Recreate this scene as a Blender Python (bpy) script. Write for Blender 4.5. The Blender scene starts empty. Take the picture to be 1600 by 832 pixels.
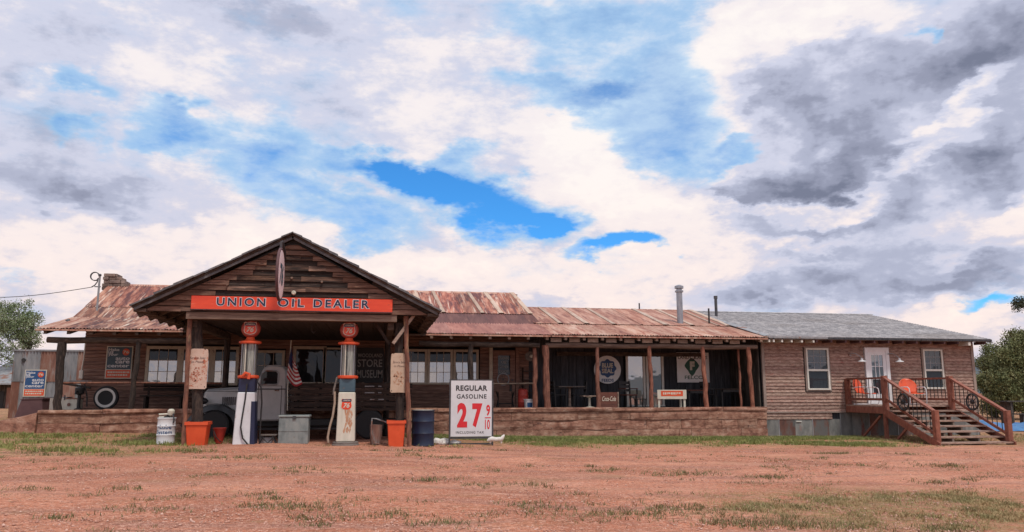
import bpy, bmesh, math, random
import numpy as np
from mathutils import Vector, Matrix, noise as mnoise
from math import sin, cos, pi, radians, sqrt, atan2

C = bpy.context.scene.collection
SC = bpy.context.scene
rng = random.Random(7)
nrg = np.random.default_rng(11)

# ------------------------------------------------------------------ camera
FPX = 1200.0                       # focal length in photo pixels (photo 1600 x 832)
PITCH = math.atan((612 - 416) / FPX)
YAW = radians(10)                  # camera turned right of the facade's depth axis
EYE = 1.55
cam = bpy.data.cameras.new("camera")
cam.sensor_width = 36.0
cam.lens = FPX / 1600 * 36.0
cam.clip_start = 0.1
cam.clip_end = 5000
co = bpy.data.objects.new("camera", cam)
C.objects.link(co)
co.location = (0, 0, EYE)
co.rotation_euler = (pi / 2 + PITCH, 0, -YAW)
SC.camera = co


def ray(px, py):
    u = (px - 800) / FPX
    v = (416 - py) / FPX
    f = cos(PITCH) - v * sin(PITCH)
    z = sin(PITCH) + v * cos(PITCH)
    return (u * cos(YAW) + f * sin(YAW), -u * sin(YAW) + f * cos(YAW), z)


def P(px, py, Y):
    """where the sight line through a photo pixel meets the upright plane at depth Y"""
    d = ray(px, py)
    t = Y / d[1]
    return (d[0] * t, Y, EYE + d[2] * t)


def PX(px, Y, py=600):
    return P(px, py, Y)[0]


def PZ(py, Y, px):
    return P(px, py, Y)[2]


# ------------------------------------------------------------------ view, sun, sky
SC.view_settings.view_transform = 'Standard'
SC.view_settings.look = 'None'
SC.view_settings.exposure = 0.0
SC.view_settings.gamma = 1.0
SC.cycles.max_bounces = 6
SC.cycles.transparent_max_bounces = 8
SC.cycles.use_denoising = True

SUN_EL, SUN_AZ = radians(62), radians(160)     # azimuth measured from +Y towards +X
sun = bpy.data.lights.new("sun", 'SUN')
sun.energy = 2.4
sun.angle = radians(7)
sun.color = (1.0, 0.94, 0.86)
so = bpy.data.objects.new("sun", sun)
C.objects.link(so)
sd = Vector((sin(SUN_AZ) * cos(SUN_EL), cos(SUN_AZ) * cos(SUN_EL), sin(SUN_EL)))
so.rotation_euler = sd.to_track_quat('Z', 'Y').to_euler()
so.location = (0, -5, 30)

W = bpy.data.worlds.new("World")
SC.world = W
W.use_nodes = True


class NT:
    def __init__(s, tree):
        s.t = tree
        s.n = tree.nodes
        s.l = tree.links

    def node(s, typ, **kw):
        n = s.n.new(typ)
        for k, v in kw.items():
            setattr(n, k, v)
        return n

    def link(s, a, b):
        s.l.new(a, b)

    def put(s, sock, v):
        if hasattr(v, 'is_output'):
            s.l.new(v, sock)
        else:
            sock.default_value = v

    def math(s, op, a, b=None, c=None, clamp=False):
        n = s.n.new('ShaderNodeMath')
        n.operation = op
        n.use_clamp = clamp
        s.put(n.inputs[0], a)
        if b is not None:
            s.put(n.inputs[1], b)
        if c is not None:
            s.put(n.inputs[2], c)
        return n.outputs[0]

    def vmath(s, op, a, b=None):
        n = s.n.new('ShaderNodeVectorMath')
        n.operation = op
        s.put(n.inputs[0], a)
        if b is not None:
            s.put(n.inputs[3 if op == 'SCALE' else 1], b)
        return n.outputs['Value' if op in ('LENGTH', 'DOT_PRODUCT') else 'Vector']

    def noise(s, vec, scale, detail=6, rough=.55, dist=0.0, col=False):
        n = s.n.new('ShaderNodeTexNoise')
        n.inputs['Scale'].default_value = scale
        n.inputs['Detail'].default_value = detail
        n.inputs['Roughness'].default_value = rough
        n.inputs['Distortion'].default_value = dist
        s.l.new(vec, n.inputs['Vector'])
        return n.outputs['Color' if col else 'Fac']

    def ramp(s, fac, stops, interp='LINEAR'):
        n = s.n.new('ShaderNodeValToRGB')
        cr = n.color_ramp
        cr.interpolation = interp
        while len(cr.elements) > len(stops):
            cr.elements.remove(cr.elements[-1])
        while len(cr.elements) < len(stops):
            cr.elements.new(1.0)
        for e, (p, c) in zip(cr.elements, stops):
            e.position = p
            e.color = (*c[:3], 1)
        s.put(n.inputs['Fac'], fac)
        return n.outputs['Color']

    def mix(s, fac, a, b, blend='MIX'):
        n = s.n.new('ShaderNodeMix')
        n.data_type = 'RGBA'
        n.blend_type = blend
        s.put(n.inputs[0], fac)
        for sock, v in ((n.inputs[6], a), (n.inputs[7], b)):
            if hasattr(v, 'is_output'):
                s.l.new(v, sock)
            else:
                sock.default_value = (*v[:3], 1)
        return n.outputs[2]

    def smooth(s, v, lo, hi, a=0.0, b=1.0):
        n = s.n.new('ShaderNodeMapRange')
        n.interpolation_type = 'SMOOTHSTEP'
        s.put(n.inputs['Value'], v)
        n.inputs['From Min'].default_value = lo
        n.inputs['From Max'].default_value = hi
        n.inputs['To Min'].default_value = a
        n.inputs['To Max'].default_value = b
        return n.outputs['Result']

    def mapping(s, vec, loc=(0, 0, 0), rot=(0, 0, 0), scale=(1, 1, 1), typ='POINT'):
        n = s.n.new('ShaderNodeMapping')
        n.vector_type = typ
        s.l.new(vec, n.inputs['Vector'])
        n.inputs['Location'].default_value = loc
        n.inputs['Rotation'].default_value = rot
        n.inputs['Scale'].default_value = scale
        return n.outputs['Vector']


def srgb(r, g, b):
    f = lambda c: (c / 255) / 12.92 if c / 255 <= .04045 else ((c / 255 + .055) / 1.055) ** 2.4
    return (f(r), f(g), f(b))


def build_sky():
    t = W.node_tree
    t.nodes.clear()
    k = NT(t)
    out = k.node('ShaderNodeOutputWorld')
    bg = k.node('ShaderNodeBackground')
    bg.inputs['Strength'].default_value = 0.1
    k.link(bg.outputs[0], out.inputs['Surface'])
    sky = k.node('ShaderNodeTexSky', sky_type='NISHITA')
    sky.sun_disc = False
    sky.sun_elevation = SUN_EL
    sky.sun_rotation = SUN_AZ
    sky.altitude = 1600
    tc = k.node('ShaderNodeTexCoord')
    d = tc.outputs['Generated']
    sep = k.node('ShaderNodeSeparateXYZ')
    k.link(d, sep.inputs[0])
    az = k.math('ARCTAN2', sep.outputs['X'], sep.outputs['Y'])
    el = k.math('ARCSINE', sep.outputs['Z'])
    comb = k.node('ShaderNodeCombineXYZ')
    k.link(az, comb.inputs[0])
    k.link(el, comb.inputs[1])
    ae = comb.outputs[0]
    # cloud-sheet coordinates: the direction, squashed upright so the noise lies in layers
    lay = k.mapping(d, scale=(1.0, 1.0, 2.1))
    streak = k.mapping(ae, rot=(0, 0, radians(24)), scale=(1.0, 3.2, 1))
    w1 = k.noise(lay, 5.5, 5, .55, col=True)
    w2 = k.noise(lay, 19, 6, .6, col=True)
    o1 = k.vmath('SCALE', k.vmath('SUBTRACT', w1, (.5, .5, .5)), 0.15)
    o2 = k.vmath('SCALE', k.vmath('SUBTRACT', w2, (.5, .5, .5)), 0.06)
    q = k.vmath('ADD', k.vmath('ADD', ae, o1), o2)

    # broad layout of the cloud sheet, worked out once into a small map of the sky (bearing x height)
    nw, nh = 1536, 768
    gx, gy = np.meshgrid((np.arange(nw) + .5) / nw * 2 * pi - pi, (np.arange(nh) + .5) / nh * pi - pi / 2)

    def field(blobs):
        acc = np.zeros((nh, nw))
        for (px, py, rx, ry, rot, amp) in blobs:
            dx, dy, dz = ray(px, py)
            n = sqrt(dx * dx + dy * dy + dz * dz)
            a0, e0 = atan2(dx, dy), math.asin(dz / n)
            x = (gx - a0) * cos(e0) * FPX
            y = (gy - e0) * FPX
            c, s_ = cos(radians(-rot)), sin(radians(-rot))
            r = np.hypot((x * c + y * s_) / rx, (-x * s_ + y * c) / ry)
            f = np.clip((1.35 - r) / 1.2, 0, 1)
            acc += amp * f * f * (3 - 2 * f)
        return acc

    pix = np.ones((nh, nw, 4), dtype=np.float32)
    pix[..., 0] = field(BLUE) * .25 + .5
    tf = field(TONE)
    pix[..., 1] = np.where(tf < 0, tf * .78, tf) * .25 + .5
    im = bpy.data.images.new("cloud_layout", nw, nh, float_buffer=True)
    im.colorspace_settings.name = 'Non-Color'
    im.pixels.foreach_set(pix.ravel())
    im.pack()
    ti = k.node('ShaderNodeTexImage', image=im, interpolation='Cubic', extension='EXTEND')
    k.link(k.mapping(q, loc=(.5, .5, 0), scale=(1 / (2 * pi), 1 / pi, 1)), ti.inputs['Vector'])
    sc_ = k.node('ShaderNodeSeparateXYZ')
    k.link(ti.outputs['Color'], sc_.inputs[0])
    blue = k.math('MULTIPLY_ADD', sc_.outputs[0], 4, -2)
    tone = k.math('MULTIPLY_ADD', sc_.outputs[1], 4, -2)
    n1 = k.noise(lay, 7, 9, .6)
    n2 = k.noise(lay, 26, 8, .62)
    n3 = k.noise(streak, 9, 8, .62)
    # openness of the cloud sheet
    op = k.math('ADD', blue, k.math('MULTIPLY', k.math('SUBTRACT', n1, .5), .9))
    op = k.math('ADD', op, k.math('MULTIPLY', k.math('SUBTRACT', n3, .5), .95))
    op = k.math('ADD', op, k.math('MULTIPLY', k.math('SUBTRACT', n2, .5), .5))
    veil = k.smooth(op, -.05, .62, 0, .88)
    hole = k.smooth(op, 0.36, 1.6)
    # how thick (dark) the clouds are
    tn = k.math('MULTIPLY_ADD', tone, .57, .31)
    tn = k.math('ADD', tn, k.math('MULTIPLY', k.math('SUBTRACT', n1, .5), .62))
    tn = k.math('ADD', tn, k.math('MULTIPLY', k.math('SUBTRACT', n2, .5), .46))
    # heaped cloud: rounded cells, bright on their crowns and dark in the creases
    thick = k.smooth(tone, .1, .55)
    wob = k.vmath('SCALE', k.vmath('SUBTRACT', k.noise(d, 13, 4, .6, col=True), (.5, .5, .5)), .16)
    dw = k.mapping(k.vmath('ADD', d, wob), scale=(1, 1, 1.5))
    for sc_v, amt in ((9.5, .60),):
        vo = k.node('ShaderNodeTexVoronoi', feature='SMOOTH_F1')
        vo.inputs['Scale'].default_value = sc_v
        vo.inputs['Smoothness'].default_value = .35
        k.link(dw, vo.inputs['Vector'])
        tn = k.math('ADD', tn, k.math('MULTIPLY', thick, k.math('MULTIPLY', k.math('SUBTRACT', vo.outputs['Distance'], .44), amt)))
    n5 = k.noise(lay, 60, 6, .65)
    tn = k.math('ADD', tn, k.math('MULTIPLY', k.math('SUBTRACT', n5, .5), .16))
    cloud = k.ramp(tn, [(0.0, srgb(255, 248, 245)), (.16, srgb(248, 240, 241)), (.38, srgb(211, 214, 233)),
                        (.60, srgb(180, 185, 207)), (.80, srgb(152, 157, 179)), (1.0, srgb(122, 128, 150))], 'EASE')
    # warm cream towards the horizon
    warm = k.smooth(el, radians(1), radians(20), .75, 0.0)
    cloud = k.mix(k.math('MULTIPLY', warm, k.smooth(tn, .28, .5, 1, 0)), cloud, k.mix(1.0, cloud, (1.08, .955, .875), 'MULTIPLY'))
    cl10 = k.mix(1.0, cloud, (10, 10, 10), 'MULTIPLY')
    blu = k.mix(1.0, sky.outputs[0], SKYTINT, 'MULTIPLY')
    thin = k.mix(.68, cl10, [c * 10 for c in srgb(138, 200, 245)])
    col = k.mix(hole, k.mix(veil, cl10, thin), blu)
    k.link(col, bg.inputs['Color'])


# cloud layout, as directions in the sky: (bearing/height given by a sight line, radii, tilt, strength)
SKYTINT = (0.40, 1.20, 1.85)
BLUE = [
    (735, 308, 165, 46, 14, 2.0), (650, 275, 90, 30, 12, 1.5), (850, 340, 70, 20, 5, 1.0), (735, 245, 70, 22, 0, .7),
    (965, 402, 90, 19, 4, 1.9), (880, 352, 50, 14, 5, .7), (1020, 405, 40, 14, 0, .6),
    (985, 195, 110, 60, 15, .62), (900, 150, 95, 26, -8, .72), (1010, 70, 140, 85, -30, .55), (850, 120, 70, 26, 0, .6), (1060, 150, 60, 70, -20, .45),
    (1145, 242, 48, 20, -8, 1.0), (1090, 200, 70, 60, 0, .4), (870, 40, 110, 46, 0, .55), (1040, 250, 70, 40, 20, .4),
    (350, 222, 120, 20, 16, .7), (300, 190, 90, 18, -5, .5), (430, 210, 45, 50, -30, .5), (420, 275, 75, 26, 10, .65), (260, 215, 60, 16, 10, .6),
    (540, 335, 140, 34, 12, .85), (530, 260, 80, 28, 10, .8), (105, 138, 48, 15, 12, .7), (95, 215, 24, 16, 0, .6), (150, 215, 30, 12, 0, .5),
    (1557, 476, 45, 11, -4, 1.4), (1432, 45, 14, 18, 20, .9), (20, 428, 60, 10, 0, .5), (740, 430, 26, 12, 0, -.2), (640, 60, 60, 50, 0, .3),
    (1300, 190, 160, 140, 0, -1.0), (1300, 380, 260, 80, 0, -1.0), (1560, 150, 120, 120, 0, -.8), (890, 245, 90, 50, 15, -.85),
    (1010, 320, 100, 46, 20, -.85), (180, 370, 260, 80, 0, -.6), (640, 130, 100, 90, 0, -.4), (480, 420, 240, 36, 0, -.6),
    (1180, 50, 100, 50, -20, -.7), (800, 460, 260, 26, 5, -.5), (780, 190, 80, 30, 0, -.4),
]
TONE = [
    (985, 160, 130, 110, 0, -.28), (400, 230, 130, 70, 10, -.16), (1110, 210, 60, 60, 0, -.2),
    (880, 210, 150, 60, 15, -.42), (920, 290, 110, 70, 0, -.4), (1030, 330, 120, 60, 15, -.42), (760, 420, 320, 50, 0, -.4),
    (1190, 45, 130, 55, -15, -.5), (1095, 110, 60, 70, 0, -.35), (1330, 15, 120, 30, 0, -.35), (450, 390, 180, 50, 5, -.42), (90, 400, 200, 45, 0, -.36),
    (660, 140, 100, 80, 0, -.2), (225, 115, 55, 40, 0, -.3), (45, 142, 40, 16, 10, -.35), (345, 95, 40, 20, 0, -.2),
    (400, 235, 50, 30, 30, -.3), (1000, 450, 150, 40, 0, -.35), (640, 220, 90, 40, 0, -.2), (1130, 400, 60, 60, 0, -.25),
    (1300, 165, 135, 110, 0, .44), (1222, 190, 65, 85, 0, .30), (1345, 225, 120, 70, 20, .36), (1420, 140, 90, 70, 0, .26), (1280, 70, 90, 30, 0, .2),
    (1545, 45, 85, 100, 0, .55), (1480, 308, 130, 42, -14, .55), (1300, 270, 140, 36, 0, .38), (1190, 286, 110, 20, 0, .42),
    (1240, 345, 140, 14, 3, .35), (1150, 330, 60, 10, 0, .3), (1230, 385, 140, 12, 0, .3), (1420, 400, 180, 26, 0, .34), (1320, 448, 300, 30, 0, .34), (1520, 430, 120, 26, 0, .36),
    (1575, 215, 80, 55, -30, .45), (1590, 280, 60, 36, -30, .3), (1110, 300, 60, 12, 5, .3), (1180, 440, 180, 26, 0, .24),
    (140, 318, 220, 36, 0, .4), (60, 255, 140, 60, 0, .2), (40, 60, 150, 110, 0, .22), (430, 20, 170, 50, 5, .3), (240, 300, 120, 50, 0, .14),
    (730, 434, 30, 9, 0, .3), (700, 375, 60, 12, 0, .15), (850, 465, 60, 10, 0, .22), (540, 180, 120, 60, 10, .12),
    (1450, 250, 50, 16, -35, -.4), (1520, 150, 70, 14, -35, -.45), (1440, 215, 40, 12, -25, -.4), (1320, 165, 36, 26, 20, -.26), (1300, 248, 34, 10, 0, -.3), (1340, 320, 80, 10, -5, -.3),
    (1590, 330, 70, 22, -20, -.4), (1540, 395, 120, 16, -8, -.3), (1250, 310, 120, 9, 0, -.28), (1180, 365, 60, 14, 0, -.3), (1590, 480, 120, 22, -10, -.4), (1440, 490, 180, 16, -8, -.3),
]
build_sky()

# ------------------------------------------------------------------ materials
def M(name, cols, scale=3.0, stretch=(1, 1, 1), rough=.8, metal=0.0, bump=0.0, bscale=None, rnd=0.0, hrnd=0.0,
      spots=None, spots2=None, detail=6, lo=.3, hi=.7, spec=.5, coat=0.0, space='world', bdist=.02):
    """procedural surface: stretched noise between colours, optional worn patches, per-piece variation"""
    m = bpy.data.materials.new(name)
    m.use_nodes = True
    t = m.node_tree
    k = NT(t)
    b = t.nodes['Principled BSDF']
    if space == 'world':
        pos = k.node('ShaderNodeNewGeometry').outputs['Position']
    else:
        pos = k.node('ShaderNodeTexCoord').outputs['Object']
    oi = k.node('ShaderNodeObjectInfo')
    shift = k.node('ShaderNodeCombineXYZ')
    k.link(k.math('MULTIPLY', oi.outputs['Random'], 37.0 if rnd else 0.0), shift.inputs[0])
    k.link(k.math('MULTIPLY', oi.outputs['Random'], 17.0 if rnd else 0.0), shift.inputs[2])
    p2 = k.vmath('ADD', pos, shift.outputs[0])
    v = k.mapping(p2, scale=stretch)
    n = k.noise(v, scale, detail, .62)
    N = len(cols)
    stops = [(lo + (hi - lo) * i / max(1, N - 1), c) for i, c in enumerate(cols)]
    col = k.ramp(n, stops) if N > 1 else None
    if col is None:
        g = k.noise(v, scale, detail, .62)
        c = cols[0]
        col = k.ramp(g, [(.3, [x * .86 for x in c]), (.7, [min(1, x * 1.1) for x in c])])
    for sp in (spots, spots2):
        if sp:
            sc_, ss, st, lo_, hi_ = sp[0], sp[1], sp[2], sp[3], sp[4]
            f = k.smooth(k.noise(k.mapping(p2, loc=(3.1, 7.7, 1.3), scale=ss), st, 7, .65), lo_, hi_)
            col = k.mix(f, col, sc_)
    if rnd or hrnd:
        h = k.node('ShaderNodeHueSaturation')
        k.link(col, h.inputs['Color'])
        k.link(k.math('MULTIPLY_ADD', oi.outputs['Random'], 2 * rnd, 1 - rnd), h.inputs['Value'])
        r2 = k.math('FRACT', k.math('MULTIPLY', oi.outputs['Random'], 13.37))
        k.link(k.math('MULTIPLY_ADD', r2, 2 * hrnd, .5 - hrnd), h.inputs['Hue'])
        k.link(k.math('MULTIPLY_ADD', r2, -.6 * rnd, 1 + .3 * rnd), h.inputs['Saturation'])
        col = h.outputs['Color']
    k.link(col, b.inputs['Base Color'])
    b.inputs['Roughness'].default_value = rough
    b.inputs['Metallic'].default_value = metal
    b.inputs['Specular IOR Level'].default_value = spec
    b.inputs['Coat Weight'].default_value = coat
    if bump:
        bn = k.node('ShaderNodeBump')
        bn.inputs['Strength'].default_value = bump
        bn.inputs['Distance'].default_value = bdist
        k.link(k.noise(v, bscale or scale * 3, 6, .6), bn.inputs['Height'])
        k.link(bn.outputs[0], b.inputs['Normal'])
    return m


def glass_mat(name, dark, refl, rough=.02):
    m = bpy.data.materials.new(name)
    m.use_nodes = True
    t = m.node_tree
    k = NT(t)
    out = t.nodes['Material Output']
    b = t.nodes['Principled BSDF']
    b.inputs['Base Color'].default_value = (*dark, 1)
    b.inputs['Roughness'].default_value = .4
    b.inputs['Specular IOR Level'].default_value = .1
    g = k.node('ShaderNodeBsdfGlossy')
    g.inputs['Color'].default_value = (.9, .92, .92, 1)
    g.inputs['Roughness'].default_value = rough
    pos = k.node('ShaderNodeNewGeometry').outputs['Position']
    bn = k.node('ShaderNodeBump')          # old panes are never quite flat
    bn.inputs['Strength'].default_value = .12
    bn.inputs['Distance'].default_value = .02
    k.link(k.noise(pos, 2.2, 2), bn.inputs['Height'])
    k.link(bn.outputs[0], g.inputs['Normal'])
    mx = k.node('ShaderNodeMixShader')
    mx.inputs[0].default_value = refl
    k.link(b.outputs[0], mx.inputs[1])
    k.link(g.outputs[0], mx.inputs[2])
    k.link(mx.outputs[0], out.inputs['Surface'])
    return m


def plain(name, col, rough=.6, metal=0.0, var=.12, scale=14):
    return M(name, [[c * (1 - var) for c in col], [min(1, c * (1 + var)) for c in col]], scale=scale, rough=rough, metal=metal)


MT = {}
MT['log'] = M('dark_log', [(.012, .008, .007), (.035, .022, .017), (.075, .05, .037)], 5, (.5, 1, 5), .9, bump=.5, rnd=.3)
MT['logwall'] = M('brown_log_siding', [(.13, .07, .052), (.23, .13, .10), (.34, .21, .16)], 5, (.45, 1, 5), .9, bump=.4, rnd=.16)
MT['gable'] = M('weathered_gable_plank', [(.02, .013, .010), (.075, .042, .03), (.19, .105, .07), (.32, .20, .14)], 3.0, (.5, 1, 5.5), .92,
                bump=.9, rnd=.4, lo=.34, hi=.74, spots=((.45, .36, .29), (.8, 1, 6), 6, .66, .74))
MT['beam'] = M('brown_beam', [(.08, .05, .038), (.15, .095, .07), (.22, .15, .11)], 4, (.5, 1, 6), .9, bump=.4, rnd=.15)
MT['rafter'] = M('rafter_wood', [(.03, .02, .016), (.07, .048, .036), (.14, .10, .075)], 5, (1, .7, 3), .9, bump=.4, rnd=.25)
MT['rafterpale'] = M('pale_rafter_wood', [(.16, .10, .075), (.27, .19, .145), (.36, .27, .21)], 5, (1, .7, 3), .9, bump=.3, rnd=.25)
MT['post'] = M('peeled_log_post', [(.08, .03, .02), (.22, .085, .055), (.33, .15, .10)], 5, (3, 3, .8), .85, bump=.5, rnd=.15,
               spots=((.05, .025, .018), (2, 2, 1), 4, .6, .72))
MT['postdark'] = M('dark_bark_post', [(.012, .009, .008), (.035, .024, .02), (.08, .055, .042)], 6, (3, 3, .8), .95, bump=.9, rnd=.1)
MT['rustpole'] = M('rusty_pipe', [(.06, .025, .02), (.17, .07, .045), (.30, .13, .075)], 4, (3, 3, .7), .85, bump=.3,
                   spots=((.38, .25, .14), (2, 2, .8), 2.3, .55, .75))
RUST = [(.11, .040, .030), (.24, .090, .060), (.38, .165, .108), (.48, .28, .20)]
MT['rust'] = M('rusted_roof_iron', RUST, 3.0, (1.8, .30, .30), .72, bump=.15, rnd=.22, hrnd=.008, lo=.36, hi=.66,
               spots=((.62, .49, .40), (4.6, .20, .20), 2.6, .54, .66), spots2=((.11, .042, .040), (2.4, .45, .45), 1.9, .50, .62))
MT['rustdark'] = M('dark_rusted_roof_iron', [(.085, .036, .036), (.14, .058, .053), (.20, .09, .075)], 2.6, (1.6, .35, .35), .72, bump=.15, rnd=.16,
                   spots=((.45, .25, .18), (2.6, .5, .5), 2.2, .6, .78))
MT['rustpale'] = M('faded_roof_iron', [(.30, .14, .095), (.44, .25, .18), (.54, .38, .30)], 2.6, (1.6, .35, .35), .7, bump=.12, rnd=.14,
                   spots=((.30, .11, .075), (3.0, .28, .28), 2.2, .49, .61))
MT['galv'] = M('galvanised_sheet', [(.18, .19, .20), (.28, .29, .30), (.36, .36, .36)], 3, (2, 2, .5), .55, metal=.3, bump=.1, rnd=.10,
               spots=((.24, .11, .07), (1.6, 1.6, .30), 1.5, .54, .64))
MT['galvrust'] = M('rusted_sheet', [(.15, .065, .048), (.25, .12, .085), (.30, .22, .18)], 3, (2, 2, .5), .75, bump=.2, rnd=.2,
                   spots=((.36, .36, .36), (1.6, 1.6, .4), 1.5, .55, .68))
MT['skirt'] = M('mottled_skirting_iron', [(.10, .11, .105), (.18, .185, .175), (.25, .25, .23)], 3, (1.5, 1, .6), .7, metal=.15, bump=.2, rnd=.28,
                spots=((.20, .055, .035), (1.2, 1.2, .5), 1.5, .56, .68))
MT['skirtrust'] = M('rusty_skirting_iron', [(.09, .052, .045), (.17, .075, .055), (.16, .135, .12)], 3, (1.5, 1, .6), .75, metal=.1, bump=.2, rnd=.2,
                    spots=((.13, .13, .125), (1.2, 1.2, .5), 1.6, .46, .58))
MT['rustmid'] = M('pinkish_rusted_iron', [(.20, .075, .062), (.32, .13, .10), (.42, .20, .155)], 2.6, (1.8, .35, .35), .72, bump=.15, rnd=.12,
                  spots=((.52, .33, .26), (3.0, .4, .4), 2.2, .58, .74))
MT['rustwing'] = M('salmon_rusted_iron', [(.19, .07, .048), (.33, .145, .098), (.43, .23, .165), (.50, .34, .26)], 2.6, (1.8, .3, .3), .72, bump=.15, rnd=.12,
                   spots=((.20, .075, .055), (2.8, .35, .35), 2.2, .52, .64))
MT['gableside'] = M('red_brown_gable_board', [(.075, .038, .026), (.17, .09, .062), (.27, .16, .115)], 4, (.5, 1, 5), .92, bump=.7, rnd=.2, spots=((.03, .02, .016), (.8, 1, 4), 4, .57, .68))
MT['steel'] = M('stovepipe_steel', [(.28, .29, .31), (.42, .43, .45)], 3, (3, 3, 1), .35, metal=.8)
MT['darksteel'] = M('dark_steel', [(.05, .05, .055), (.11, .11, .115)], 6, rough=.55, metal=.5)
MT['black'] = plain('black_iron', (.02, .019, .019), .6)
MT['rubber'] = plain('tyre_rubber', (.022, .022, .023), .8)
MT['whitewall'] = plain('whitewall_band', (.62, .60, .56), .7)
MT['cream'] = M('cream_trim_paint', [(.46, .40, .31), (.58, .51, .41)], 8, (1, 1, 1), .7, rnd=.06, spots=((.16, .13, .10), (1, 1, 1), 9, .62, .72))
MT['whitetrim'] = M('white_trim_paint', [(.62, .60, .53), (.72, .70, .63)], 6, rough=.5)
MT['whitedoor'] = M('white_door_paint', [(.70, .71, .72), (.78, .79, .80)], 5, rough=.45)
MT['taupe'] = M('taupe_trim_paint', [(.25, .19, .16), (.33, .26, .22)], 7, (1, 1, .6), .8, rnd=.06)
MT['siding'] = M('brick_toned_siding', [(.17, .098, .075), (.29, .18, .14), (.39, .262, .208), (.48, .35, .285)], 7.5, (1.0, 1, 2.6), .88,
                 bump=.5, rnd=.12, hrnd=.006, lo=.30, hi=.72, spots=((.32, .11, .085), (1.0, 1, 2.5), 3.0, .56, .74), spots2=((.13, .085, .08), (1.3, 1, 4), 6, .60, .70), bdist=.03)
MT['deckred'] = M('redwood_stain', [(.14, .045, .028), (.22, .075, .047), (.29, .11, .07)], 6, (2, 2, 1), .7, bump=.2, rnd=.12)
MT['tread'] = M('worn_stair_tread', [(.17, .095, .07), (.30, .195, .15), (.40, .30, .24)], 6, (1, 4, 4), .85, bump=.3, rnd=.14)
MT['carriage'] = M('grey_raw_timber', [(.12, .095, .075), (.23, .185, .15)], 6, (1, 1, 1), .9, bump=.3)
MT['shingle'] = None
MT['stone'] = M('red_sandstone_block', [(.16, .075, .05), (.26, .125, .083), (.345, .185, .125), (.42, .26, .19)], 3.4, (1, 1, 1.2), .95, bump=.7, bscale=14,
                rnd=.10, hrnd=.004, lo=.35, hi=.64, spots=((.12, .062, .05), (1, 1, 1.4), 5.5, .60, .70), spots2=((.50, .36, .28), (1, 1, 1.3), 7, .60, .74), bdist=.04)
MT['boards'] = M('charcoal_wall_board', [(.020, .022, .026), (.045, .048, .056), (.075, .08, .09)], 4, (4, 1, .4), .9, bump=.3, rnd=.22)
MT['oldwood'] = M('old_dark_boards', [(.02, .018, .016), (.06, .05, .042), (.13, .11, .095)], 4, (4, 4, .5), .95, bump=.5, rnd=.25)
MT['ceil'] = M('porch_ceiling_board', [(.02, .014, .012), (.045, .032, .028)], 4, (3, .4, 1), .9, rnd=.2)
MT['rooffelt'] = M('grey_roll_roofing', [(.07, .07, .075), (.13, .13, .135), (.20, .19, .19)], 5, rough=.95, bump=.6, rnd=.25)
MT['orange'] = M('orange_enamel', [(.60, .068, .018), (.72, .10, .03)], 4, rough=.45, spots=((.42, .055, .022), (1, 1, 1), 3, .56, .72), spots2=((.40, .16, .08), (1, 1, 1), 16, .66, .72))
MT['signorange'] = M('orange_red_enamel', [(.60, .045, .018), (.76, .075, .025)], 1.2, (1, 1, 5), rough=.35, spots=((.85, .20, .10), (.6, 1, 4), 1.8, .56, .76), spots2=((.30, .06, .03), (1, 1, 2), 9, .66, .73))
MT['navy'] = plain('navy_enamel', (.012, .018, .055), .4)
MT['blue'] = M('blue_drum_paint', [(.005, .012, .034), (.009, .02, .054)], 4, rough=.45, spots=((.10, .05, .03), (1, 1, 2), 7, .66, .75))
MT['bluepale'] = M('faded_blue_paint', [(.035, .075, .105), (.06, .11, .14)], 5, rough=.5, spots=((.15, .12, .10), (1, 1, 1), 6, .64, .75))
MT['white'] = M('white_enamel', [(.62, .63, .65), (.73, .74, .75)], 4, rough=.4, spots=((.42, .33, .25), (1.4, 1.4, .7), 6, .60, .74), spots2=((.30, .17, .10), (1, 1, 1), 17, .67, .72))
MT['whiteworn'] = M('worn_white_paint', [(.52, .49, .40), (.66, .63, .53)], 4, (2, 2, .6), rough=.6, spots=((.55, .20, .09), (2, 2, .8), 3, .60, .74))
MT['feedwhite'] = M('feed_sign_white', [(.74, .74, .72), (.82, .82, .80)], 4, rough=.5, spots=((.5, .42, .34), (1, 1, 1), 7, .66, .76))
MT['signwhite'] = M('white_sign_panel', [(.58, .59, .61), (.68, .69, .71)], 3, rough=.5, spots=((.48, .42, .36), (1, 1, .5), 5, .62, .78))
MT['ink'] = plain('black_lettering', (.03, .032, .035), .6)
MT['redink'] = plain('red_lettering', (.62, .02, .03), .5)
MT['pink'] = M('faded_sign_panel', [(.52, .36, .28), (.62, .47, .38)], 5, (1, 1, 1), .8, spots=((.42, .13, .07), (1, 1, .8), 6.5, .52, .62),
               spots2=((.22, .09, .07), (1, 1, 1), 15, .60, .70))
MT['pale'] = M('pale_sign_panel', [(.44, .32, .23), (.55, .42, .31)], 5, (1, 1, 1), .8, spots=((.33, .12, .07), (1, 1, .8), 8, .60, .70))
MT['bladepink'] = M('pale_pink_enamel', [(.78, .60, .60), (.84, .68, .68)], 5, rough=.5)
MT['red'] = M('red_paint', [(.30, .025, .018), (.45, .045, .03)], 6, rough=.5, spots=((.10, .04, .03), (1, 1, 1), 8, .62, .72))
MT['truckgrey'] = M('grey_truck_paint', [(.35, .345, .335), (.43, .42, .41)], 4, rough=.4, spots=((.15, .10, .075), (1, 1, .6), 5, .66, .78))
MT['fender'] = plain('black_fender_paint', (.018, .019, .022), .28)
MT['chrome'] = plain('chrome', (.75, .75, .75), .12, .95, .03)
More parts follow.
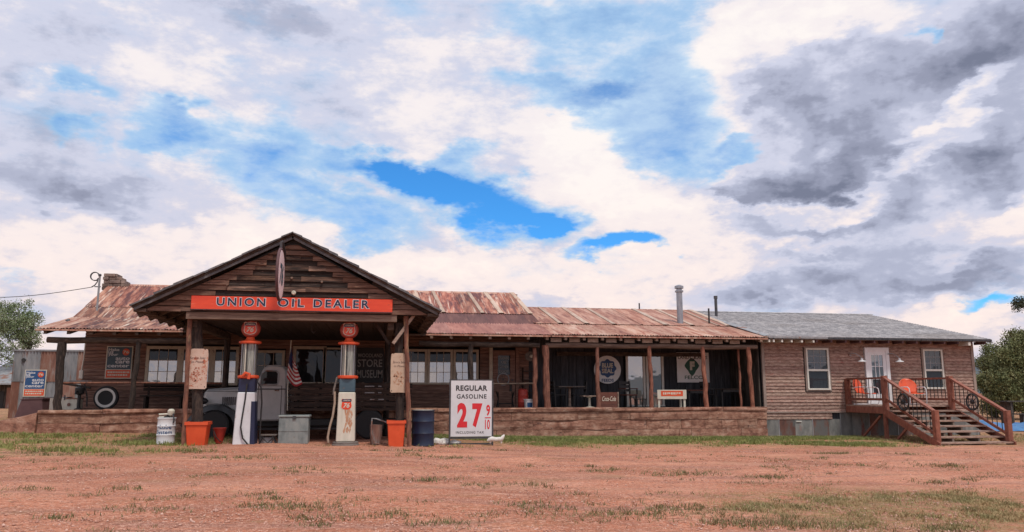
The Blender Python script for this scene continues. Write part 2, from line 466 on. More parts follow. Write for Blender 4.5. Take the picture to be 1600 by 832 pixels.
MT['greymetal'] = M('dull_zinc_chest', [(.15, .18, .18), (.24, .27, .265), (.32, .34, .32)], 4, (1.5, 1, .8), .6, metal=.25, bump=.15,
                    spots=((.16, .12, .09), (1, 1, 1), 6, .62, .74))
MT['maroon'] = M('maroon_plate', [(.075, .035, .04), (.12, .06, .062)], 3, rough=.75)
MT['gglass'] = glass_mat('dark_window_glass', (.006, .006, .007), .035)
MT['gbright'] = glass_mat('sky_reflecting_glass', (.36, .34, .30), .34)
MT['gmid'] = glass_mat('house_window_glass', (.03, .037, .045), .09)
MT['gblue'] = glass_mat('sliding_door_glass', (.10, .13, .15), .22)
MT['tarp'] = M('blue_tarp', [(.03, .12, .30), (.07, .22, .44)], 3, rough=.45, bump=.5)
MT['whiterock'] = M('white_painted_stone', [(.55, .52, .47), (.72, .70, .66)], 8, rough=.8, bump=.5, spots=((.30, .24, .17), (1, 1, 1), 9, .60, .72))
MT['signblue'] = plain('sign_blue', (.015, .075, .20), .5)
MT['signgreen'] = plain('sign_green', (.008, .085, .05), .5)
MT['tan'] = M('tan_hose_rubber', [(.30, .22, .16), (.42, .33, .25)], 8, rough=.7)
MT['cola'] = M('faded_red_crate', [(.10, .035, .025), (.17, .06, .04)], 5, (1, 1, 4), .8, bump=.3)
MT['creamink'] = plain('cream_lettering', (.62, .55, .44), .6)
MT['greyink'] = plain('grey_lettering', (.30, .29, .27), .7)
MT['lampglass'] = M('pump_cylinder_glass', [(.10, .11, .10), (.42, .43, .38)], 9, (5, 5, .3), .12)
MT['flagred'] = plain('flag_red', (.36, .025, .03), .9)
MT['flagwhite'] = plain('flag_white', (.62, .58, .56), .9)
MT['flagblue'] = plain('flag_blue', (.015, .02, .075), .9)
MT['chimney'] = M('chimney_fieldstone', [(.07, .05, .045), (.17, .12, .10), (.28, .21, .17)], 4, rough=.95, bump=.8, rnd=.3)
MT['rooftimber'] = M('grey_timber', [(.10, .085, .075), (.2, .17, .15)], 4, (1, 3, 3), .9)


# ------------------------------------------------------------------ mesh helpers
OFF = {}          # world position of each thing's origin (things are built unrotated)


class MB:
    def __init__(s):
        s.v = []
        s.f = []

    def add(s, verts, faces):
        o = len(s.v)
        s.v += [tuple(p) for p in verts]
        s.f += [tuple(i + o for i in f) for f in faces]
        return s

    def box(s, x0, x1, y0, y1, z0, z1):
        v = [(x0, y0, z0), (x1, y0, z0), (x1, y1, z0), (x0, y1, z0), (x0, y0, z1), (x1, y0, z1), (x1, y1, z1), (x0, y1, z1)]
        return s.add(v, [(0, 3, 2, 1), (4, 5, 6, 7), (0, 1, 5, 4), (1, 2, 6, 5), (2, 3, 7, 6), (3, 0, 4, 7)])

    def cbox(s, c, sx, sy, sz):
        return s.box(c[0] - sx / 2, c[0] + sx / 2, c[1] - sy / 2, c[1] + sy / 2, c[2] - sz / 2, c[2] + sz / 2)

    def hexa(s, v):
        return s.add(v, [(0, 3, 2, 1), (4, 5, 6, 7), (0, 1, 5, 4), (1, 2, 6, 5), (2, 3, 7, 6), (3, 0, 4, 7)])

    def bar(s, p0, p1, w, h=None, up=(0, 0, 1)):
        h = h or w
        a, b = Vector(p0), Vector(p1)
        d = (b - a).normalized()
        u = Vector(up)
        if abs(d.dot(u)) > .98:
            u = Vector((0, 1, 0))
        r = d.cross(u).normalized()
        u = r.cross(d).normalized()
        v = []
        for q in (a, b):
            for i, j in ((-1, -1), (1, -1), (1, 1), (-1, 1)):
                v.append(q + r * (i * w / 2) + u * (j * h / 2))
        return s.add(v, [(0, 1, 2, 3), (7, 6, 5, 4), (0, 4, 5, 1), (1, 5, 6, 2), (2, 6, 7, 3), (3, 7, 4, 0)])

    def tube(s, pts, r, n=8, closed=False, caps=True):
        pts = [Vector(p) for p in pts]
        m = len(pts)
        rs = r if isinstance(r, (list, tuple)) else [r] * m
        up = None
        rings = []
        for i, p in enumerate(pts):
            a = pts[i - 1] if (i > 0 or closed) else p
            b = pts[(i + 1) % m] if (i < m - 1 or closed) else p
            d = (b - a).normalized()
            if up is None:
                up = Vector((0, 0, 1)) if abs(d.z) < .9 else Vector((0, 1, 0))
            x = d.cross(up).normalized()
            up = x.cross(d).normalized()
            rings.append([p + (x * cos(2 * pi * j / n) + up * sin(2 * pi * j / n)) * rs[i] for j in range(n)])
        o = []
        for g in rings:
            o += g
        f = []
        for i in range(m if closed else m - 1):
            a, b = i * n, ((i + 1) % m) * n
            for j in range(n):
                f.append((a + j, a + (j + 1) % n, b + (j + 1) % n, b + j))
        if caps and not closed:
            f.append(tuple(range(n - 1, -1, -1)))
            f.append(tuple((m - 1) * n + j for j in range(n)))
        return s.add(o, f)

    def lathe(s, prof, c, n=20, axis='Z'):
        o = []
        for (r, h) in prof:
            for j in range(n):
                a = 2 * pi * j / n
                p = (r * cos(a), r * sin(a), h)
                if axis == 'Y':
                    p = (p[0], p[2], p[1])
                elif axis == 'X':
                    p = (p[2], p[0], p[1])
                o.append((c[0] + p[0], c[1] + p[1], c[2] + p[2]))
        f = []
        m = len(prof)
        for i in range(m - 1):
            for j in range(n):
                q = (i * n + j, i * n + (j + 1) % n, (i + 1) * n + (j + 1) % n, (i + 1) * n + j)
                f.append(q if axis != 'Y' else q[::-1])
        c0, c1 = tuple(range(n)), tuple((m - 1) * n + j for j in range(n))
        f.append(c0[::-1] if axis != 'Y' else c0)
        f.append(c1 if axis != 'Y' else c1[::-1])
        return s.add(o, f)

    def prism(s, poly, y0, y1, axis='Y'):
        """poly in (x,z) extruded along Y, in (y,z) extruded along X, or in (x,y) extruded along Z"""
        n = len(poly)

        def pt(a, b, t):
            return (a, t, b) if axis == 'Y' else ((t, a, b) if axis == 'X' else (a, b, t))
        v = [pt(a, b, y0) for a, b in poly] + [pt(a, b, y1) for a, b in poly]
        f = [tuple(range(n)), tuple(range(2 * n - 1, n - 1, -1))]
        for i in range(n):
            j = (i + 1) % n
            f.append((i, i + n, j + n, j))
        return s.add(v, f)

    def build(s, name, mat, parent=None, smooth=False, bevel=0.0, fix=True, loc=None):
        off = OFF.get(parent, Vector((0, 0, 0))) if parent is not None else Vector(loc or (0, 0, 0))
        me = bpy.data.meshes.new(name)
        me.from_pydata([(p[0] - off.x, p[1] - off.y, p[2] - off.z) for p in s.v], [], s.f)
        if fix or bevel:
            bm = bmesh.new()
            bm.from_mesh(me)
            bmesh.ops.recalc_face_normals(bm, faces=bm.faces)
            if bevel:
                bmesh.ops.bevel(bm, geom=bm.edges[:], offset=bevel, segments=1, affect='EDGES', clamp_overlap=True)
            bm.to_mesh(me)
            bm.free()
        if isinstance(mat, str):
            mat = MT[mat]
        me.materials.append(mat)
        if smooth:
            me.polygons.foreach_set('use_smooth', [True] * len(me.polygons))
            try:
                me.set_sharp_from_angle(angle=radians(38))
            except Exception:
                pass
        o = bpy.data.objects.new(name, me)
        C.objects.link(o)
        if parent is not None:
            o.parent = parent
            OFF[o] = off
        else:
            o.location = off
            OFF[o] = Vector(off)
        return o


def tag(o, label, cat, group=None, kind=None):
    if label:
        o['label'] = label
    if cat:
        o['category'] = cat
    if group:
        o['group'] = group
    if kind:
        o['kind'] = kind
    return o


def thing(name, label, cat, loc=(0, 0, 0), group=None):
    o = bpy.data.objects.new(name, None)
    o.empty_display_size = .3
    C.objects.link(o)
    o.location = loc
    OFF[o] = Vector(loc)
    return tag(o, label, cat, group)


def kids(o):
    return [c for c in bpy.data.objects if c.parent == o]


def copy_tree(o, parent=None, table=None):
    if table is None:
        table = {}
        for c in bpy.data.objects:
            if c.parent:
                table.setdefault(c.parent, []).append(c)
    c = o.copy()
    C.objects.link(c)
    if parent is not None:
        c.parent = parent
    for ch in table.get(o, []):
        copy_tree(ch, c, table)
    return c


def gx_(x):
    return np.interp(x, [-80, -30, -14, -7, -3, 1, 5.4, 13, 22, 60], [1.0, .65, .42, .32, .27, .2, .08, .01, -.05, -.1])


def gz(x, y):
    """height of the ground"""
    x = np.asarray(x, float)
    y = np.asarray(y, float)
    z = gx_(x)
    z = z + .2 * np.clip((y - 25) / 6, 0, 1) * np.clip((-8.5 - x) / 3, 0, 1)
    return z


def G(x, y):
    return float(gz(x, y))


def text_mesh(body, bold=0.0, shear=0.0, space=1.0, ext=.5):
    cu = bpy.data.curves.new('letters', 'FONT')
    cu.body = body
    cu.size = 1
    cu.offset = bold
    cu.shear = shear
    cu.space_character = space
    cu.resolution_u = 3
    cu.extrude = 0
    o = bpy.data.objects.new('letters', cu)
    C.objects.link(o)
    bpy.context.view_layer.update()
    me = bpy.data.meshes.new_from_object(o.evaluated_get(bpy.context.evaluated_depsgraph_get()))
    v = np.array([p.co[:2] for p in me.vertices])
    f = [tuple(p.vertices) for p in me.polygons]
    bpy.data.objects.remove(o)
    bpy.data.curves.remove(cu)
    bpy.data.meshes.remove(me)
    return v, f


def lettering(body, x0, x1, z0, z1, y, mat, parent, name='lettering', bold=0.0, shear=0.0, space=1.0, fn=None, wig=0):
    """flat print facing -Y, fitted in the box x0..x1, z0..z1 (x1 None: keep the letters' own proportions)"""
    v, f = text_mesh(body, bold, shear, space)
    lo, hi = v.min(0), v.max(0)
    sz = (z1 - z0) / (hi[1] - lo[1])
    sx = sz if x1 is None else (x1 - x0) / (hi[0] - lo[0])
    pts = []
    for a, b in v:
        X, Z = x0 + (a - lo[0]) * sx, z0 + (b - lo[1]) * sz
        pts.append(fn(X, Z) if fn else (X, y, Z))
    m = MB()
    m.add(pts, f)
    return m.build(name, mat, parent, fix=False)


def window(parent, x0, x1, z0, z1, y, cols, rows, fmat, panes, fw=.06, mw=.018, depth=.06, name='window', mull=None):
    """frame proud of the wall at y, panes and glazing bars as pieces of it"""
    f = MB()
    f.box(x0 - fw, x1 + fw, y - depth, y, z1, z1 + fw)
    f.box(x0 - fw, x1 + fw, y - depth - .02, y, z0 - fw * .8, z0)
    f.box(x0 - fw, x0, y - depth + .004, y, z0, z1)
    f.box(x1, x1 + fw, y - depth + .004, y, z0, z1)
    w = f.build(name, fmat, parent)
    b = MB()
    for i in range(1, cols):
        xx = x0 + (x1 - x0) * i / cols
        b.box(xx - mw / 2, xx + mw / 2, y - depth * .7, y - depth * .3, z0, z1)
    for j in range(1, rows):
        zz = z0 + (z1 - z0) * j / rows
        b.box(x0, x1, y - depth * .7 - .003, y - depth * .3, zz - mw / 2, zz + mw / 2)
    if mull is not None:
        zz = z0 + (z1 - z0) * mull
        b.box(x0, x1, y - depth * .85, y - depth * .25, zz - .03, zz + .03)
    if cols > 1 or rows > 1:
        b.build('glazing_bar', fmat, w)
    for j in range(rows):
        for i in range(cols):
            a0, a1 = x0 + (x1 - x0) * i / cols, x0 + (x1 - x0) * (i + 1) / cols
            c0, c1 = z0 + (z1 - z0) * j / rows, z0 + (z1 - z0) * (j + 1) / rows
            t = rng.uniform(-.002, .002)
            yy = y - depth * .35
            g = MB().hexa([(a0, yy - t, c0), (a1, yy + t, c0), (a1, yy + .01, c0), (a0, yy + .01, c0),
                           (a0, yy - t, c1), (a1, yy + t, c1), (a1, yy + .01, c1), (a0, yy + .01, c1)])
            g.build('pane', panes[j] if isinstance(panes, list) else panes, w)
    return w


def spans(x0, x1, zc, openings):
    """the runs of a wall row at height zc left between openings"""
    cuts = sorted((max(x0, a), min(x1, b)) for a, b, c, d in openings if c < zc < d and b > x0 and a < x1)
    out, x = [], x0
    for a, b in cuts:
        if a > x + .02:
            out.append((x, a))
        x = max(x, b)
    if x < x1 - .02:
        out.append((x, x1))
    return out

MT['globe'] = M('orange_red_globe', [(.30, .045, .03), (.40, .065, .045)], 5, rough=.45)
MT['gablegap'] = M('shaded_gable_gap', [(.010, .007, .006), (.028, .018, .014), (.07, .042, .032)], 3.0, (.6, 1, 5), .95, bump=.8, rnd=.3, spots=((.16, .10, .075), (1, 1, 5), 5, .62, .72))  # near-black tone paints the shade in gaps left by missing boards
MT['seam'] = M('pale_weathered_seam', [(.34, .22, .16), (.46, .34, .26), (.54, .43, .35)], 2.6, (2.6, .4, .4), .7, rnd=.12, spots=((.34, .15, .10), (3, .5, .5), 3, .55, .68))
MT['rust_print'] = M('rust_stain', [(.42, .20, .11), (.55, .32, .20)], 9, rough=.8)
MT['redfade'] = M('faded_red_print', [(.40, .13, .08), (.5, .2, .13)], 9, rough=.8)

# ------------------------------------------------------------------ ground
def build_ground():
    xs = np.unique(np.concatenate([np.linspace(-900, -60, 22), np.linspace(-60, -16, 30), np.arange(-16, 27, .14), np.linspace(27, 70, 30), np.linspace(70, 900, 22)]))
    ys = np.unique(np.concatenate([np.linspace(-300, 3, 24), np.arange(3, 26, .12), np.linspace(26, 60, 40), np.linspace(60, 1200, 30)]))
    X, Y = np.meshgrid(xs, ys)
    Z = gz(X, Y)
    # ruts and lumps
    r2 = np.random.default_rng(3)
    for i in range(46):
        L = 10 ** r2.uniform(-.5, .75)
        th = r2.uniform(-.5, .5) if i % 3 else r2.uniform(0, pi)
        amp = .0085 * L ** .6
        kx, ky = -sin(th) / L * 2 * pi, cos(th) / L * 2 * pi
        Z = Z + amp * .22 * np.sin(X * kx + Y * ky + r2.uniform(0, 6) + .8 * np.sin(X * ky * .7 - Y * kx * .6))
    nx, ny = len(xs), len(ys)
    co_ = np.stack([X, Y, Z], -1).reshape(-1, 3)
    i = np.arange(nx * ny).reshape(ny, nx)
    q = np.stack([i[:-1, :-1], i[:-1, 1:], i[1:, 1:], i[1:, :-1]], -1).reshape(-1, 4)
    me = np_mesh('ground', co_, q)
    me.materials.append(MT['ground'])
    me.polygons.foreach_set('use_smooth', [True] * len(me.polygons))
    o = bpy.data.objects.new('ground', me)
    C.objects.link(o)
    tag(o, 'pinkish gravel yard with faint ruts and dry grass in front of the store', None, kind='structure')


def np_mesh(name, co_, faces):
    k = faces.shape[1]
    me = bpy.data.meshes.new(name)
    me.vertices.add(len(co_))
    me.vertices.foreach_set('co', np.ascontiguousarray(co_, dtype=np.float32).ravel())
    me.loops.add(faces.size)
    me.loops.foreach_set('vertex_index', np.ascontiguousarray(faces, dtype=np.int32).ravel())
    me.polygons.add(len(faces))
    me.polygons.foreach_set('loop_start', np.arange(0, faces.size, k, dtype=np.int32))
    me.polygons.foreach_set('loop_total', np.full(len(faces), k, dtype=np.int32))
    me.update(calc_edges=True)
    return me


def ground_material():
    m = bpy.data.materials.new('red_gravel')
    m.use_nodes = True
    k = NT(m.node_tree)
    b = m.node_tree.nodes['Principled BSDF']
    pos = k.node('ShaderNodeNewGeometry').outputs['Position']
    flat = k.mapping(pos, scale=(1, 1, 0))
    n1 = k.noise(flat, .35, 6, .6)
    n2 = k.noise(k.mapping(flat, rot=(0, 0, radians(4)), scale=(.28, 1.5, 1)), 1.1, 7, .62)
    n3 = k.noise(k.mapping(flat, scale=(.6, 1.4, 1)), 9, 7, .72)
    n4 = k.noise(flat, 38, 4, .75)
    c = k.ramp(n1, [(.36, (.31, .108, .058)), (.5, (.46, .170, .094)), (.64, (.56, .24, .145))])
    c = k.mix(k.smooth(n2, .48, .64, 0, .85), c, (.33, .15, .105))
    c = k.mix(k.smooth(n2, .28, .42, .5, 0), c, (.68, .40, .30))
    c = k.mix(k.smooth(n3, .52, .63, 0, .85), c, (.22, .10, .068))
    c = k.mix(k.smooth(n3, .36, .46, .7, 0), c, (.64, .36, .26))
    c = k.mix(k.smooth(n4, .54, .64, 0, .9), c, (.62, .37, .28))
    c = k.mix(k.smooth(n4, .34, .46, .9, 0), c, (.18, .08, .052))
    vo = k.node('ShaderNodeTexVoronoi')
    vo.inputs['Scale'].default_value = 26
    k.link(flat, vo.inputs['Vector'])
    st = k.smooth(vo.outputs['Distance'], .18, .32, 1, 0)
    pick = k.math('GREATER_THAN', k.noise(flat, 7, 3), .52)
    sepc = k.node('ShaderNodeSeparateColor')
    k.link(vo.outputs['Color'], sepc.inputs[0])
    stone = k.ramp(sepc.outputs[0], [(0, (.30, .15, .11)), (.5, (.52, .30, .23)), (1, (.66, .47, .39))])
    c = k.mix(k.math('MULTIPLY', st, k.math('MULTIPLY', pick, .8)), c, stone)
    n8 = k.noise(k.mapping(flat, loc=(2, 9, 0), scale=(.45, 1.1, 1)), .9, 6, .7)
    c = k.mix(k.smooth(n8, .53, .66, 0, .65), c, (.27, .15, .085))
    n6 = k.noise(flat, 15, 3, .85)
    n7 = k.noise(k.mapping(flat, loc=(5, 3, 0), scale=(.8, 1.2, 1)), 6.5, 5, .8)
    c = k.mix(k.smooth(n6, .57, .63, 0, .8), c, (.17, .075, .05))
    c = k.mix(k.smooth(n6, .39, .43, .75, 0), c, (.66, .40, .30))
    c = k.mix(k.smooth(n7, .60, .66, 0, .8), c, (.20, .105, .06))
    # worn wheel tracks sweeping across the yard
    sp0 = k.node('ShaderNodeSeparateXYZ')
    k.link(k.vmath('ADD', flat, k.vmath('SCALE', k.vmath('SUBTRACT', k.noise(flat, .16, 3, .5, col=True), (.5, .5, .5)), 5.0)), sp0.inputs[0])
    for (y0, sl) in ((17.4, .02), (15.6, .02), (13.2, -.05), (11.6, -.05), (19.2, -.12)):
        dd = k.math('ABSOLUTE', k.math('SUBTRACT', k.math('SUBTRACT', sp0.outputs[1], k.math('MULTIPLY', sp0.outputs[0], sl)), y0))
        brk = k.smooth(k.noise(flat, .5, 4), .38, .6)
        c = k.mix(k.math('MULTIPLY', brk, k.smooth(dd, .12, .5, .30, 0)), c, (.62, .32, .22))
        c = k.mix(k.math('MULTIPLY', brk, k.smooth(k.math('ABSOLUTE', k.math('SUBTRACT', dd, .5)), .05, .25, .25, 0)), c, (.30, .135, .09))
    # thin dry turf and matted green along the wall, at the left and in the near right corner
    sp = k.node('ShaderNodeSeparateXYZ')
    k.link(pos, sp.inputs[0])
    x, y = sp.outputs[0], sp.outputs[1]
    strip = k.math('MULTIPLY', k.smooth(k.math('ADD', y, k.math('MULTIPLY', k.math('SUBTRACT', k.noise(flat, .8, 5), .5), 4.5)), 18.8, 21.5), k.smooth(x, .8, 3.0))
    left = k.math('MULTIPLY', k.smooth(k.math('ADD', x, k.math('MULTIPLY', k.math('SUBTRACT', n1, .5), 4)), -3.6, -5.0), k.smooth(k.math('ADD', y, k.math('MULTIPLY', k.math('SUBTRACT', k.noise(flat, .6, 5), .5), 5)), 15.6, 17.4))
    dx = k.math('DIVIDE', k.math('SUBTRACT', x, 7.0), 2.9)
    dy = k.math('DIVIDE', k.math('SUBTRACT', y, 9.2), 2.1)
    near = k.smooth(k.math('SQRT', k.math('ADD', k.math('MULTIPLY', dx, dx), k.math('MULTIPLY', dy, dy))), .5, 1.25, 1, 0)
    far = k.smooth(y, 30, 45)
    turf = k.math('MAXIMUM', k.math('MAXIMUM', strip, left), k.math('MAXIMUM', near, far))
    patch = k.smooth(k.noise(k.mapping(flat, scale=(.6, 1.1, 1)), 1.0, 6, .6), .60, .70, 0, .55)
    turf = k.math('MAXIMUM', turf, patch)
    tf = k.math('MULTIPLY', turf, k.smooth(k.noise(flat, 5, 6, .65), .34, .62))
    tc = k.ramp(k.noise(flat, 3.2, 6, .65), [(.3, (.12, .11, .04)), (.5, (.24, .18, .075)), (.7, (.36, .25, .12))])
    c = k.mix(k.math('MULTIPLY', tf, .8), c, tc)
    k.link(c, b.inputs['Base Color'])
    b.inputs['Roughness'].default_value = .97
    b.inputs['Specular IOR Level'].default_value = .2
    bn = k.node('ShaderNodeBump')
    bn.inputs['Strength'].default_value = .9
    bn.inputs['Distance'].default_value = .025
    h = k.math('ADD', k.math('MULTIPLY', n3, 1.0), k.math('ADD', k.math('MULTIPLY', n4, .5), k.math('MULTIPLY', st, .35)))
    k.link(h, bn.inputs['Height'])
    k.link(bn.outputs[0], b.inputs['Normal'])
    return m


MT['ground'] = ground_material()
build_ground()


def gnoise(x, y, s, seed=0):
    """cheap smooth random field for planting"""
    r = np.random.default_rng(seed)
    v = np.zeros_like(x)
    for i in range(14):
        a, ph, f = r.uniform(0, 2 * pi), r.uniform(0, 6.3), s * r.uniform(.5, 2.2)
        v += np.sin((x * cos(a) + y * sin(a)) * f + ph + 1.3 * np.sin((x * sin(a) - y * cos(a)) * f * .6 + ph * 2))
    return v / 14 * 2.2


def leaf_material(name, cols, scale, rough=.7, trans=.25):
    m = M(name, cols, scale, rough=rough, detail=4, lo=.3, hi=.7)
    b = m.node_tree.nodes['Principled BSDF']
    b.inputs['Specular IOR Level'].default_value = .25
    return m


MT['grass'] = leaf_material('meadow_grass', [(.38, .32, .14), (.25, .26, .085), (.15, .18, .05), (.40, .33, .15)], 1.6)
MT['drygrass'] = leaf_material('dry_grass', [(.30, .21, .11), (.40, .29, .15), (.24, .22, .095), (.46, .33, .19)], 2.2)
MT['tuft'] = leaf_material('olive_tuft', [(.13, .115, .05), (.22, .18, .085), (.11, .12, .045), (.32, .23, .12)], 2.6)
MT['pebble'] = M('gravel_stone', [(.30, .14, .10), (.50, .27, .20), (.66, .46, .38)], 6, rough=.95, detail=3)


def grass(name, pts, hmin, hmax, mat, label, blades=3, lean=.9, width=.0055):
    n = len(pts)
    p = np.repeat(pts, blades, axis=0) + np.stack([nrg.normal(0, .03, n * blades), nrg.normal(0, .03, n * blades)], -1)
    N = len(p)
    z = gz(p[:, 0], p[:, 1]) - .012
    a = nrg.uniform(0, 2 * pi, N)
    h = nrg.uniform(hmin, hmax, N) * np.repeat(nrg.uniform(.6, 1.25, n), blades)
    w = width * nrg.uniform(.6, 1.4, N) * (.6 + p[:, 1] / 26)
    la = nrg.uniform(0, 2 * pi, N)
    l = nrg.uniform(.1, lean, N) * h
    bx, by = np.cos(a) * w, np.sin(a) * w
    v0 = np.stack([p[:, 0] - bx, p[:, 1] - by, z], -1)
    v1 = np.stack([p[:, 0] + bx, p[:, 1] + by, z], -1)
    mx, my, mz = p[:, 0] + np.cos(la) * l * .4, p[:, 1] + np.sin(la) * l * .4, z + h * .62
    v2 = np.stack([mx + bx * .7, my + by * .7, mz], -1)
    v3 = np.stack([mx - bx * .7, my - by * .7, mz], -1)
    v4 = np.stack([p[:, 0] + np.cos(la) * l, p[:, 1] + np.sin(la) * l, z + h], -1)
    v = np.stack([v0, v1, v2, v3, v4], 1).reshape(-1, 3)
    b = np.arange(N)[:, None] * 5
    f = np.concatenate([b + [0, 1, 2], b + [0, 2, 3], b + [3, 2, 4]], 0)
    me = np_mesh(name, v, f)
    me.materials.append(MT[mat])
    o = bpy.data.objects.new(name, me)
    C.objects.link(o)
    return tag(o, label, None, kind='stuff')


def scatter(n, x0, x1, y0, y1, dens):
    x = nrg.uniform(x0, x1, n)
    y = nrg.uniform(y0, y1, n)
    k = nrg.uniform(0, 1, n) < dens(x, y)
    return np.stack([x[k], y[k]], -1)


sm = lambda t: np.clip(t, 0, 1) ** 2 * (3 - 2 * np.clip(t, 0, 1))
# green strip along the foot of the porch wall
strip_pts = scatter(110000, 1.0, 16.3, 19.2, 24.65, lambda x, y: np.maximum(.95 * sm((y - 22.7) / .9), sm((y - 19.9 + gnoise(x, y, .9, 1) * 1.7) / 4.4) * (.06 + .94 * sm((gnoise(x, y, 1.7, 5) + .35) / .8)) * (.3 + .7 * sm((gnoise(x, y, 5, 15) + .5) / .8)) * np.clip((x - 1.2) / 2.5, .35, 1)))
grass('grass', strip_pts, .02, .095, 'grass', 'green and straw coloured grass strip along the foot of the stone porch wall', 5)
left_pts = scatter(42000, -14, -3.4, 15.5, 24.4, lambda x, y: sm((y - 16.9 + gnoise(x, y, .8, 2) * 1.0) / 1.8) * (.08 + .92 * sm((gnoise(x, y, 1.4, 9) + .30) / .8)) * (.3 + .7 * sm((gnoise(x, y, 5, 19) + .5) / .8)) * np.clip((-3.2 - x) / 2.2, .1, 1) * np.where((y > 20.8), .5, 1.0))
grass('grass', left_pts, .02, .11, 'grass', 'patchy green grass on the left side of the yard below the porch wall', 5)
right_pts = scatter(16000, 16, 27, 19, 26, lambda x, y: .5 * sm((y - 20.2 + gnoise(x, y, .9, 3)) / 2) * (.2 + .8 * sm((gnoise(x, y, 1.9, 6) + .4) / .9)))
grass('grass', right_pts, .02, .09, 'drygrass', 'thin dry grass around the foot of the wooden stairs', 5)
near_pts = scatter(90000, 1.0, 11.5, 7.6, 12.2, lambda x, y: sm(1.3 - np.hypot((x - 7.1) / 3.0, (y - 9.2) / 2.2)) * (.10 + .90 * sm((gnoise(x, y, 2.6, 4) + .25) / .8)))
grass('grass', near_pts, .012, .05, 'drygrass', 'matted olive and straw grass patch in the near right corner', 4, lean=1.3, width=.0042)
tuft_pts = scatter(200000, -8, 18, 7.6, 20.5, lambda x, y: (.6 * sm((gnoise(x, y * 1.4, 1.7, 8) - .50) / .6) + .5 * sm((gnoise(x, y * 1.5, 3.3, 18) - .60) / .5)) * np.where(y < 10.5, 1.0, .5) * (.15 + .85 * (gnoise(x, y, 6.5, 28) > .1)))
grass('grass', tuft_pts, .018, .07, 'tuft', 'scattered flat tufts of dry grass across the gravel yard', 4, lean=1.3, width=.0042)


def clumps():
    r = np.random.default_rng(77)
    pts = []
    spots_ = [(480, 812, 1.0), (545, 800, .7), (600, 822, .8), (840, 805, .8), (905, 822, 1.1), (985, 812, .9), (1060, 800, 1.0), (1120, 812, 1.2), (1190, 818, 1.2), (1250, 822, 1.2),
              (900, 780, .5), (748, 768, .5), (405, 798, .6), (35, 790, .7), (130, 800, .5), (225, 822, .8), (290, 800, .6), (70, 742, .9), (120, 748, .6), (1095, 738, .7), (1200, 742, .8), (1180, 755, .7),
              (960, 735, .5), (830, 765, .6), (660, 800, .5), (1030, 775, .6), (1340, 725, .9), (1480, 722, .8), (700, 740, .5), (330, 730, .4), (1560, 740, .8), (460, 755, .4)]
    for px, py, s_ in spots_:
        d = ray(px, py)
        t_ = (.1 - EYE) / d[2]
        spots_xy = (d[0] * t_, d[1] * t_)
        pts.append((*spots_xy, s_))
    for i in range(60):
        y = 7.8 + r.random() ** 1.3 * 12
        pts.append((r.uniform(-.58, .85) * y, y, r.uniform(.2, .7)))
    out = []
    for x, y, s_ in pts:
        n = int(95 * s_ * s_ + 8)
        a = r.normal(0, 1, (n, 2)) * np.array([.26 * s_ * (.5 + y / 14), .15 * s_ * (.5 + y / 10)])
        out.append(a + np.array([x, y]))
    p = np.concatenate(out)
    grass('grass', p, .015, .075, 'tuft', 'scattered olive and straw weed clumps on the gravel yard', 5, lean=1.2, width=.0048)


clumps()


def pebbles():
    n = 26000
    y = 7.5 + nrg.random(n) ** 1.6 * 14
    x = nrg.uniform(-.55, .85, n) * y
    k = (gnoise(x, y, 1.3, 12) > -.1) | (nrg.random(n) < .6)
    x, y = x[k], y[k]
    n = len(x)
    r = .006 + .014 * nrg.random(n) ** 5 + .003 * (y / 20)
    z = gz(x, y)
    base = np.array([(1, 0, 0), (.3, .95, 0), (-.85, .55, 0), (-.8, -.6, 0), (.35, -.95, 0), (0.05, 0.1, .75), (.1, -.1, -.6)])
    v = base[None] * r[:, None, None] * nrg.uniform(.65, 1.35, (n, 7, 3))
    a = nrg.uniform(0, 6.3, n)
    c, s_ = np.cos(a)[:, None], np.sin(a)[:, None]
    vx, vy = v[..., 0] * c - v[..., 1] * s_, v[..., 0] * s_ + v[..., 1] * c
    v = np.stack([vx + x[:, None], vy + y[:, None], v[..., 2] + z[:, None]], -1).reshape(-1, 3)
    f = np.array([(i, (i + 1) % 5, 5) for i in range(5)] + [((i + 1) % 5, i, 6) for i in range(5)])
    F = (np.arange(n)[:, None, None] * 7 + f[None]).reshape(-1, 3)
    me = np_mesh('gravel', v, F)
    me.materials.append(MT['pebble'])
    o = bpy.data.objects.new('gravel', me)
    C.objects.link(o)
    tag(o, 'loose reddish gravel stones strewn over the yard', None, kind='stuff')


pebbles()

# far wooded hill beyond the house's right end, and low country all round
hb = MB()
hv, hf = [], []
nseg = 72
for i in range(nseg):
    a = 2 * pi * i / nseg
    for j, (R_, hh) in enumerate(((700, -3), (820, .55), (980, 1.0), (1150, -3))):
        hgt = hh * (16 + 12 * sin(a * 3 + 1) + 9 * sin(a * 7 + 2) + 26 * math.exp(-((a - radians(46)) / .12) ** 2)) if hh > 0 else hh
        hv.append((R_ * sin(a), R_ * cos(a), hgt))
for i in range(nseg):
    for j in range(3):
        a, b_ = i * 4 + j, ((i + 1) % nseg) * 4 + j
        hf.append((a, b_, b_ + 1, a + 1))
hb.add(hv, hf)
ho = hb.build('hills', M('far_wooded_hill', [(.05, .07, .09), (.09, .11, .12)], .02, rough=1), None, smooth=True)
tag(ho, 'low blue grey wooded hills on the horizon', None, kind='structure')


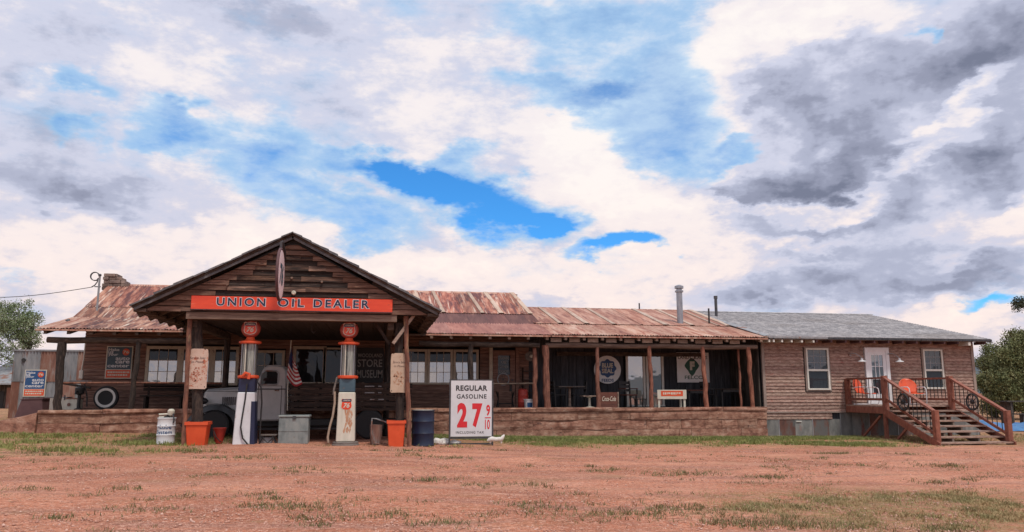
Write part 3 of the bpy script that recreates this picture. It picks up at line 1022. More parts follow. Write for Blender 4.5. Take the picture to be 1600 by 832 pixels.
# ------------------------------------------------------------------ trees
def leaf_cloud(centres, n, size, seed, flat=.9):
    r = np.random.default_rng(seed)
    pts = []
    for (c, rad, wgt) in centres:
        m = int(n * wgt)
        d = r.normal(0, 1, (m, 3))
        d /= np.linalg.norm(d, axis=1)[:, None]
        rr = r.uniform(.25, 1.0, m) ** .55
        pts.append(np.array(c) + d * rr[:, None] * np.array(rad))
    p = np.concatenate(pts)
    # gather leaves into clumps so that sky shows between them
    k = r.choice(len(p), max(1, len(p) // 16))
    cl = p[k]
    p = np.repeat(cl, 16, axis=0) + r.normal(0, size * 2.2, (len(cl) * 16, 3))
    N = len(p)
    a = r.normal(0, 1, (N, 3))
    a /= np.linalg.norm(a, axis=1)[:, None]
    b = r.normal(0, 1, (N, 3))
    b -= (b * a).sum(1)[:, None] * a
    b /= np.linalg.norm(b, axis=1)[:, None]
    s_ = size * r.uniform(.6, 1.3, N)[:, None]
    v = np.stack([p - a * s_, p + b * s_ * .5, p + a * s_, p - b * s_ * .5], 1).reshape(-1, 3)
    f = np.arange(N * 4).reshape(-1, 4)
    return v, f


def tree(name, label, x, y, h, lobes, mat, bark, n, size, seed, trunk_r=.18, lean=(0, 0), group='trees around the yard'):
    z = G(x, y)
    t = thing(name, label, 'tree', (x, y, z), group)
    r = random.Random(seed)
    top = (lean[0], lean[1], h * .8)
    tp = [(top[0] * q ** 1.4 + r.uniform(-.08, .08) * (q > 0), top[1] * q, h * .8 * q - .1) for q in (0, .2, .4, .6, .8, 1)]
    mb = MB().tube([(x + a, y + b, z + c) for a, b, c in tp], [trunk_r * (1 - .8 * q) for q in (0, .2, .4, .6, .8, 1)], 7)
    mb.build('trunk', bark, t, smooth=True)
    cen = []
    for (lx, ly, lz, rx, rz, wg) in lobes:
        cen.append(((x + lx, y + ly, z + lz), (rx, rx, rz), wg * .72))
        for u in range(6):
            a_, e_ = r.uniform(0, 6.3), r.uniform(-.6, 1.4)
            k_ = r.uniform(.85, 1.3)
            cen.append(((x + lx + rx * k_ * cos(a_) * cos(e_), y + ly + rx * k_ * sin(a_) * cos(e_), z + lz + rz * k_ * sin(e_)), (rx * .24, rx * .24, rz * .26), wg * .055))
        q = min(.95, max(.15, (lz - rz * .3) / (h * .8) * .75))
        s_ = Vector((x + top[0] * q ** 1.4, y + top[1] * q, z + h * .8 * q))
        e = Vector((x + lx, y + ly, z + lz + rz * .3))
        mid = s_.lerp(e, .5) + Vector((r.uniform(-.2, .2), r.uniform(-.2, .2), r.uniform(-.1, .25)))
        lb = MB().tube([s_, mid, e], [trunk_r * .42, trunk_r * .28, trunk_r * .08], 5)
        for u in range(5):
            q2 = r.uniform(.4, 1)
            b0 = s_.lerp(e, q2)
            d = Vector((r.uniform(-1, 1), r.uniform(-1, 1), r.uniform(-.4, 1))).normalized() * rx * .75
            lb.tube([b0, b0 + d * .55 + Vector((0, 0, .08)), b0 + d], [trunk_r * .14, trunk_r * .09, trunk_r * .03], 4)
        lb.build('limb', bark, t)
    v, f = leaf_cloud(cen, n, size, seed)
    me = np_mesh('crown', v - np.array((x, y, z)), f)
    me.materials.append(MT[mat])
    o = bpy.data.objects.new('crown', me)
    C.objects.link(o)
    o.parent = t
    return t


MT['leafpale'] = leaf_material('pale_cottonwood_leaf', [(.07, .10, .045), (.15, .20, .09), (.30, .35, .22), (.06, .08, .04)], 2.2)
MT['leafjuniper'] = leaf_material('juniper_foliage', [(.055, .072, .03), (.125, .145, .06), (.19, .20, .09), (.24, .225, .12)], 1.6)
MT['leafpine'] = leaf_material('pine_foliage', [(.02, .028, .016), (.045, .055, .03), (.07, .075, .042)], 2.0)
MT['bark'] = M('grey_bark', [(.03, .026, .022), (.09, .078, .068)], 5, (2, 2, .6), .95, bump=.6)

# ------------------------------------------------------------------ roofing helpers
def rake(x, t):
    """the store roof runs slightly out of square: its right edge leans left towards the ridge"""
    return x + max(0, x + 9.85) / 15.5 * .24 * (t if t < 0 else 1) * 0 + (max(0, x + 9.85) / 15.5 * (.22 - .45 * t) if t > 0 else 0)


def corr_sheet(parent, x0, x1, y0, z0, y1, z1, mat, waves=8, amp=.018, lift=0.0, t0=0.0, t1=0.0):
    n = waves * 2
    d = Vector((0, y1 - y0, z1 - z0)).normalized()
    nn = Vector((0, -d.z, d.y))
    m = MB()
    v = []
    for j, (y, z) in enumerate(((y0, z0), ((y0 + y1) / 2, (z0 + z1) / 2), (y1, z1))):
        for i in range(n + 1):
            q = lift + amp * (1 if i % 2 else -1) + (.006 * sin(i * .7 + x0 * 5) if j == 0 else 0)
            xx = x0 + (x1 - x0) * i / n
            v.append((rake(xx, t0 + (t1 - t0) * j / 2), y + nn.y * q, z + nn.z * q))
    f = []
    for j in range(2):
        for i in range(n):
            a = j * (n + 1) + i
            f.append((a, a + 1, a + n + 2, a + n + 1))
    m.add(v, f)
    o = m.build('roof_sheet', mat, parent, fix=False)
    o.data.polygons.foreach_set('use_smooth', [True] * len(o.data.polygons))
    return o


def seam_sheet(parent, x0, x1, y0, z0, y1, z1, mat, lift=0.0, t0=0.0, t1=0.0):
    """flat sheet with a raised rib on each edge"""
    d = Vector((0, y1 - y0, z1 - z0)).normalized()
    nn = Vector((0, -d.z, d.y))
    prof = [(0, .0), (.015, .03), (.045, .03), (.06, .004)]
    xs = [(x0 + a, b) for a, b in prof]
    k = 5
    for i in range(1, k):
        xs.append((x0 + .06 + (x1 - x0 - .12) * i / k, .004 + .006 * (i % 2)))
    xs += [(x1 - .06, .004), (x1 - .045, .03), (x1 - .015, .03), (x1, 0)]
    v = []
    for (y, z) in ((y0, z0), (y1, z1)):
        for x, h in xs:
            v.append((rake(x, t0 if y == y0 else t1), y + nn.y * (h + lift), z + nn.z * (h + lift)))
    n = len(xs)
    sw = rng.choice((0, .08, .13, .17, .2)) + .01
    sx = [(x1 - sw, .006), (x1 - sw + .008, .04), (x1 + .0, .04), (x1 + .012, .006)]
    sv = [(rake(x, t0 if y == y0 else t1), y + nn.y * (h + lift), z + nn.z * (h + lift)) for (y, z) in ((y0, z0), (y1, z1)) for x, h in sx]
    if sw > .05:
        MB().add(sv, [(i, i + 1, i + 5, i + 4) for i in range(3)]).build('seam_strip', 'seam', parent, fix=False)
    return MB().add(v, [(i, i + 1, i + n + 1, i + n) for i in range(n - 1)]).build('roof_sheet', mat, parent, fix=False)


EAVE = (24.6, 3.36)
BRK = (27.3, 3.92)
RID = (30.5, 5.45)
RIDW = (30.9, 4.93)
FL = .99


def lerp2(a, b, t):
    return a[0] + (b[0] - a[0]) * t, a[1] + (b[1] - a[1]) * t


def store():
    t = thing('store_building', 'long low log store with a rusted iron porch roof and cream framed windows', 'store', (-2, 27.3, .2))
    # --- roof
    SW = .72
    mid = lerp2(BRK, RID, .31)
    x = -9.85
    i = 0
    while x < 5.6:
        x1 = min(x + SW, 5.66)
        j1, j2, j3 = (rng.uniform(-.02, .02) for _ in range(3))
        corr_sheet(t, x, x1 + .03, EAVE[0] + j1, EAVE[1] + j1 * .2, BRK[0] + .08, BRK[1] + .03, ('rust' if i % 5 else 'rustpale') if x < -.5 else 'rustmid', lift=.03 + .004 * (i % 2))
        a = lerp2(BRK, RID, -.03)
        corr_sheet(t, x, x1 + .03, a[0], a[1] + .02, mid[0], mid[1], 'rustdark' if x > -.5 else 'rust', lift=.03 + .004 * (i % 2), t0=.001, t1=.31)
        b = lerp2(BRK, RID, .29)
        if x > -.5:
            seam_sheet(t, x, x1 + .02, b[0], b[1] + .012, RID[0], RID[1], 'rust', lift=.035 + .004 * (i % 2), t0=.29, t1=1)
        else:
            corr_sheet(t, x, x1 + .03, b[0], b[1] + .012, RID[0], RID[1], 'rust', lift=.035 + .004 * (i % 2), t0=.29, t1=1)
        x += SW
        i += 1
    MB().prism([(EAVE[0] + .05, EAVE[1] - .05), (EAVE[0] + .05, EAVE[1]), BRK, RID, (34.2, 3.7), (34.2, 3.64), (RID[0], RID[1] - .07), (BRK[0], BRK[1] - .06)],
               -9.8, 5.38, 'X').build('roof_deck', 'rooftimber', t)
    MB().prism([(RID[0] - .16, RID[1] - .03), (RID[0], RID[1] + .06), (RID[0] + .16, RID[1] - .03)], -9.85, 5.42, 'X').build('ridge_cap', 'rustpale', t)
    for k in range(10):
        xx = -9.8 + k * 1.54
        MB().hexa([(xx, 30.6, 5.44), (xx + 1.56, 30.6, 5.44), (xx + 1.56, 34.3, 3.68), (xx, 34.3, 3.68), (xx, 30.6, 5.46), (xx + 1.56, 30.6, 5.46), (xx + 1.56, 34.3, 3.7), (xx, 34.3, 3.7)]).build('roof_sheet', 'rust', t)
    # wing roof (right)
    x = 5.62
    i = 0
    while x < 13.15:
        x1 = min(x + 1.02, 13.25)
        seam_sheet(t, x, x1 + .01, BRK[0] - .05, BRK[1] + .03, RIDW[0], RIDW[1], 'rustwing', lift=.035 + .004 * (i % 2))
        x += 1.02
        i += 1
    x = 5.66
    i = 0
    while x < 13.1:
        x1 = min(x + SW, 13.3)
        corr_sheet(t, x, x1 + .03, EAVE[0] + rng.uniform(-.02, .02), EAVE[1] + .01, BRK[0] + .08, BRK[1] + .04, 'rustpale' if i % 3 else 'rustwing', lift=.03 + .004 * (i % 2))
        x += SW
        i += 1
    MB().prism([(EAVE[0] + .05, EAVE[1] - .04), (EAVE[0] + .05, EAVE[1] + .005), BRK, RIDW, (34.2, 3.7), (34.2, 3.64), (RIDW[0], RIDW[1] - .07), (BRK[0], BRK[1] - .06)],
               5.64, 13.24, 'X').build('roof_deck', 'rooftimber', t)
    MB().prism([(RIDW[0] - .14, RIDW[1] - .02), (RIDW[0], RIDW[1] + .06), (RIDW[0] + .14, RIDW[1] - .02)], 5.62, 13.2, 'X').build('ridge_cap', 'rust', t)
    MB().hexa([(5.6, 30.8, 4.92), (13.2, 30.8, 4.92), (13.2, 34.3, 3.68), (5.6, 34.3, 3.68), (5.6, 30.8, 4.95), (13.2, 30.8, 4.95), (13.2, 34.3, 3.71), (5.6, 34.3, 3.71)]).build('roof_sheet', 'rust', t)
    # pale eave edge
    for (a, b) in ((-9.85, -5.75), (1.55, 5.62), (5.66, 13.3)):
        MB().box(a, b, EAVE[0] - .012, EAVE[0] + .006, EAVE[1] - .045, EAVE[1] + .005).build('drip_edge', 'rustpale', t)
    # rafter tails
    x = -9.6
    while x < 13.2:
        if not (-5.6 < x < 1.4):
            m = 'rafterpale' if x > 1 else 'rafter'
            h = .11
            MB().hexa([(x - .045, 24.66, 3.22), (x + .045, 24.66, 3.22), (x + .045, 27.2, 3.76), (x - .045, 27.2, 3.76),
                       (x - .045, 24.66, 3.22 + h), (x + .045, 24.66, 3.22 + h), (x + .045, 27.2, 3.76 + h), (x - .045, 27.2, 3.76 + h)]).build('rafter', m, t)
            if x > 5.4 and x < 12.4:
                MB().box(x + .14, x + .50, 24.74, 24.79, 3.16, 3.29).build('eave_block', 'rafterpale', t)
        x += .63
    # header logs
    for a, b in ((-9.6, -4.5), (1.35, 5.3), (5.5, 13.0)):
        n = 9
        pts = [(a + (b - a) * q / n, 24.86 + .012 * sin(q * 2.1), 3.06 + .015 * sin(q * 1.7 + a)) for q in range(n + 1)]
        MB().tube(pts, [.088 + .008 * sin(q * 1.3) for q in range(n + 1)], 8).build('header_log', 'rafter' if a < 5 else 'beam', t, smooth=True)
    # porch posts
    def log_post(x, r, mat, z1=3.06, lean=0.0, y=24.84, seed=1, z0=FL):
        q = random.Random(seed)
        n = 8
        pts = [(x + lean * (1 - k / n) + q.uniform(-.02, .02), y + q.uniform(-.015, .015), z0 + (z1 - z0) * k / n) for k in range(n + 1)]
        MB().tube(pts, [r * q.uniform(.86, 1.16) for _ in pts], 9).build('post', mat, t, smooth=True)
    log_post(-9.2, .12, 'postdark', 3.0, .05, seed=2)
    log_post(-7.06, .078, 'postdark', seed=3, lean=-.06)
    log_post(3.02, .085, 'postdark', seed=4)
    log_post(5.17, .08, 'post', seed=5, y=25.0)
    log_post(5.5, .105, 'post', seed=6, lean=.05)
    log_post(7.27, .07, 'post', seed=7)
    log_post(9.09, .07, 'post', seed=8, lean=.03)
    log_post(10.98, .075, 'post', seed=9, lean=.09)
    log_post(12.66, .07, 'post', seed=10, lean=.07)
    log_post(12.44, .04, 'post', seed=12, y=25.1)
    # --- floor
    for k in range(9):
        y0 = 24.95 + k * .3
        for a, b in ((-9.55, -4.2), (-4.2, 1.6), (1.6, 7.3), (7.3, 13.25)):
            MB().box(a + .004, b - .004, y0, y0 + .29, FL - .06 + rng.uniform(-.004, .004), FL).build('floor_board', 'oldwood', t)
    # --- log wall
    ops = [(-7.5, -4.56, 1.74, 3.06), (-4.1, -3.02, 1.0, 2.98), (-2.8, -.88, 1.74, 3.12), (.85, 3.66, 1.78, 3.1), (4.05, 4.98, 1.0, 3.08)]
    z = FL
    r = .118
    while z < 3.72:
        for a, b in spans(-9.4, 5.42, z + r / 2, ops):
            y = 27.3
            j = rng.uniform(-.008, .008)
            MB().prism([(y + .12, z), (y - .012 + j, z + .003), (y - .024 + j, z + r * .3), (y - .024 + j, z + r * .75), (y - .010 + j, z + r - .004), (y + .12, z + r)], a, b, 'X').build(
                'wall_log', 'logwall' if (a < -7 or b > 3.5) else ('logwall' if z > 1.8 else 'log'), t)  # darker logs low under the canopy carry its shade in their colour
        z += r
    # side, back and gable walls
    MB().box(-9.4, -9.28, 27.45, 33.9, .3, 3.9).build('side_wall', 'logwall', t)
    MB().prism([(27.45, 3.9), (33.7, 3.9), (30.5, 5.3)], -9.4, -9.3, 'X').build('gable_wall', 'logwall', t)
    MB().prism([(27.45, 3.9), (33.7, 3.9), (30.5, 5.3)], 5.46, 5.54, 'X').build('gable_wall', 'logwall', t)
    MB().box(-9.4, 13.3, 33.9, 34.0, .2, 3.8).build('back_wall', 'logwall', t)
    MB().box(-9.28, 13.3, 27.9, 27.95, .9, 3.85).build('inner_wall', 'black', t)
    # window groups
    G3 = ['gbright', 'gbright', 'gglass']
    for a, b in ((-7.38, -6.5), (-6.3, -5.5), (-5.3, -4.64)):
        window(t, a, b, 1.83, 2.94, 27.3, 3, 3, 'cream', G3, fw=.1)
    for a, b in ((.98, 1.70), (1.88, 2.60), (2.79, 3.52)):
        window(t, a, b, 1.86, 2.93, 27.3, 3, 3, 'cream', G3, fw=.085)
    # door with small panes, and the wide window behind the truck
    d = MB().box(-4.02, -3.1, 27.25, 27.3, 1.0, 2.0).build('door', 'cream', t)
    window(t, -3.98, -3.14, 2.0, 2.84, 27.3, 3, 2, 'cream', 'gglass', fw=.09)
    window(t, -2.68, -1.78, 1.86, 2.98, 27.3, 1, 1, 'cream', 'gglass', fw=.10)
    window(t, -1.70, -.98, 1.86, 2.98, 27.3, 1, 1, 'cream', 'gglass', fw=.06)
    # store door at the right with printed pane
    d = MB()
    d.box(4.12, 4.30, 27.24, 27.3, 1.0, 3.0)
    d.box(4.74, 4.92, 27.24, 27.3, 1.0, 3.0)
    d.box(4.30, 4.74, 27.24, 27.3, 2.82, 3.0)
    d.box(4.30, 4.74, 27.24, 27.3, 1.0, 2.14)
    dd = d.build('door', 'logwall', t)
    MB().box(4.30, 4.74, 27.27, 27.29, 2.14, 2.82).build('pane', 'gglass', dd)
    for q, (s_, w) in enumerate((('PLEASE', .34), ('USE', .2), ('OTHER', .32), ('DOOR', .36))):
        lettering(s_, 4.52 - w / 2, 4.52 + w / 2, 2.68 - q * .155, 2.775 - q * .155, 27.262, 'greyink', dd, bold=.02)
    MB().lathe([(.0, -.05), (.03, -.05), (.035, -.02), (.02, 0)], (4.82, 27.24, 1.95), 10, 'Y').build('handle', 'darksteel', dd)
    MB().box(3.98, 4.10, 27.2, 27.3, 1.0, 3.1).build('door_jamb', 'cream', t)
    MB().box(4.94, 5.06, 27.2, 27.3, 1.0, 3.1).build('door_jamb', 'logwall', t)
    # --- wing back wall: upright charcoal boards, sliding glass door
    x = 5.45
    sl = (9.14, 10.62, 1.0, 2.98)
    while x < 13.3:
        w = .3
        for (a, b) in ((FL, 3.9),):
            c = x + w / 2
            z0 = 2.98 if sl[0] < c < sl[1] else FL
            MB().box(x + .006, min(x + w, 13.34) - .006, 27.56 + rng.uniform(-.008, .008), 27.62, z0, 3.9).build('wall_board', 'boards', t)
        x += w
    MB().box(6.5, 12.2, 27.4, 27.5, 2.84, 2.98).build('wall_beam', 'rafter', t)
    f = MB()
    f.box(9.14, 10.62, 27.5, 27.58, 2.90, 2.98)
    f.box(9.14, 10.62, 27.5, 27.58, 1.0, 1.06)
    for q in (9.14, 9.80, 9.92, 10.52):
        f.box(q, q + .08, 27.495, 27.58, 1.0, 2.95)
    sd_ = f.build('sliding_door', 'whitetrim', t)
    MB().box(9.22, 9.80, 27.54, 27.56, 1.06, 2.9).build('pane', 'gbright', sd_)
    MB().box(10.0, 10.52, 27.545, 27.565, 1.06, 2.9).build('pane', 'gblue', sd_)
    # two squared slabs of house wall that close the porch's right end
    for k in range(9):
        y0 = 25.36 + k * .25
        MB().box(13.27, 13.32, y0, y0 + .245, .85, 3.6).build('end_board', 'oldwood', t)
    # --- porch rails
    MB().tube([(-9.1, 24.9, 1.80), (-7.1, 24.9, 1.81), (-4.5, 24.9, 1.80)], .028, 7).build('rail', 'rustpole', t)
    MB().tube([(3.02, 24.95, 1.80), (4.2, 24.95, 1.79), (5.17, 24.98, 1.81)], .03, 7).build('rail', 'rafter', t)
    # --- chimney and stove pipe
    ch = random.Random(5)
    cx, cy = -9.55, 30.6
    for row in range(11):
        z0 = 4.5 + row * .125
        wl = .47
        wr_ = .47 if row < 8 else .47 - .15 * (row - 7)
        k = -wl + ch.uniform(-.03, .03)
        while k < wr_ - .05:
            w = min(ch.uniform(.2, .42), wr_ - k)
            MB().box(cx + k, cx + k + w - .012, cy - .3 + ch.uniform(-.03, .02), cy + .35, z0, z0 + .118).build('chimney_stone', 'chimney', t, bevel=.015)
            k += w
    sp = MB().lathe([(.15, 3.95), (.15, 4.02), (.115, 4.06), (.115, 5.32)], (11.42, 27.75, 0), 18)
    s0 = sp.build('stove_pipe', 'steel', t, smooth=True)
    MB().lathe([(.12, 5.30), (.16, 5.32), (.16, 5.38), (.11, 5.39), (.11, 5.44), (.17, 5.46), (.17, 5.55), (.05, 5.60)], (11.42, 27.75, 0), 18).build('pipe_cap', 'steel', s0, smooth=True)
    MB().lathe([(.24, 3.93), (.23, 4.0), (.16, 4.06)], (11.42, 27.75, 0), 18).build('flashing', 'steel', s0, smooth=True)
    MB().tube([(12.62, 27.8, 4.0), (12.62, 27.8, 4.72)], .035, 8).build('vent_pipe', 'black', t)
    MB().tube([(10.95, 31.0, 4.8), (10.95, 31.0, 5.25)], .03, 8).build('vent_pipe', 'black', t)
    return t


store()


def porch_wall():
    t = thing('retaining_wall', 'long red stone retaining wall that carries the store porch', 'stone wall', (1.5, 24.8, .1))
    r = random.Random(21)

    def block(x0, x1, z0, z1, mat='stone', y=24.7, rough=.018):
        nx = max(2, min(9, int((x1 - x0) / .28)))
        nz = 3
        v, f = [], []
        for j in range(nz + 1):
            for i in range(nx + 1):
                e = .012 if i in (0, nx) or j in (0, nz) else 0
                q = mnoise.noise(Vector((x0 + i * .31, j * .7 + z0 * 3, 3.3))) * rough * 1.6
                xx = x0 + .005 + (x1 - x0 - .010) * i / nx
                wob = lambda zz: .022 * mnoise.noise(Vector((xx * 1.1, zz * 4, 7.7))) if zz > 0 else 0
                za, zb = z0 + wob(z0) + .006, z1 + wob(z1) - .005
                v.append((xx, y + e + q, za + (zb - za) * j / nz))
        w = nx + 1
        for j in range(nz):
            for i in range(nx):
                a = j * w + i
                f.append((a, a + 1, a + w + 1, a + w))
        o = len(v)
        bx = [(x0 + .006, y + .25, z0 + .004), (x1 - .006, y + .25, z0 + .004), (x1 - .006, y + .25, z1 - .004), (x0 + .006, y + .25, z1 - .004)]
        v += bx
        f.append(tuple([nz * w + i for i in range(w)] + [o + 2, o + 3]))
        f.append(tuple([i for i in range(w - 1, -1, -1)] + [o, o + 1]))
        f.append(tuple([j * w for j in range(nz + 1)] + [o + 3, o]))
        f.append(tuple([j * w + nx for j in range(nz, -1, -1)] + [o + 1, o + 2]))
        MB().add(v, f).build('stone_block', mat, t)

    X0, X1 = -9.6, 13.18
    rows = [(-.15, .32), (.32, .63), (.63, .90)]
    for k, (a, b) in enumerate(rows):
        x = X0
        while x < X1:
            L = r.uniform(1.6, 4.0)
            if k < 2 and x > 8.6:
                L = r.uniform(.4, 1.3)
            x1 = min(x + L, X1)
            if X1 - x1 < .3:
                x1 = X1
            d1 = r.uniform(-.012, .012)
            block(x, x1, a, b, y=24.70 + r.uniform(-.014, .016) + (.012 if k == 1 else 0), rough=.016 if k > 1 else .026)
            x = x1
    x = X0
    while x < X1:
        x1 = min(x + r.uniform(1.4, 3.4), X1)
        if X1 - x1 < .4:
            x1 = X1
        block(x, x1, .90, 1.03 + r.uniform(-.012, .012), y=24.655 + r.uniform(-.015, .015))
        x = x1
    # core so that no joint is see-through, and the sloping earth bank at the left end
    MB().box(X0 + .02, X1 - .02, 24.80, 25.0, -.1, .95).build('wall_core', 'stone', t)
    bk = MB()
    n = 10
    v, f = [], []
    for i in range(n + 1):
        q = i / n
        x = -9.62 - 3.4 * q
        zt = FL - .02 - .62 * q ** .8 + .03 * mnoise.noise(Vector((x, 0, 0)))
        v += [(x, 24.62 - .4 * q, G(x, 24.3) - .1), (x, 24.68 - .2 * q, zt - .03), (x, 24.95, zt), (x, 25.5, zt - .12 - .1 * q), (x, 26.3, G(x, 26.3) - .1)]
    for i in range(n):
        for j in range(4):
            a = i * 5 + j
            f.append((a, a + 1, a + 6, a + 5))
    f.append((0, 1, 2, 3, 4))
    bk.add(v, f).build('earth_bank', 'stone', t, smooth=False)


porch_wall()


# ------------------------------------------------------------------ canopy over the pumps
def canopy():
    t = thing('fuel_canopy', 'gabled timber canopy with weathered planks standing over the two fuel pumps', 'canopy', (-2.05, 19.9, .25))
    XL, XR, XM = -5.72, 1.55, -2.12
    ZE, ZR = 3.56, 5.43
    YF = 19.42
    yb = lambda z: 24.6 + (z - 3.33) / .2185 if z < 3.92 else 27.3 + (z - 3.92) / .478
    for sgn, XE in ((-1, XL), (1, XR)):
        zb = 3.92
        xb = XE + (XM - XE) * (zb - ZE) / (ZR - ZE)
        top = [(XE, YF, ZE), (XM, YF, ZR), (XM, yb(ZR), ZR), (xb, yb(zb), zb), (XE, yb(ZE), ZE)]
        n = len(top)
        th = .05
        v = [(a, b, c) for a, b, c in top] + [(a, b, c - th) for a, b, c in top]
        f = [tuple(range(n)), tuple(range(2 * n - 1, n - 1, -1))] + [(i, (i + 1) % n, n + (i + 1) % n, n + i) for i in range(n)]
        MB().add(v, f).build('roof_deck', 'rafter', t)
        # courses of rough roofing, proud at the rake
        d = Vector((XM - XE, 0, ZR - ZE))
        L = d.length
        d.normalize()
        nn = Vector((-d.z, 0, d.x)) if d.x > 0 else Vector((d.z, 0, -d.x))
        if nn.z < 0:
            nn = -nn
        s_ = 0.0
        while s_ < L:
            w = rng.uniform(.22, .36)
            e = min(s_ + w + .08, L + (.03 if sgn < 0 else 0))
            a = Vector((XE, 0, ZE)) + d * (s_ - .05)
            b = Vector((XE, 0, ZE)) + d * e
            h1, h2 = .05 + rng.uniform(-.012, .022), .028 + rng.uniform(-.006, .016)
            y0 = YF - .05 + rng.uniform(-.07, .05)
            zt = min(yb(min(ZR, a.z)), yb(min(ZR, b.z))) + .1
            lo1, lo2 = a + nn * .004, b + nn * .004
            hi1, hi2 = a + nn * h1, b + nn * h2
            MB().hexa([(lo1.x, y0, lo1.z), (lo2.x, y0, lo2.z), (lo2.x, zt, lo2.z), (lo1.x, zt, lo1.z),
                       (hi1.x, y0, hi1.z), (hi2.x, y0, hi2.z), (hi2.x, zt, hi2.z), (hi1.x, zt, hi1.z)]).build('roofing_course', 'rooffelt', t)
            s_ += w
        # rake board
        a = Vector((XE, 0, ZE)) - nn * .05
        b = Vector((XM, 0, ZR)) - nn * .05
        dn = nn * -.06
        MB().prism([(a.x, a.z), (b.x, b.z), (b.x + (dn.x if 0 else 0), b.z - .068), (a.x + dn.x, a.z + dn.z)], YF + .02, YF + .07).build('rake_board', 'rooffelt', t)
        # rafters with ragged tails
        y = YF + .35
        k = 0
        while y < 25.6:
            p0 = Vector((XE - sgn * -.02, y, ZE - .145)) + Vector((0, 0, 0))
            p0 = Vector((XE + .03 * -sgn, y, ZE - .155))
            q = 1.9 / L
            p1 = Vector((XE + (XM - XE) * q, y, ZE + (ZR - ZE) * q - .155))
            MB().bar(p0, p1, .13, .20, up=(0, 0, 1)).build('rafter', 'rafter', t)
            # ends of the sheathing boards that hang below the eave
            y += .92
            k += 1
        for k in range(7):
            y = YF + .1 + k * .92
            if y < 25.2:
                MB().box(min(XE, XE - sgn * .28), max(XE, XE - sgn * .28), y, y + .5, ZE - .12 - rng.uniform(0, .04), ZE - .055).build('eave_board', 'rafter', t)
    # gable planks
    z = 3.47
    h = .132
    yg = 19.62
    while z < 5.28:
        hw = (ZR - .19 - (z + h * .5)) / ((ZR - ZE) / (XM - XL))
        x0, x1 = XM - hw, XM + hw
        if x1 - x0 < .15:
            break
        hc = hw * rng.uniform(.62, .80)
        cuts = [x0, x1] if hw < .5 else [x0, XM - hc, XM + rng.uniform(-.5, .5) * hc, XM + hc * rng.uniform(.9, 1.1), x1]
        row = int(round((z - 3.47) / h))
        for a, b in zip(cuts, cuts[1:]):
            if b - a < .08:
                continue
            j = rng.uniform(-.012, .012) + (.03 if (row % 2 == 1 and a != x0 and b != x1) else 0)
            sag = rng.uniform(-.012, .012)
            ex = h * .92 * .5 / ((ZR - ZE) / (XM - XL))
            la, lb = (a - ex if a == x0 else a), (b + ex if b == x1 else b)
            ua, ub = (a + ex if a == x0 else a), (b - ex if b == x1 else b)
            MB().hexa([(la, yg - .035 + j, z), (lb, yg - .035 + j, z + sag), (lb, yg + .03, z + sag), (la, yg + .03, z),
                       (ua, yg - .008 + j, z + h - .012), (ub, yg - .008 + j, z + h - .012 + sag), (ub, yg + .03, z + h - .012 + sag), (ua, yg + .03, z + h - .012)]).build('plank', 'gableside' if (a == x0 or b == x1) else ('gablegap' if row % 2 == 1 else 'gable'), t)
        z += h
    MB().prism([(XL + .35, 3.46), (XR - .35, 3.46), (XM, ZR - .1)], yg + .04, yg + .08).build('gable_backing', 'black', t)
    for (px, py, rr) in ((459, 458, .055), (456, 435, .03), (462, 470, .025), (503, 441, .03), (355, 446, .02)):
        p = P(px, py, yg - .05)
        MB().lathe([(rr * .4, -.05), (rr * .6, -.055), (rr, -.035), (rr, 0), (rr * .8, .02)], p, 12, 'Y').build('insulator', 'whiteworn' if rr > .04 else 'rafterpale', t, smooth=True)
    # front beam, side beams, ceiling
    MB().box(-4.55, .5, 19.62, 19.84, 3.29, 3.455).build('front_beam', 'beam', t)
    for x in (-4.42, .36):
        MB().box(x - .08, x + .08, 19.85, 24.5, 3.10, 3.28).build('side_beam', 'rafter', t)
    x = -4.3
    while x < .2:
        MB().box(x + .004, x + .296, 19.86, 27.2, 3.285 + rng.uniform(0, .006), 3.31).build('ceiling_board', 'ceil', t)
        x += .3
    # posts and braces
    def post(px0, px1, y, r, mat, z1, py0=500, py1=692, seed=1, name='post'):
        q = random.Random(seed)
        a = P(px1, py1, y)
        b = P(px0, py0, y)
        z0 = G(a[0], y) - .05
        n = 9
        pts = [(a[0] + (b[0] - a[0]) * k / n + q.uniform(-.012, .012), y, z0 + (z1 - z0) * k / n) for k in range(n + 1)]
        MB().tube(pts, [r * q.uniform(.9, 1.12) for _ in pts], 9).build(name, mat, t, smooth=True)
    post(308, 309, 20.0, .125, 'postdark', 3.29, seed=3)
    post(623, 625, 20.0, .11, 'postdark', 3.29, seed=5)
    post(297, 287, 19.78, .055, 'rustpole', 3.30, seed=7, name='leaning_pole')
    post(634, 640, 19.78, .06, 'rustpole', 3.45, seed=9, name='leaning_pole')
    for x, y in ((-4.42, 24.4), (.36, 24.4)):
        MB().tube([(x, y, .1), (x, y, 3.1)], .09, 8).build('post', 'postdark', t, smooth=True)
    MB().bar((.33, 20.1, 2.75), (-.02, 20.05, 3.28), .07, .07).build('brace', 'log', t)
    MB().bar((.42, 19.78, 2.75), (.95, 19.8, 3.5), .08, .08).build('brace', 'rafterpale', t)
    h = P(487, 513, 20.6)
    MB().tube([(h[0], h[1], 3.29), (h[0], h[1], 3.12), (h[0] + .05, h[1], 3.06), (h[0] + .1, h[1], 3.1)], .018, 6).build('ceiling_hook', 'black', t)


canopy()


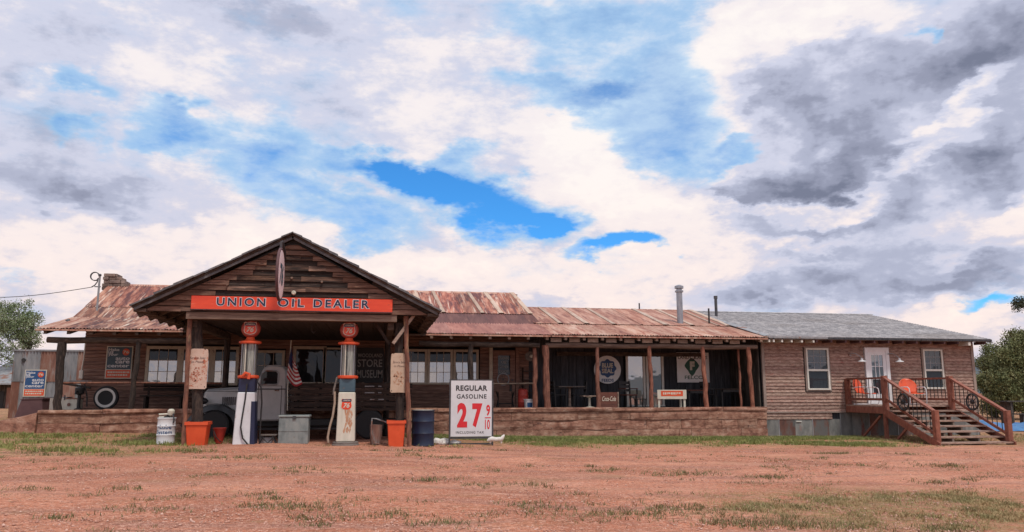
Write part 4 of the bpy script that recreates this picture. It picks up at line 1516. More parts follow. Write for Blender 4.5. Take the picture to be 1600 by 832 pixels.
# ------------------------------------------------------------------ the brick-toned house
def shingle_material():
    m = bpy.data.materials.new('asphalt_shingle')
    m.use_nodes = True
    k = NT(m.node_tree)
    b = m.node_tree.nodes['Principled BSDF']
    pos = k.node('ShaderNodeNewGeometry').outputs['Position']
    br = k.node('ShaderNodeTexBrick')
    br.offset = .5
    br.inputs['Scale'].default_value = 1.0
    br.inputs['Brick Width'].default_value = .33
    br.inputs['Row Height'].default_value = .14
    br.inputs['Mortar Size'].default_value = .006
    br.inputs['Color1'].default_value = (.28, .28, .295, 1)
    br.inputs['Color2'].default_value = (.44, .435, .445, 1)
    br.inputs['Mortar'].default_value = (.10, .10, .105, 1)
    k.link(pos, br.inputs['Vector'])
    n = k.noise(k.mapping(pos, scale=(1, .6, .6)), 5, 8, .78)
    c = k.mix(.75, br.outputs['Color'], k.ramp(n, [(.36, (.17, .17, .185)), (.5, (.36, .355, .365)), (.62, (.58, .565, .56))]))
    n2 = k.noise(pos, .5, 5)
    c = k.mix(k.smooth(n2, .5, .7, 0, .35), c, (.24, .21, .19))
    k.link(c, b.inputs['Base Color'])
    b.inputs['Roughness'].default_value = .95
    return m


MT['shingle'] = shingle_material()


def house():
    t = thing('house', 'brick toned clapboard house with grey shingle roof joining the store at right', 'house', (17.6, 25.3, 0))
    Y = 25.3
    X0, X1 = 13.38, 21.84
    Z0, Z1 = .84, 3.34
    EV, RD = (24.68, 3.43), (31.5, 4.98)
    # roof courses
    n = 44
    for side in (0, 1):
        sh = MB()
        e = EV if side == 0 else (38.3, 3.43)
        for i in range(n):
            a, b = lerp2(e, RD, i / n), lerp2(e, RD, (i + 1) / n)
            cuts = [13.32]
            while cuts[-1] < 22.0:
                cuts.append(min(22.16, cuts[-1] + 2.2))
            for xa, xb in zip(cuts, cuts[1:]):
                l1, l2 = .022 + rng.uniform(-.003, .004), .004
                sh.hexa([(xa, a[0], a[1]), (xb, a[0], a[1]), (xb, b[0], b[1]), (xa, b[0], b[1]),
                         (xa, a[0], a[1] + l1), (xb, a[0], a[1] + l1), (xb, b[0], b[1] + l2), (xa, b[0], b[1] + l2)])
        o = sh.build('shingle_courses', 'shingle', t, fix=False)
        o['kind'] = 'stuff'
    MB().prism([(EV[0] + .02, EV[1] - .10), (EV[0] + .02, EV[1] - .004), (RD[0], RD[1] - .004), (38.28, 3.43), (38.28, 3.33), (RD[0], RD[1] - .12)], 13.36, 22.12, 'X').build('roof_deck', 'rooftimber', t)
    MB().prism([(RD[0] - .15, RD[1]), (RD[0], RD[1] + .05), (RD[0] + .15, RD[1])], 13.3, 22.18, 'X').build('ridge_cap', 'shingle', t)
    MB().box(15.6, 22.14, EV[0] - .02, EV[0] + .015, EV[1] - .075, EV[1] - .002).build('fascia', 'boards', t)
    MB().box(13.36, 15.6, EV[0] - .02, EV[0] + .015, EV[1] - .06, EV[1] - .002).build('fascia', 'galv', t)
    MB().prism([(24.66, 3.30), (24.66, 3.42), (31.5, 4.97), (31.5, 4.84)], 22.12, 22.16, 'X').build('rake_board', 'galv', t)
    # rafter tails and light brackets below the eave
    for px in (1201, 1208, 1221, 1236, 1252, 1270):
        x = PX(px, 24.75, 532)
        MB().box(x - .03, x + .03, 24.70, 25.2, 3.24, 3.37).build('eave_bracket', 'whitetrim', t)
    x = 15.2
    while x < 22:
        MB().box(x - .03, x + .03, 24.71, 25.25, 3.25, 3.36).build('rafter', 'maroon', t)
        x += .56
    MB().box(21.2, 21.3, 24.70, 25.2, 3.2, 3.36).build('eave_bracket', 'whitetrim', t)
    # cladding, course by course, lapped
    ops = [(14.98, 16.02, 1.56, 3.12), (17.36, 18.36, 1.0, 3.16), (19.66, 20.62, 1.60, 3.13)]
    z = Z0
    h = .1135
    while z < Z1 + .02:
        for a, b in spans(X0 + .1, X1 - .09, z + h / 2, ops):
            x = a
            while x < b - .01:
                L = rng.uniform(1.8, 3.6)
                x2 = min(x + L, b)
                if b - x2 < .5:
                    x2 = b
                j = rng.uniform(-.005, .005)
                MB().hexa([(x, Y - .034 + j, z), (x2 - .004, Y - .034 + j, z), (x2 - .004, Y + .03, z), (x, Y + .03, z),
                           (x, Y - .008, z + h - .004), (x2 - .004, Y - .008, z + h - .004), (x2 - .004, Y + .03, z + h - .004), (x, Y + .03, z + h - .004)]).build('siding_board', 'siding', t)
                x = x2
        z += h
    MB().box(X0 + .02, X1 - .02, Y + .031, Y + .06, .3, 3.5).build('wall', 'boards', t)
    MB().box(X0, X0 + .1, Y - .05, Y + .03, Z0 + .02, Z1).build('corner_board', 'taupe', t)
    MB().box(X1 - .09, X1 + .02, Y - .05, Y + .06, Z0 + .02, Z1).build('corner_board', 'taupe', t)
    MB().box(X0 - .05, X1 + .03, Y - .075, Y + .02, Z0 - .03, Z0 + .015).build('water_table', 'taupe', t)
    for k, z in enumerate((.59, .70)):
        x = X0 - .03
        while x < 15.9:
            x2 = min(15.95, x + rng.uniform(1.2, 2.2))
            MB().hexa([(x, Y - .05, z), (x2 - .005, Y - .05, z), (x2 - .005, Y + .03, z), (x, Y + .03, z),
                       (x, Y - .03, z + .106), (x2 - .005, Y - .03, z + .106), (x2 - .005, Y + .03, z + .106), (x, Y + .03, z + .106)]).build('siding_board', 'siding', t)
            x = x2
    # skirting sheets
    x = X0 - .1
    k = 0
    while x < X1:
        w = rng.choice((.46, .62, .50, .66))
        x2 = min(x + w, X1)
        zt = .585 if x < 15.9 else .8
        m = ('skirt', 'skirtrust', 'skirt', 'skirtrust', 'skirt', 'skirt')[k % 6]
        j = rng.uniform(-.006, .006)
        MB().box(x, x2 - .006, Y - .03 + j, Y - .022 + j, G(x, Y) - .05, zt).build('skirting_sheet', m, t)
        if k % 2:
            MB().box(x - .016, x + .016, Y - .042 + j, Y - .031 + j, G(x, Y) - .05, zt - .004).build('skirting_batten', 'galv', t)
        x = x2
        k += 1
    MB().box(14.55, 14.75, Y - .06, Y - .032, .50, .53).build('vent_slot', 'whitetrim', t)
    # side and back walls, gable
    for x in (X0 + .02, X1 - .08):
        MB().box(x, x + .06, Y + .065, 37.6, .0, 3.45).build('side_wall', 'boards' if x < 15 else 'siding', t)
        MB().prism([(25.4, 3.45), (37.6, 3.45), (31.5, 4.8)], x, x + .05, 'X').build('gable_wall', 'boards' if x < 15 else 'siding', t)
    MB().box(X0, X1, 37.6, 37.7, 0, 3.45).build('back_wall', 'siding', t)
    # windows: six over one, with the lower sash set back
    for (a, b, z0, z1) in ((15.13, 15.89, 1.66, 3.02), (19.80, 20.48, 1.70, 3.02)):
        w = MB()
        fw = .055
        y = Y - .07
        w.box(a - fw, b + fw, y, Y + .02, z1, z1 + fw)
        w.box(a - fw, b + fw, y - .02, Y + .02, z0 - fw, z0)
        w.box(a - fw, a, y + .003, Y + .02, z0, z1)
        w.box(b, b + fw, y + .003, Y + .02, z0, z1)
        zm = z0 + (z1 - z0) * .47
        w.box(a, b, y + .012, Y + .01, zm - .035, zm + .035)
        wo = w.build('window', 'whitetrim', t)
        MB().box(a - .11, b + .11, Y - .045, Y - .0, z0 - .11, z0 - fw - .002).build('casing', 'taupe', wo)
        MB().box(a - .11, b + .11, Y - .045, Y - .0, z1 + fw + .002, z1 + .11).build('casing', 'taupe', wo)
        MB().box(a - .11, a - fw - .002, Y - .045, Y - .0, z0 - fw, z1 + fw).build('casing', 'taupe', wo)
        MB().box(b + fw + .002, b + .11, Y - .045, Y - .0, z0 - fw, z1 + fw).build('casing', 'taupe', wo)
        bars = MB()
        for q in (1, 2):
            xx = a + (b - a) * q / 3
            bars.box(xx - .009, xx + .009, Y - .03, Y - .012, zm + .035, z1)
            zz = zm + .035 + (z1 - zm - .035) * q / 3
            bars.box(a, b, Y - .033, Y - .012, zz - .009, zz + .009)
        bars.build('glazing_bar', 'galv', wo)
        for i in range(3):
            for j in range(3):
                xa, xb = a + (b - a) * i / 3, a + (b - a) * (i + 1) / 3
                za = zm + .035 + (z1 - zm - .035) * j / 3
                zb = zm + .035 + (z1 - zm - .035) * (j + 1) / 3
                MB().box(xa, xb, Y - .02 + rng.uniform(-.001, .001), Y - .005, za, zb).build('pane', 'gmid', wo)
        MB().box(a, b, Y - .012, Y, z0, zm - .035).build('pane', 'gmid', wo)
    # door: white, nine small panes above
    a, b, z0, z1 = 17.50, 18.22, 1.06, 3.0
    f = MB()
    f.box(a - .12, a, Y - .08, Y + .02, z0, z1 + .12)
    f.box(b, b + .12, Y - .08, Y + .02, z0, z1 + .12)
    f.box(a, b, Y - .078, Y + .02, z1, z1 + .12)
    f.box(a, a + .13, Y - .05, Y, z0, z1)
    f.box(b - .13, b, Y - .05, Y, z0, z1)
    f.box(a + .13, b - .13, Y - .05, Y, z1 - .15, z1)
    f.box(a + .13, b - .13, Y - .05, Y, z0, z0 + .4)
    f.box(a + .13, b - .13, Y - .048, Y, 1.98, 2.04)
    do = f.build('door', 'whitedoor', t)
    bars = MB()
    for q in (1, 2):
        xx = a + .13 + (b - a - .26) * q / 3
        bars.box(xx - .011, xx + .011, Y - .045, Y - .02, 2.04, z1 - .15)
    zz = 2.04 + (z1 - .15 - 2.04) / 2
    bars.box(a + .13, b - .13, Y - .047, Y - .02, zz - .011, zz + .011)
    bars.build('glazing_bar', 'whitedoor', do)
    for i in range(3):
        for j in range(2):
            w_ = (b - a - .26) / 3
            h_ = (z1 - .15 - 2.04) / 2
            MB().box(a + .13 + i * w_, a + .13 + (i + 1) * w_, Y - .03 + rng.uniform(-.001, .001), Y - .01, 2.04 + j * h_, 2.04 + (j + 1) * h_).build('pane', 'gblue', do)
    MB().box(a + .13, b - .13, Y - .03, Y - .01, z0 + .4, 1.98).build('pane', 'gmid', do)
    MB().box(b - .10, b - .04, Y - .09, Y - .05, 2.0, 2.12).build('door_handle', 'darksteel', do)
    # gooseneck lamps
    for px, flip in ((1348, 1), (1407, 1)):
        c = P(px, 565, 25.0)
        x = c[0]
        base = MB().tube([(x - .32, Y - .03, 2.84), (x - .32, Y - .12, 2.90), (x - .22, Y - .2, 2.90), (x - .06, Y - .24, 2.80), (x, Y - .25, 2.72)], .014, 6)
        base.lathe([(.05, -.02), (.05, .02)], (x - .32, Y - .05, 2.84), 10, 'Y')
        lo = base.build('wall_lamp', 'galv', t)
        MB().lathe([(.15, 2.60), (.145, 2.615), (.05, 2.66), (.03, 2.74)], (x, Y - .25, 0), 16).build('shade', 'white', lo, smooth=True)
    # plumbing vent
    MB().lathe([(.06, 4.3), (.06, 5.38), (.08, 5.38), (.08, 5.5)], (13.95, 30.0, 0), 12).build('vent_pipe', 'darksteel', t)
    # flashing where the iron roof meets the shingles
    MB().hexa([(13.2, EV[0], 3.44), (13.4, EV[0], 3.47), (13.4, 31.2, 4.96), (13.2, 31.2, 4.93), (13.2, EV[0], 3.455), (13.4, EV[0], 3.485), (13.4, 31.2, 4.99), (13.2, 31.2, 4.96)]).build('flashing', 'galv', t)


house()


# ------------------------------------------------------------------ deck and stairs
def deck():
    t = thing('deck_stairs', 'reddish wooden deck and wide open stairs at the house door', 'deck', (18.2, 23.9, 0))
    ZD = 1.09
    YF = 23.1
    XA, XB, XC = 16.46, 16.5, 18.94
    k = 0
    y = YF
    while y < 25.2:
        MB().box(XA, XC + .06, y, y + .135, ZD - .04, ZD + rng.uniform(-.002, .002)).build('deck_board', 'tread', t)
        y += .14
    MB().box(XA, XA + .04, YF, 25.2, ZD - .26, ZD - .042).build('rim_board', 'deckred', t)
    MB().box(XC, XC + .04, YF, 25.2, ZD - .26, ZD - .042).build('rim_board', 'deckred', t)
    for x in (XB + .06, XC - .05):
        MB().box(x - .05, x + .05, YF + .05, YF + .15, -.1, ZD - .05).build('deck_post', 'deckred', t)
    # newels
    bot = 20.85
    new = [(XB + .02, YF - .02, ZD - .3, 2.06), (XC + .02, YF - .02, ZD - .3, 2.06), (XB + .04, bot, -.06, 1.0), (XC + .06, bot, -.08, .98),
           (XC + .02, 25.15, ZD, 2.0), (XB + .05, 25.15, ZD - .2, 2.0)]
    for x, y, a, b in new:
        MB().box(x - .078, x + .078, y - .078, y + .078, a, b).build('newel_post', 'deckred', t, bevel=.01)
    # rails
    def rail(p, q, zt, zb, n, tops=('deckred', 'deckred')):
        (xa, ya, za), (xb, yb_, zb_) = p, q
        MB().bar((xa, ya, za + zt), (xb, yb_, zb_ + zt), .13, .06).build('hand_rail', 'deckred', t)
        MB().bar((xa, ya, za + zb), (xb, yb_, zb_ + zb), .05, .08).build('bottom_rail', 'deckred', t)
        for i in range(n):
            s_ = (i + 1) / (n + 1)
            x, y, z = xa + (xb - xa) * s_, ya + (yb_ - ya) * s_, za + (zb_ - za) * s_
            MB().tube([(x, y, z + zb), (x, y, z + zt)], .013, 6).build('baluster', 'black', t)
    rail((XC + .02, YF + .05, ZD), (XC + .02, 25.1, ZD), .9, .2, 10)
    rail((XB + .04, YF + .05, ZD), (XB + .04, 25.1, ZD), .9, .2, 9)
    rail((XB + .02, YF - .05, ZD), (XB + .04, bot + .05, .07), .9, .22, 11)
    rail((XC + .02, YF - .05, ZD), (XC + .06, bot + .05, .05), .9, .22, 11)
    # stringers and treads
    n = 7
    run = (YF - bot + .12) / n
    for i in range(n):
        z = ZD - (i + 1) * (ZD - .0) / (n + .35)
        y1 = YF - i * run
        MB().box(XB + .0, XC + .10, y1 - run - .02, y1 + .01, z - .045, z).build('tread', 'tread', t)
    for x, m in ((XB - .03, 'deckred'), (XC + .08, 'deckred')):
        MB().hexa([(x - .02, YF, ZD - .32), (x + .02, YF, ZD - .32), (x + .02, bot - .2, -.16), (x - .02, bot - .2, -.16),
                   (x - .02, YF, ZD - .07), (x + .02, YF, ZD - .07), (x + .02, bot - .2, .05), (x - .02, bot - .2, .05)]).build('stringer', m, t)
    for x in (XB + .75, XB + 1.65):
        poly = [(YF, ZD - .05)]
        for i in range(n):
            z = ZD - (i + 1) * ZD / (n + .35) - .045
            poly += [(YF - i * run, z), (YF - (i + 1) * run, z)]
        poly += [(bot - .12, -.1), (bot + .2, -.1), (YF, ZD - .42)]
        MB().prism(poly, x - .03, x + .03, 'X').build('carriage', 'carriage', t)
    MB().bar((XB + .02, 22.6, .05), (XB + .02, 22.0, .50), .06, .06).build('brace', 'deckred', t)
    MB().bar((XB + .0, YF + 1.3, .0), (XB + .03, YF + .3, .75), .06, .06).build('brace', 'deckred', t)
    # wagon wheels hung on the two stair rails
    for x, y, z, lab in ((XB - .06, 22.1, 1.22, 'iron wagon wheel hung on the left stair rail beside the orange chair'),
                         (XC - .03, 22.1, 1.22, 'iron wagon wheel hung on the right stair rail nearest the trees')):
        w = thing('wagon_wheel', lab, 'wheel', (x, y, z), 'wagon wheels hung on the stair rails')
        R_ = .25
        ring = [(x, y + R_ * cos(a), z + R_ * sin(a)) for a in [2 * pi * i / 22 for i in range(22)]]
        MB().tube(ring, .028, 6, closed=True).build('rim', 'black', w, smooth=True)
        MB().lathe([(.05, -.05), (.07, -.03), (.07, .03), (.05, .05)], (x, y, z), 10, 'X').build('hub', 'black', w)
        for i in range(10):
            a = 2 * pi * i / 10
            MB().tube([(x, y + .05 * cos(a), z + .05 * sin(a)), (x, y + R_ * cos(a), z + R_ * sin(a))], .011, 5).build('spoke', 'darksteel', w)


deck()


# ------------------------------------------------------------------ signs
def shield(cx, cz, y, w, h, parent, m_top='navy', m_body='signorange', txt='76', top='UNION', small=True):
    """oil company shield with a dark cap band over the figures"""
    def pts(k):
        return [(cx + a * w / 2 * k, cz + b * h / 2 * k) for a, b in ((-.86, 1), (-.45, .90), (0, .98), (.45, .90), (.86, 1), (1, .8), (.86, .5), (.92, .1), (1, -.3), (.9, -.65), (.6, -.88), (0, -1), (-.6, -.88), (-.9, -.65), (-1, -.3), (-.92, .1), (-.86, .5), (-1, .8))]
    e = MB().prism(pts(1.1), y - .003, y).build('emblem', 'whiteworn', parent)
    MB().prism(pts(1.0), y - .006, y - .0032).build('emblem_face', m_body, e)
    cap = [p for p in pts(.97) if p[1] > cz + h * .2]
    MB().prism([(cx - w * .44, cz + h * .22), (cx + w * .44, cz + h * .22), (cx + w * .47, cz + h * .38), (cx + w * .42, cz + h * .47), (cx, cz + h * .46), (cx - w * .42, cz + h * .47), (cx - w * .47, cz + h * .38)], y - .009, y - .0062).build('emblem_band', m_top, e)
    lettering(txt, cx - w * .31, cx + w * .31, cz - h * .33, cz + h * .12, y - .011, 'whiteworn', e, bold=.03, shear=.25)
    if top:
        lettering(top, cx - w * .36, cx + w * .36, cz + h * .28, cz + h * .40, y - .011, 'whiteworn', e, bold=.02)
    return e


def big_sign():
    y = 19.54
    a, b = P(299, 464, y), P(613, 488, y)
    x0, x1, z1, z0 = a[0], b[0], a[2] + .03, b[2] - .01
    t = thing('fuel_sign', 'long orange red enamel sign with dark blue letters across the canopy front', 'sign', ((x0 + x1) / 2, y, z0))
    MB().box(x0, x1, y, y + .05, z0, z1).build('panel', 'signorange', t, bevel=.006)
    MB().box(x0 - .01, x1 + .01, y - .006, y + .03, z0 - .012, z0 + .006).build('edge_trim', 'maroon', t)
    wx = [(338.5, 414.5, 'UNION'), (434, 475, 'OIL'), (490, 577, 'DEALER')]
    for p0, p1, s_ in wx:
        q0, q1 = PX(p0, y, 476), PX(p1, y, 476)
        zz0, zz1 = z0 + .095, z0 + .295
        g = .012
        for bold, mat, yy, gg in ((.055, 'signwhite', y - .003, .014), (.022, 'navy', y - .006, 0)):
            lettering(s_, q0 - gg, q1 + gg, zz0 - gg, zz1 + gg, yy, mat, t, bold=bold, space=1.35)


big_sign()


def blade_sign():
    x = P(438, 430, 18.75)[0]
    cz = P(438, 429, 18.7)[2]
    R_ = .61
    cy = 18.72
    t = thing('blade_sign', 'round pale pink enamel disc sign hung edge-on from a bracket at the canopy gable', 'sign', (x, cy, cz))
    def disc(r, h0, h1):
        return MB().lathe([(r * .98, h0), (r, h0 + .008), (r, h1 - .008), (r * .98, h1)], (x, cy, cz), 40, 'X')
    disc(R_ - .03, -.03, .03).build('panel', 'bladepink', t)
    ring = [(x, cy + R_ * cos(a), cz + R_ * sin(a)) for a in [2 * pi * i / 44 for i in range(44)]]
    MB().tube(ring, .035, 6, closed=True).build('rim', 'maroon', t, smooth=True)
    lettering('76', cy - .33, cy + .33, cz - .27, cz + .27, 0, 'bluepale', t, bold=.05, shear=.2, fn=lambda a, b: (x + .033, a, b))
    top = cz + R_
    MB().tube([(x, 19.5, top + .02), (x, 19.3, top + .1), (x, cy + .1, top + .2), (x, cy - .1, top + .16), (x, cy - .08, top + .02)], .03, 7).build('bracket', 'darksteel', t)
    MB().tube([(x + .01, 19.6, top - .12), (x, cy + .3, top + .15)], .022, 6).build('bracket_stay', 'darksteel', t)


blade_sign()


def price_sign():
    y = 20.5
    a, b = P(705, 595, y), P(767, 682, y)
    x0, x1, z1, z0 = a[0], b[0] + .02, a[2], b[2]
    t = thing('price_sign', 'white gasoline price board with large red figures standing on the grass', 'sign', ((x0 + x1) / 2, y, G(x0, y)))
    MB().box(x0, x1, y, y + .035, z0, z1).build('panel', 'signwhite', t)
    f = MB()
    f.box(x0 - .045, x0 - .005, y + .0, y + .05, G(x0, y) - .1, z1 - .02)
    f.box(x1 + .005, x1 + .045, y + .0, y + .05, G(x1, y) - .1, z1 - .02)
    f.box(x0 - .005, x1 + .005, y + .01, y + .05, z0 - .06, z0 - .01)
    f.box(x0 - .045, x1 + .045, y + .01, y + .05, G(x1, y) + .03, G(x1, y) + .07)
    f.box(x0 - .045, x1 + .045, y + .005, y + .045, z1 + .002, z1 + .03)
    f.build('frame', 'darksteel', t)
    W_, H_ = x1 - x0, z1 - z0
    def L(s_, u0, u1, v0, v1, mat, bold=.02, **kw):
        lettering(s_, x0 + W_ * u0, x0 + W_ * u1, z0 + H_ * v0, z0 + H_ * v1, y - .004, mat, t, bold=bold, **kw)
    L('REGULAR', .12, .89, .815, .915, 'ink', .035, space=1.1)
    L('GASOLINE', .14, .87, .675, .755, 'ink', .02, space=1.15)
    L('2', .155, .40, .16, .60, 'redink', .05)
    L('7', .52, .77, .16, .59, 'redink', .05)
    L('9', .865, .96, .365, .565, 'redink', .03)
    L('10', .835, .955, .125, .30, 'redink', .02)
    MB().box(x0 + W_ * .83, x0 + W_ * .975, y - .006, y - .002, z0 + H_ * .325, z0 + H_ * .34).build('fraction_bar', 'redink', t)
    L('INCLUDING TAX', .13, .81, .05, .095, 'ink', .01, space=1.2)


price_sign()


def care_sign(name_y, px0, py0, px1, py1, label, panel_dark):
    y = name_y
    a, b = P(px0, py0, y), P(px1, py1, y)
    x0, z1, x1, z0 = a[0], a[2], b[0], b[2]
    t = thing('wall_sign', label, 'sign', ((x0 + x1) / 2, y, z0), 'auto care signs')
    MB().box(x0, x1, y, y + .02, z0, z1).build('panel', 'whiteworn', t)
    w, h = x1 - x0, z1 - z0
    MB().box(x0 + .03, x1 - .03, y - .003, y - .0005, z0 + h * .285, z1 - .03).build('blue_field', panel_dark, t)
    MB().box(x0 + .03, x1 - .03, y - .003, y - .0005, z0 + .03, z0 + h * .265).build('orange_field', 'orange', t)
    for s_, u0, u1, v in (('Make', .07, .48, .85), ('us', .07, .26, .765), ('your', .07, .45, .68), ('auto', .36, .90, .575), ('care', .36, .90, .465), ('center', .07, .90, .345)):
        lettering(s_, x0 + w * u0, x0 + w * u1, z0 + h * v, z0 + h * (v + (.08 if v > .6 else .09)), y - .005, 'signwhite', t, bold=.02)
    e = MB().lathe([(h * .105, -.006), (h * .105, -.0032)], (x0 + w * .74, y, z0 + h * .82), 24, 'Y').build('emblem', 'orange', t)
    lettering('76', x0 + w * .63, x0 + w * .85, z0 + h * .775, z0 + h * .865, y - .008, 'whiteworn', e, bold=.03)
    for q in (.17, .085):
        m = MB()
        k = random.Random(int(q * 1000))
        x = x0 + w * .1
        while x < x1 - w * .14:
            d = k.uniform(.03, .07)
            m.box(x, x + d, y - .005, y - .003, z0 + h * q, z0 + h * (q + .05))
            x += d + .018
        m.build('faded_print', 'whiteworn', t)


care_sign(27.16, 167.5, 541, 204.5, 592, 'blue and orange auto care poster on the brown log wall above the whitewall tyre', 'bluepale')
care_sign(30.55, 39.5, 578, 69.5, 620, 'blue and orange auto care poster sign on the corrugated iron shed', 'signblue')


def museum_sign():
    y = 27.12
    cx, cz = P(578, 570, y)[0], P(578, 571, y)[2]
    w, h = .50, .60
    t = thing('museum_sign', 'dark barrel shaped sign with grey letters on the wall behind the right pump', 'sign', (cx, y, cz))
    pl = []
    for i in range(9):
        q = -1 + i / 4
        pl.append((cx + w * (1 - .10 * q * q), cz + h * q))
    poly = pl + [(2 * cx - a, b) for a, b in pl[::-1]]
    MB().prism(poly, y, y + .05).build('board', 'black', t)
    lettering('WOODLAND', cx - .42, cx + .42, cz + .27, cz + .40, y - .004, 'greyink', t, bold=.01)
    lettering('STORE', cx - .42, cx + .42, cz - .06, cz + .20, y - .004, 'greyink', t, bold=.01)
    lettering('MUSEUM', cx - .43, cx + .43, cz - .43, cz - .16, y - .004, 'greyink', t, bold=.01)


museum_sign()


def round_sign():
    y = 27.4
    c = P(949, 578, y)
    R_ = .51
    t = thing('round_sign', 'round white and blue feed sign on the dark porch wall', 'sign', c)
    MB().lathe([(R_, -.02), (R_, .02)], c, 44, 'Y').build('panel', 'feedwhite', t)
    n = 96
    poly = []
    for i in range(n):
        a = 2 * pi * i / n
        r = .315 * (1 + .075 * cos(8 * a))
        poly.append((c[0] + r * sin(a), c[2] + .05 + r * cos(a)))
    MB().prism(poly, y - .026, y - .0205).build('emblem', 'signblue', t)
    lettering('BLUE', c[0] - .21, c[0] + .21, c[2] + .07, c[2] + .24, y - .029, 'whiteworn', t, bold=.04)
    lettering('SEAL', c[0] - .22, c[0] + .22, c[2] - .13, c[2] + .04, y - .029, 'whiteworn', t, bold=.04)
    lettering('FEEDS', c[0] - .23, c[0] + .23, c[2] - .44, c[2] - .33, y - .024, 'signblue', t, bold=.03)


round_sign()


def square_sign():
    y = 27.42
    a, b = P(1057, 551, y), P(1109, 598, y)
    x0, z1, x1, z0 = a[0], a[2], b[0], b[2]
    w, h = x1 - x0, z1 - z0
    cx = (x0 + x1) / 2 - .05
    t = thing('square_sign', 'square white and green feed sign behind a log post on the dark porch wall', 'sign', ((x0 + x1) / 2, y, z0))
    MB().box(x0, x1, y, y + .03, z0, z1).build('panel', 'feedwhite', t)
    lettering('LAND', x0 + w * .04, x0 + w * .38, z0 + h * .78, z0 + h * .89, y - .003, 'ink', t, bold=.015)
    MB().tube([(cx + .03 + .10 * cos(q) * .9, y - .006, z0 + h * .84 + .085 * sin(q)) for q in [2 * pi * i / 18 for i in range(18)]], .018, 5, closed=True).build('ring_emblem', 'maroon', t)
    lettering('LAKES', x0 + w * .58, x0 + w * .95, z0 + h * .78, z0 + h * .89, y - .003, 'ink', t, bold=.015)
    poly = []
    cz = z0 + h * .56
    for i in range(40):
        q = 2 * pi * i / 40
        r = .29 if not (pi * .78 < q < pi * 1.22) else .29 + .10 * (1 - abs(q - pi) / (pi * .22))
        sx, sz = sin(q), cos(q)
        m_ = (abs(sx) ** 1.3 + abs(sz) ** 1.3) ** (-1 / 1.3)
        poly.append((cx + r * sx * m_, cz + r * sz * m_))
    e = MB().prism(poly, y - .006, y - .0005).build('emblem', 'signgreen', t)
    lettering('F', cx - .08, cx + .11, cz - .17, cz + .16, y - .009, 'whiteworn', e, bold=.07)
    lettering('FELCO', x0 + w * .23, x0 + w * .80, z0 + h * .11, z0 + h * .23, y - .003, 'signgreen', t, bold=.02)


square_sign()


def note_sign(px0, py0, px1, py1, y, mat, label):
    a, b = P(px0, py0, y), P(px1, py1, y)
    x0, z1, x1, z0 = a[0], a[2], b[0], b[2]
    t = thing('post_sign', label, 'sign', ((x0 + x1) / 2, y, z0), 'rusted metal signs on the canopy posts')
    r = random.Random(int(px0))
    n = 9
    e = lambda: r.uniform(-.008, .008)
    poly = [(x0 + .03, z0 + e()), ((x0 + x1) / 2, z0 + e()), (x1 - .03, z0 + e()), (x1 + e(), z0 + .03)]
    poly += [(x1 + e(), z0 + (z1 - z0) * q) for q in (.3, .6, .85)]
    poly += [(x1 - .01, z1 - .02), (x1 - .05, z1 - .005), (x1 - .075, z1 - .03), (x1 - .11, z1), (x0 + .10, z1), (x0 + .07, z1 - .02), (x0 + .035, z1 - .012), (x0 + .01, z1 - .03)]
    poly += [(x0 + e(), z0 + (z1 - z0) * q) for q in (.8, .55, .25)] + [(x0, z0 + .03)]
    MB().prism(poly, y, y + .012).build('panel', mat, t)
    w, h = x1 - x0, z1 - z0
    lettering('Service Sales', x0 + w * .12, x1 - w * .12, z0 + h * .74, z0 + h * .80, y - .003, 'maroon', t, shear=.3)
    lettering('to Please', x0 + w * .2, x1 - w * .18, z0 + h * .645, z0 + h * .70, y - .003, 'maroon', t, shear=.3)
    m = MB()
    for i in range(60):
        q = r.uniform(0, 6.3)
        k = r.random() ** .6
        cx, cz = x0 + w * (.5 + .33 * k * cos(q)), z0 + h * (.34 + .20 * k * sin(q))
        aw, ah = r.uniform(.006, .022), r.uniform(.006, .03)
        m.add([(cx - aw, y - .003, cz), (cx + aw * .3, y - .003, cz - ah), (cx + aw, y - .003, cz + ah * .3), (cx - aw * .2, y - .003, cz + ah)], [(0, 1, 2, 3)])
    m.build('faded_drawing', 'rust_print' if mat == 'pale' else 'redfade', t, fix=False)
    for u, v in ((.08, .05), (.92, .05)):
        MB().lathe([(.012, -.008), (.012, 0)], (x0 + w * u, y, z0 + h * v), 8, 'Y').build('nail', 'black', t)


note_sign(294, 545, 322, 608, 19.83, 'pink', 'rusted pinkish metal sign on the left canopy post above an orange planter')
note_sign(611, 552, 635.5, 614, 19.84, 'pale', 'pale tan metal sign on the right canopy post beside the blue drum')


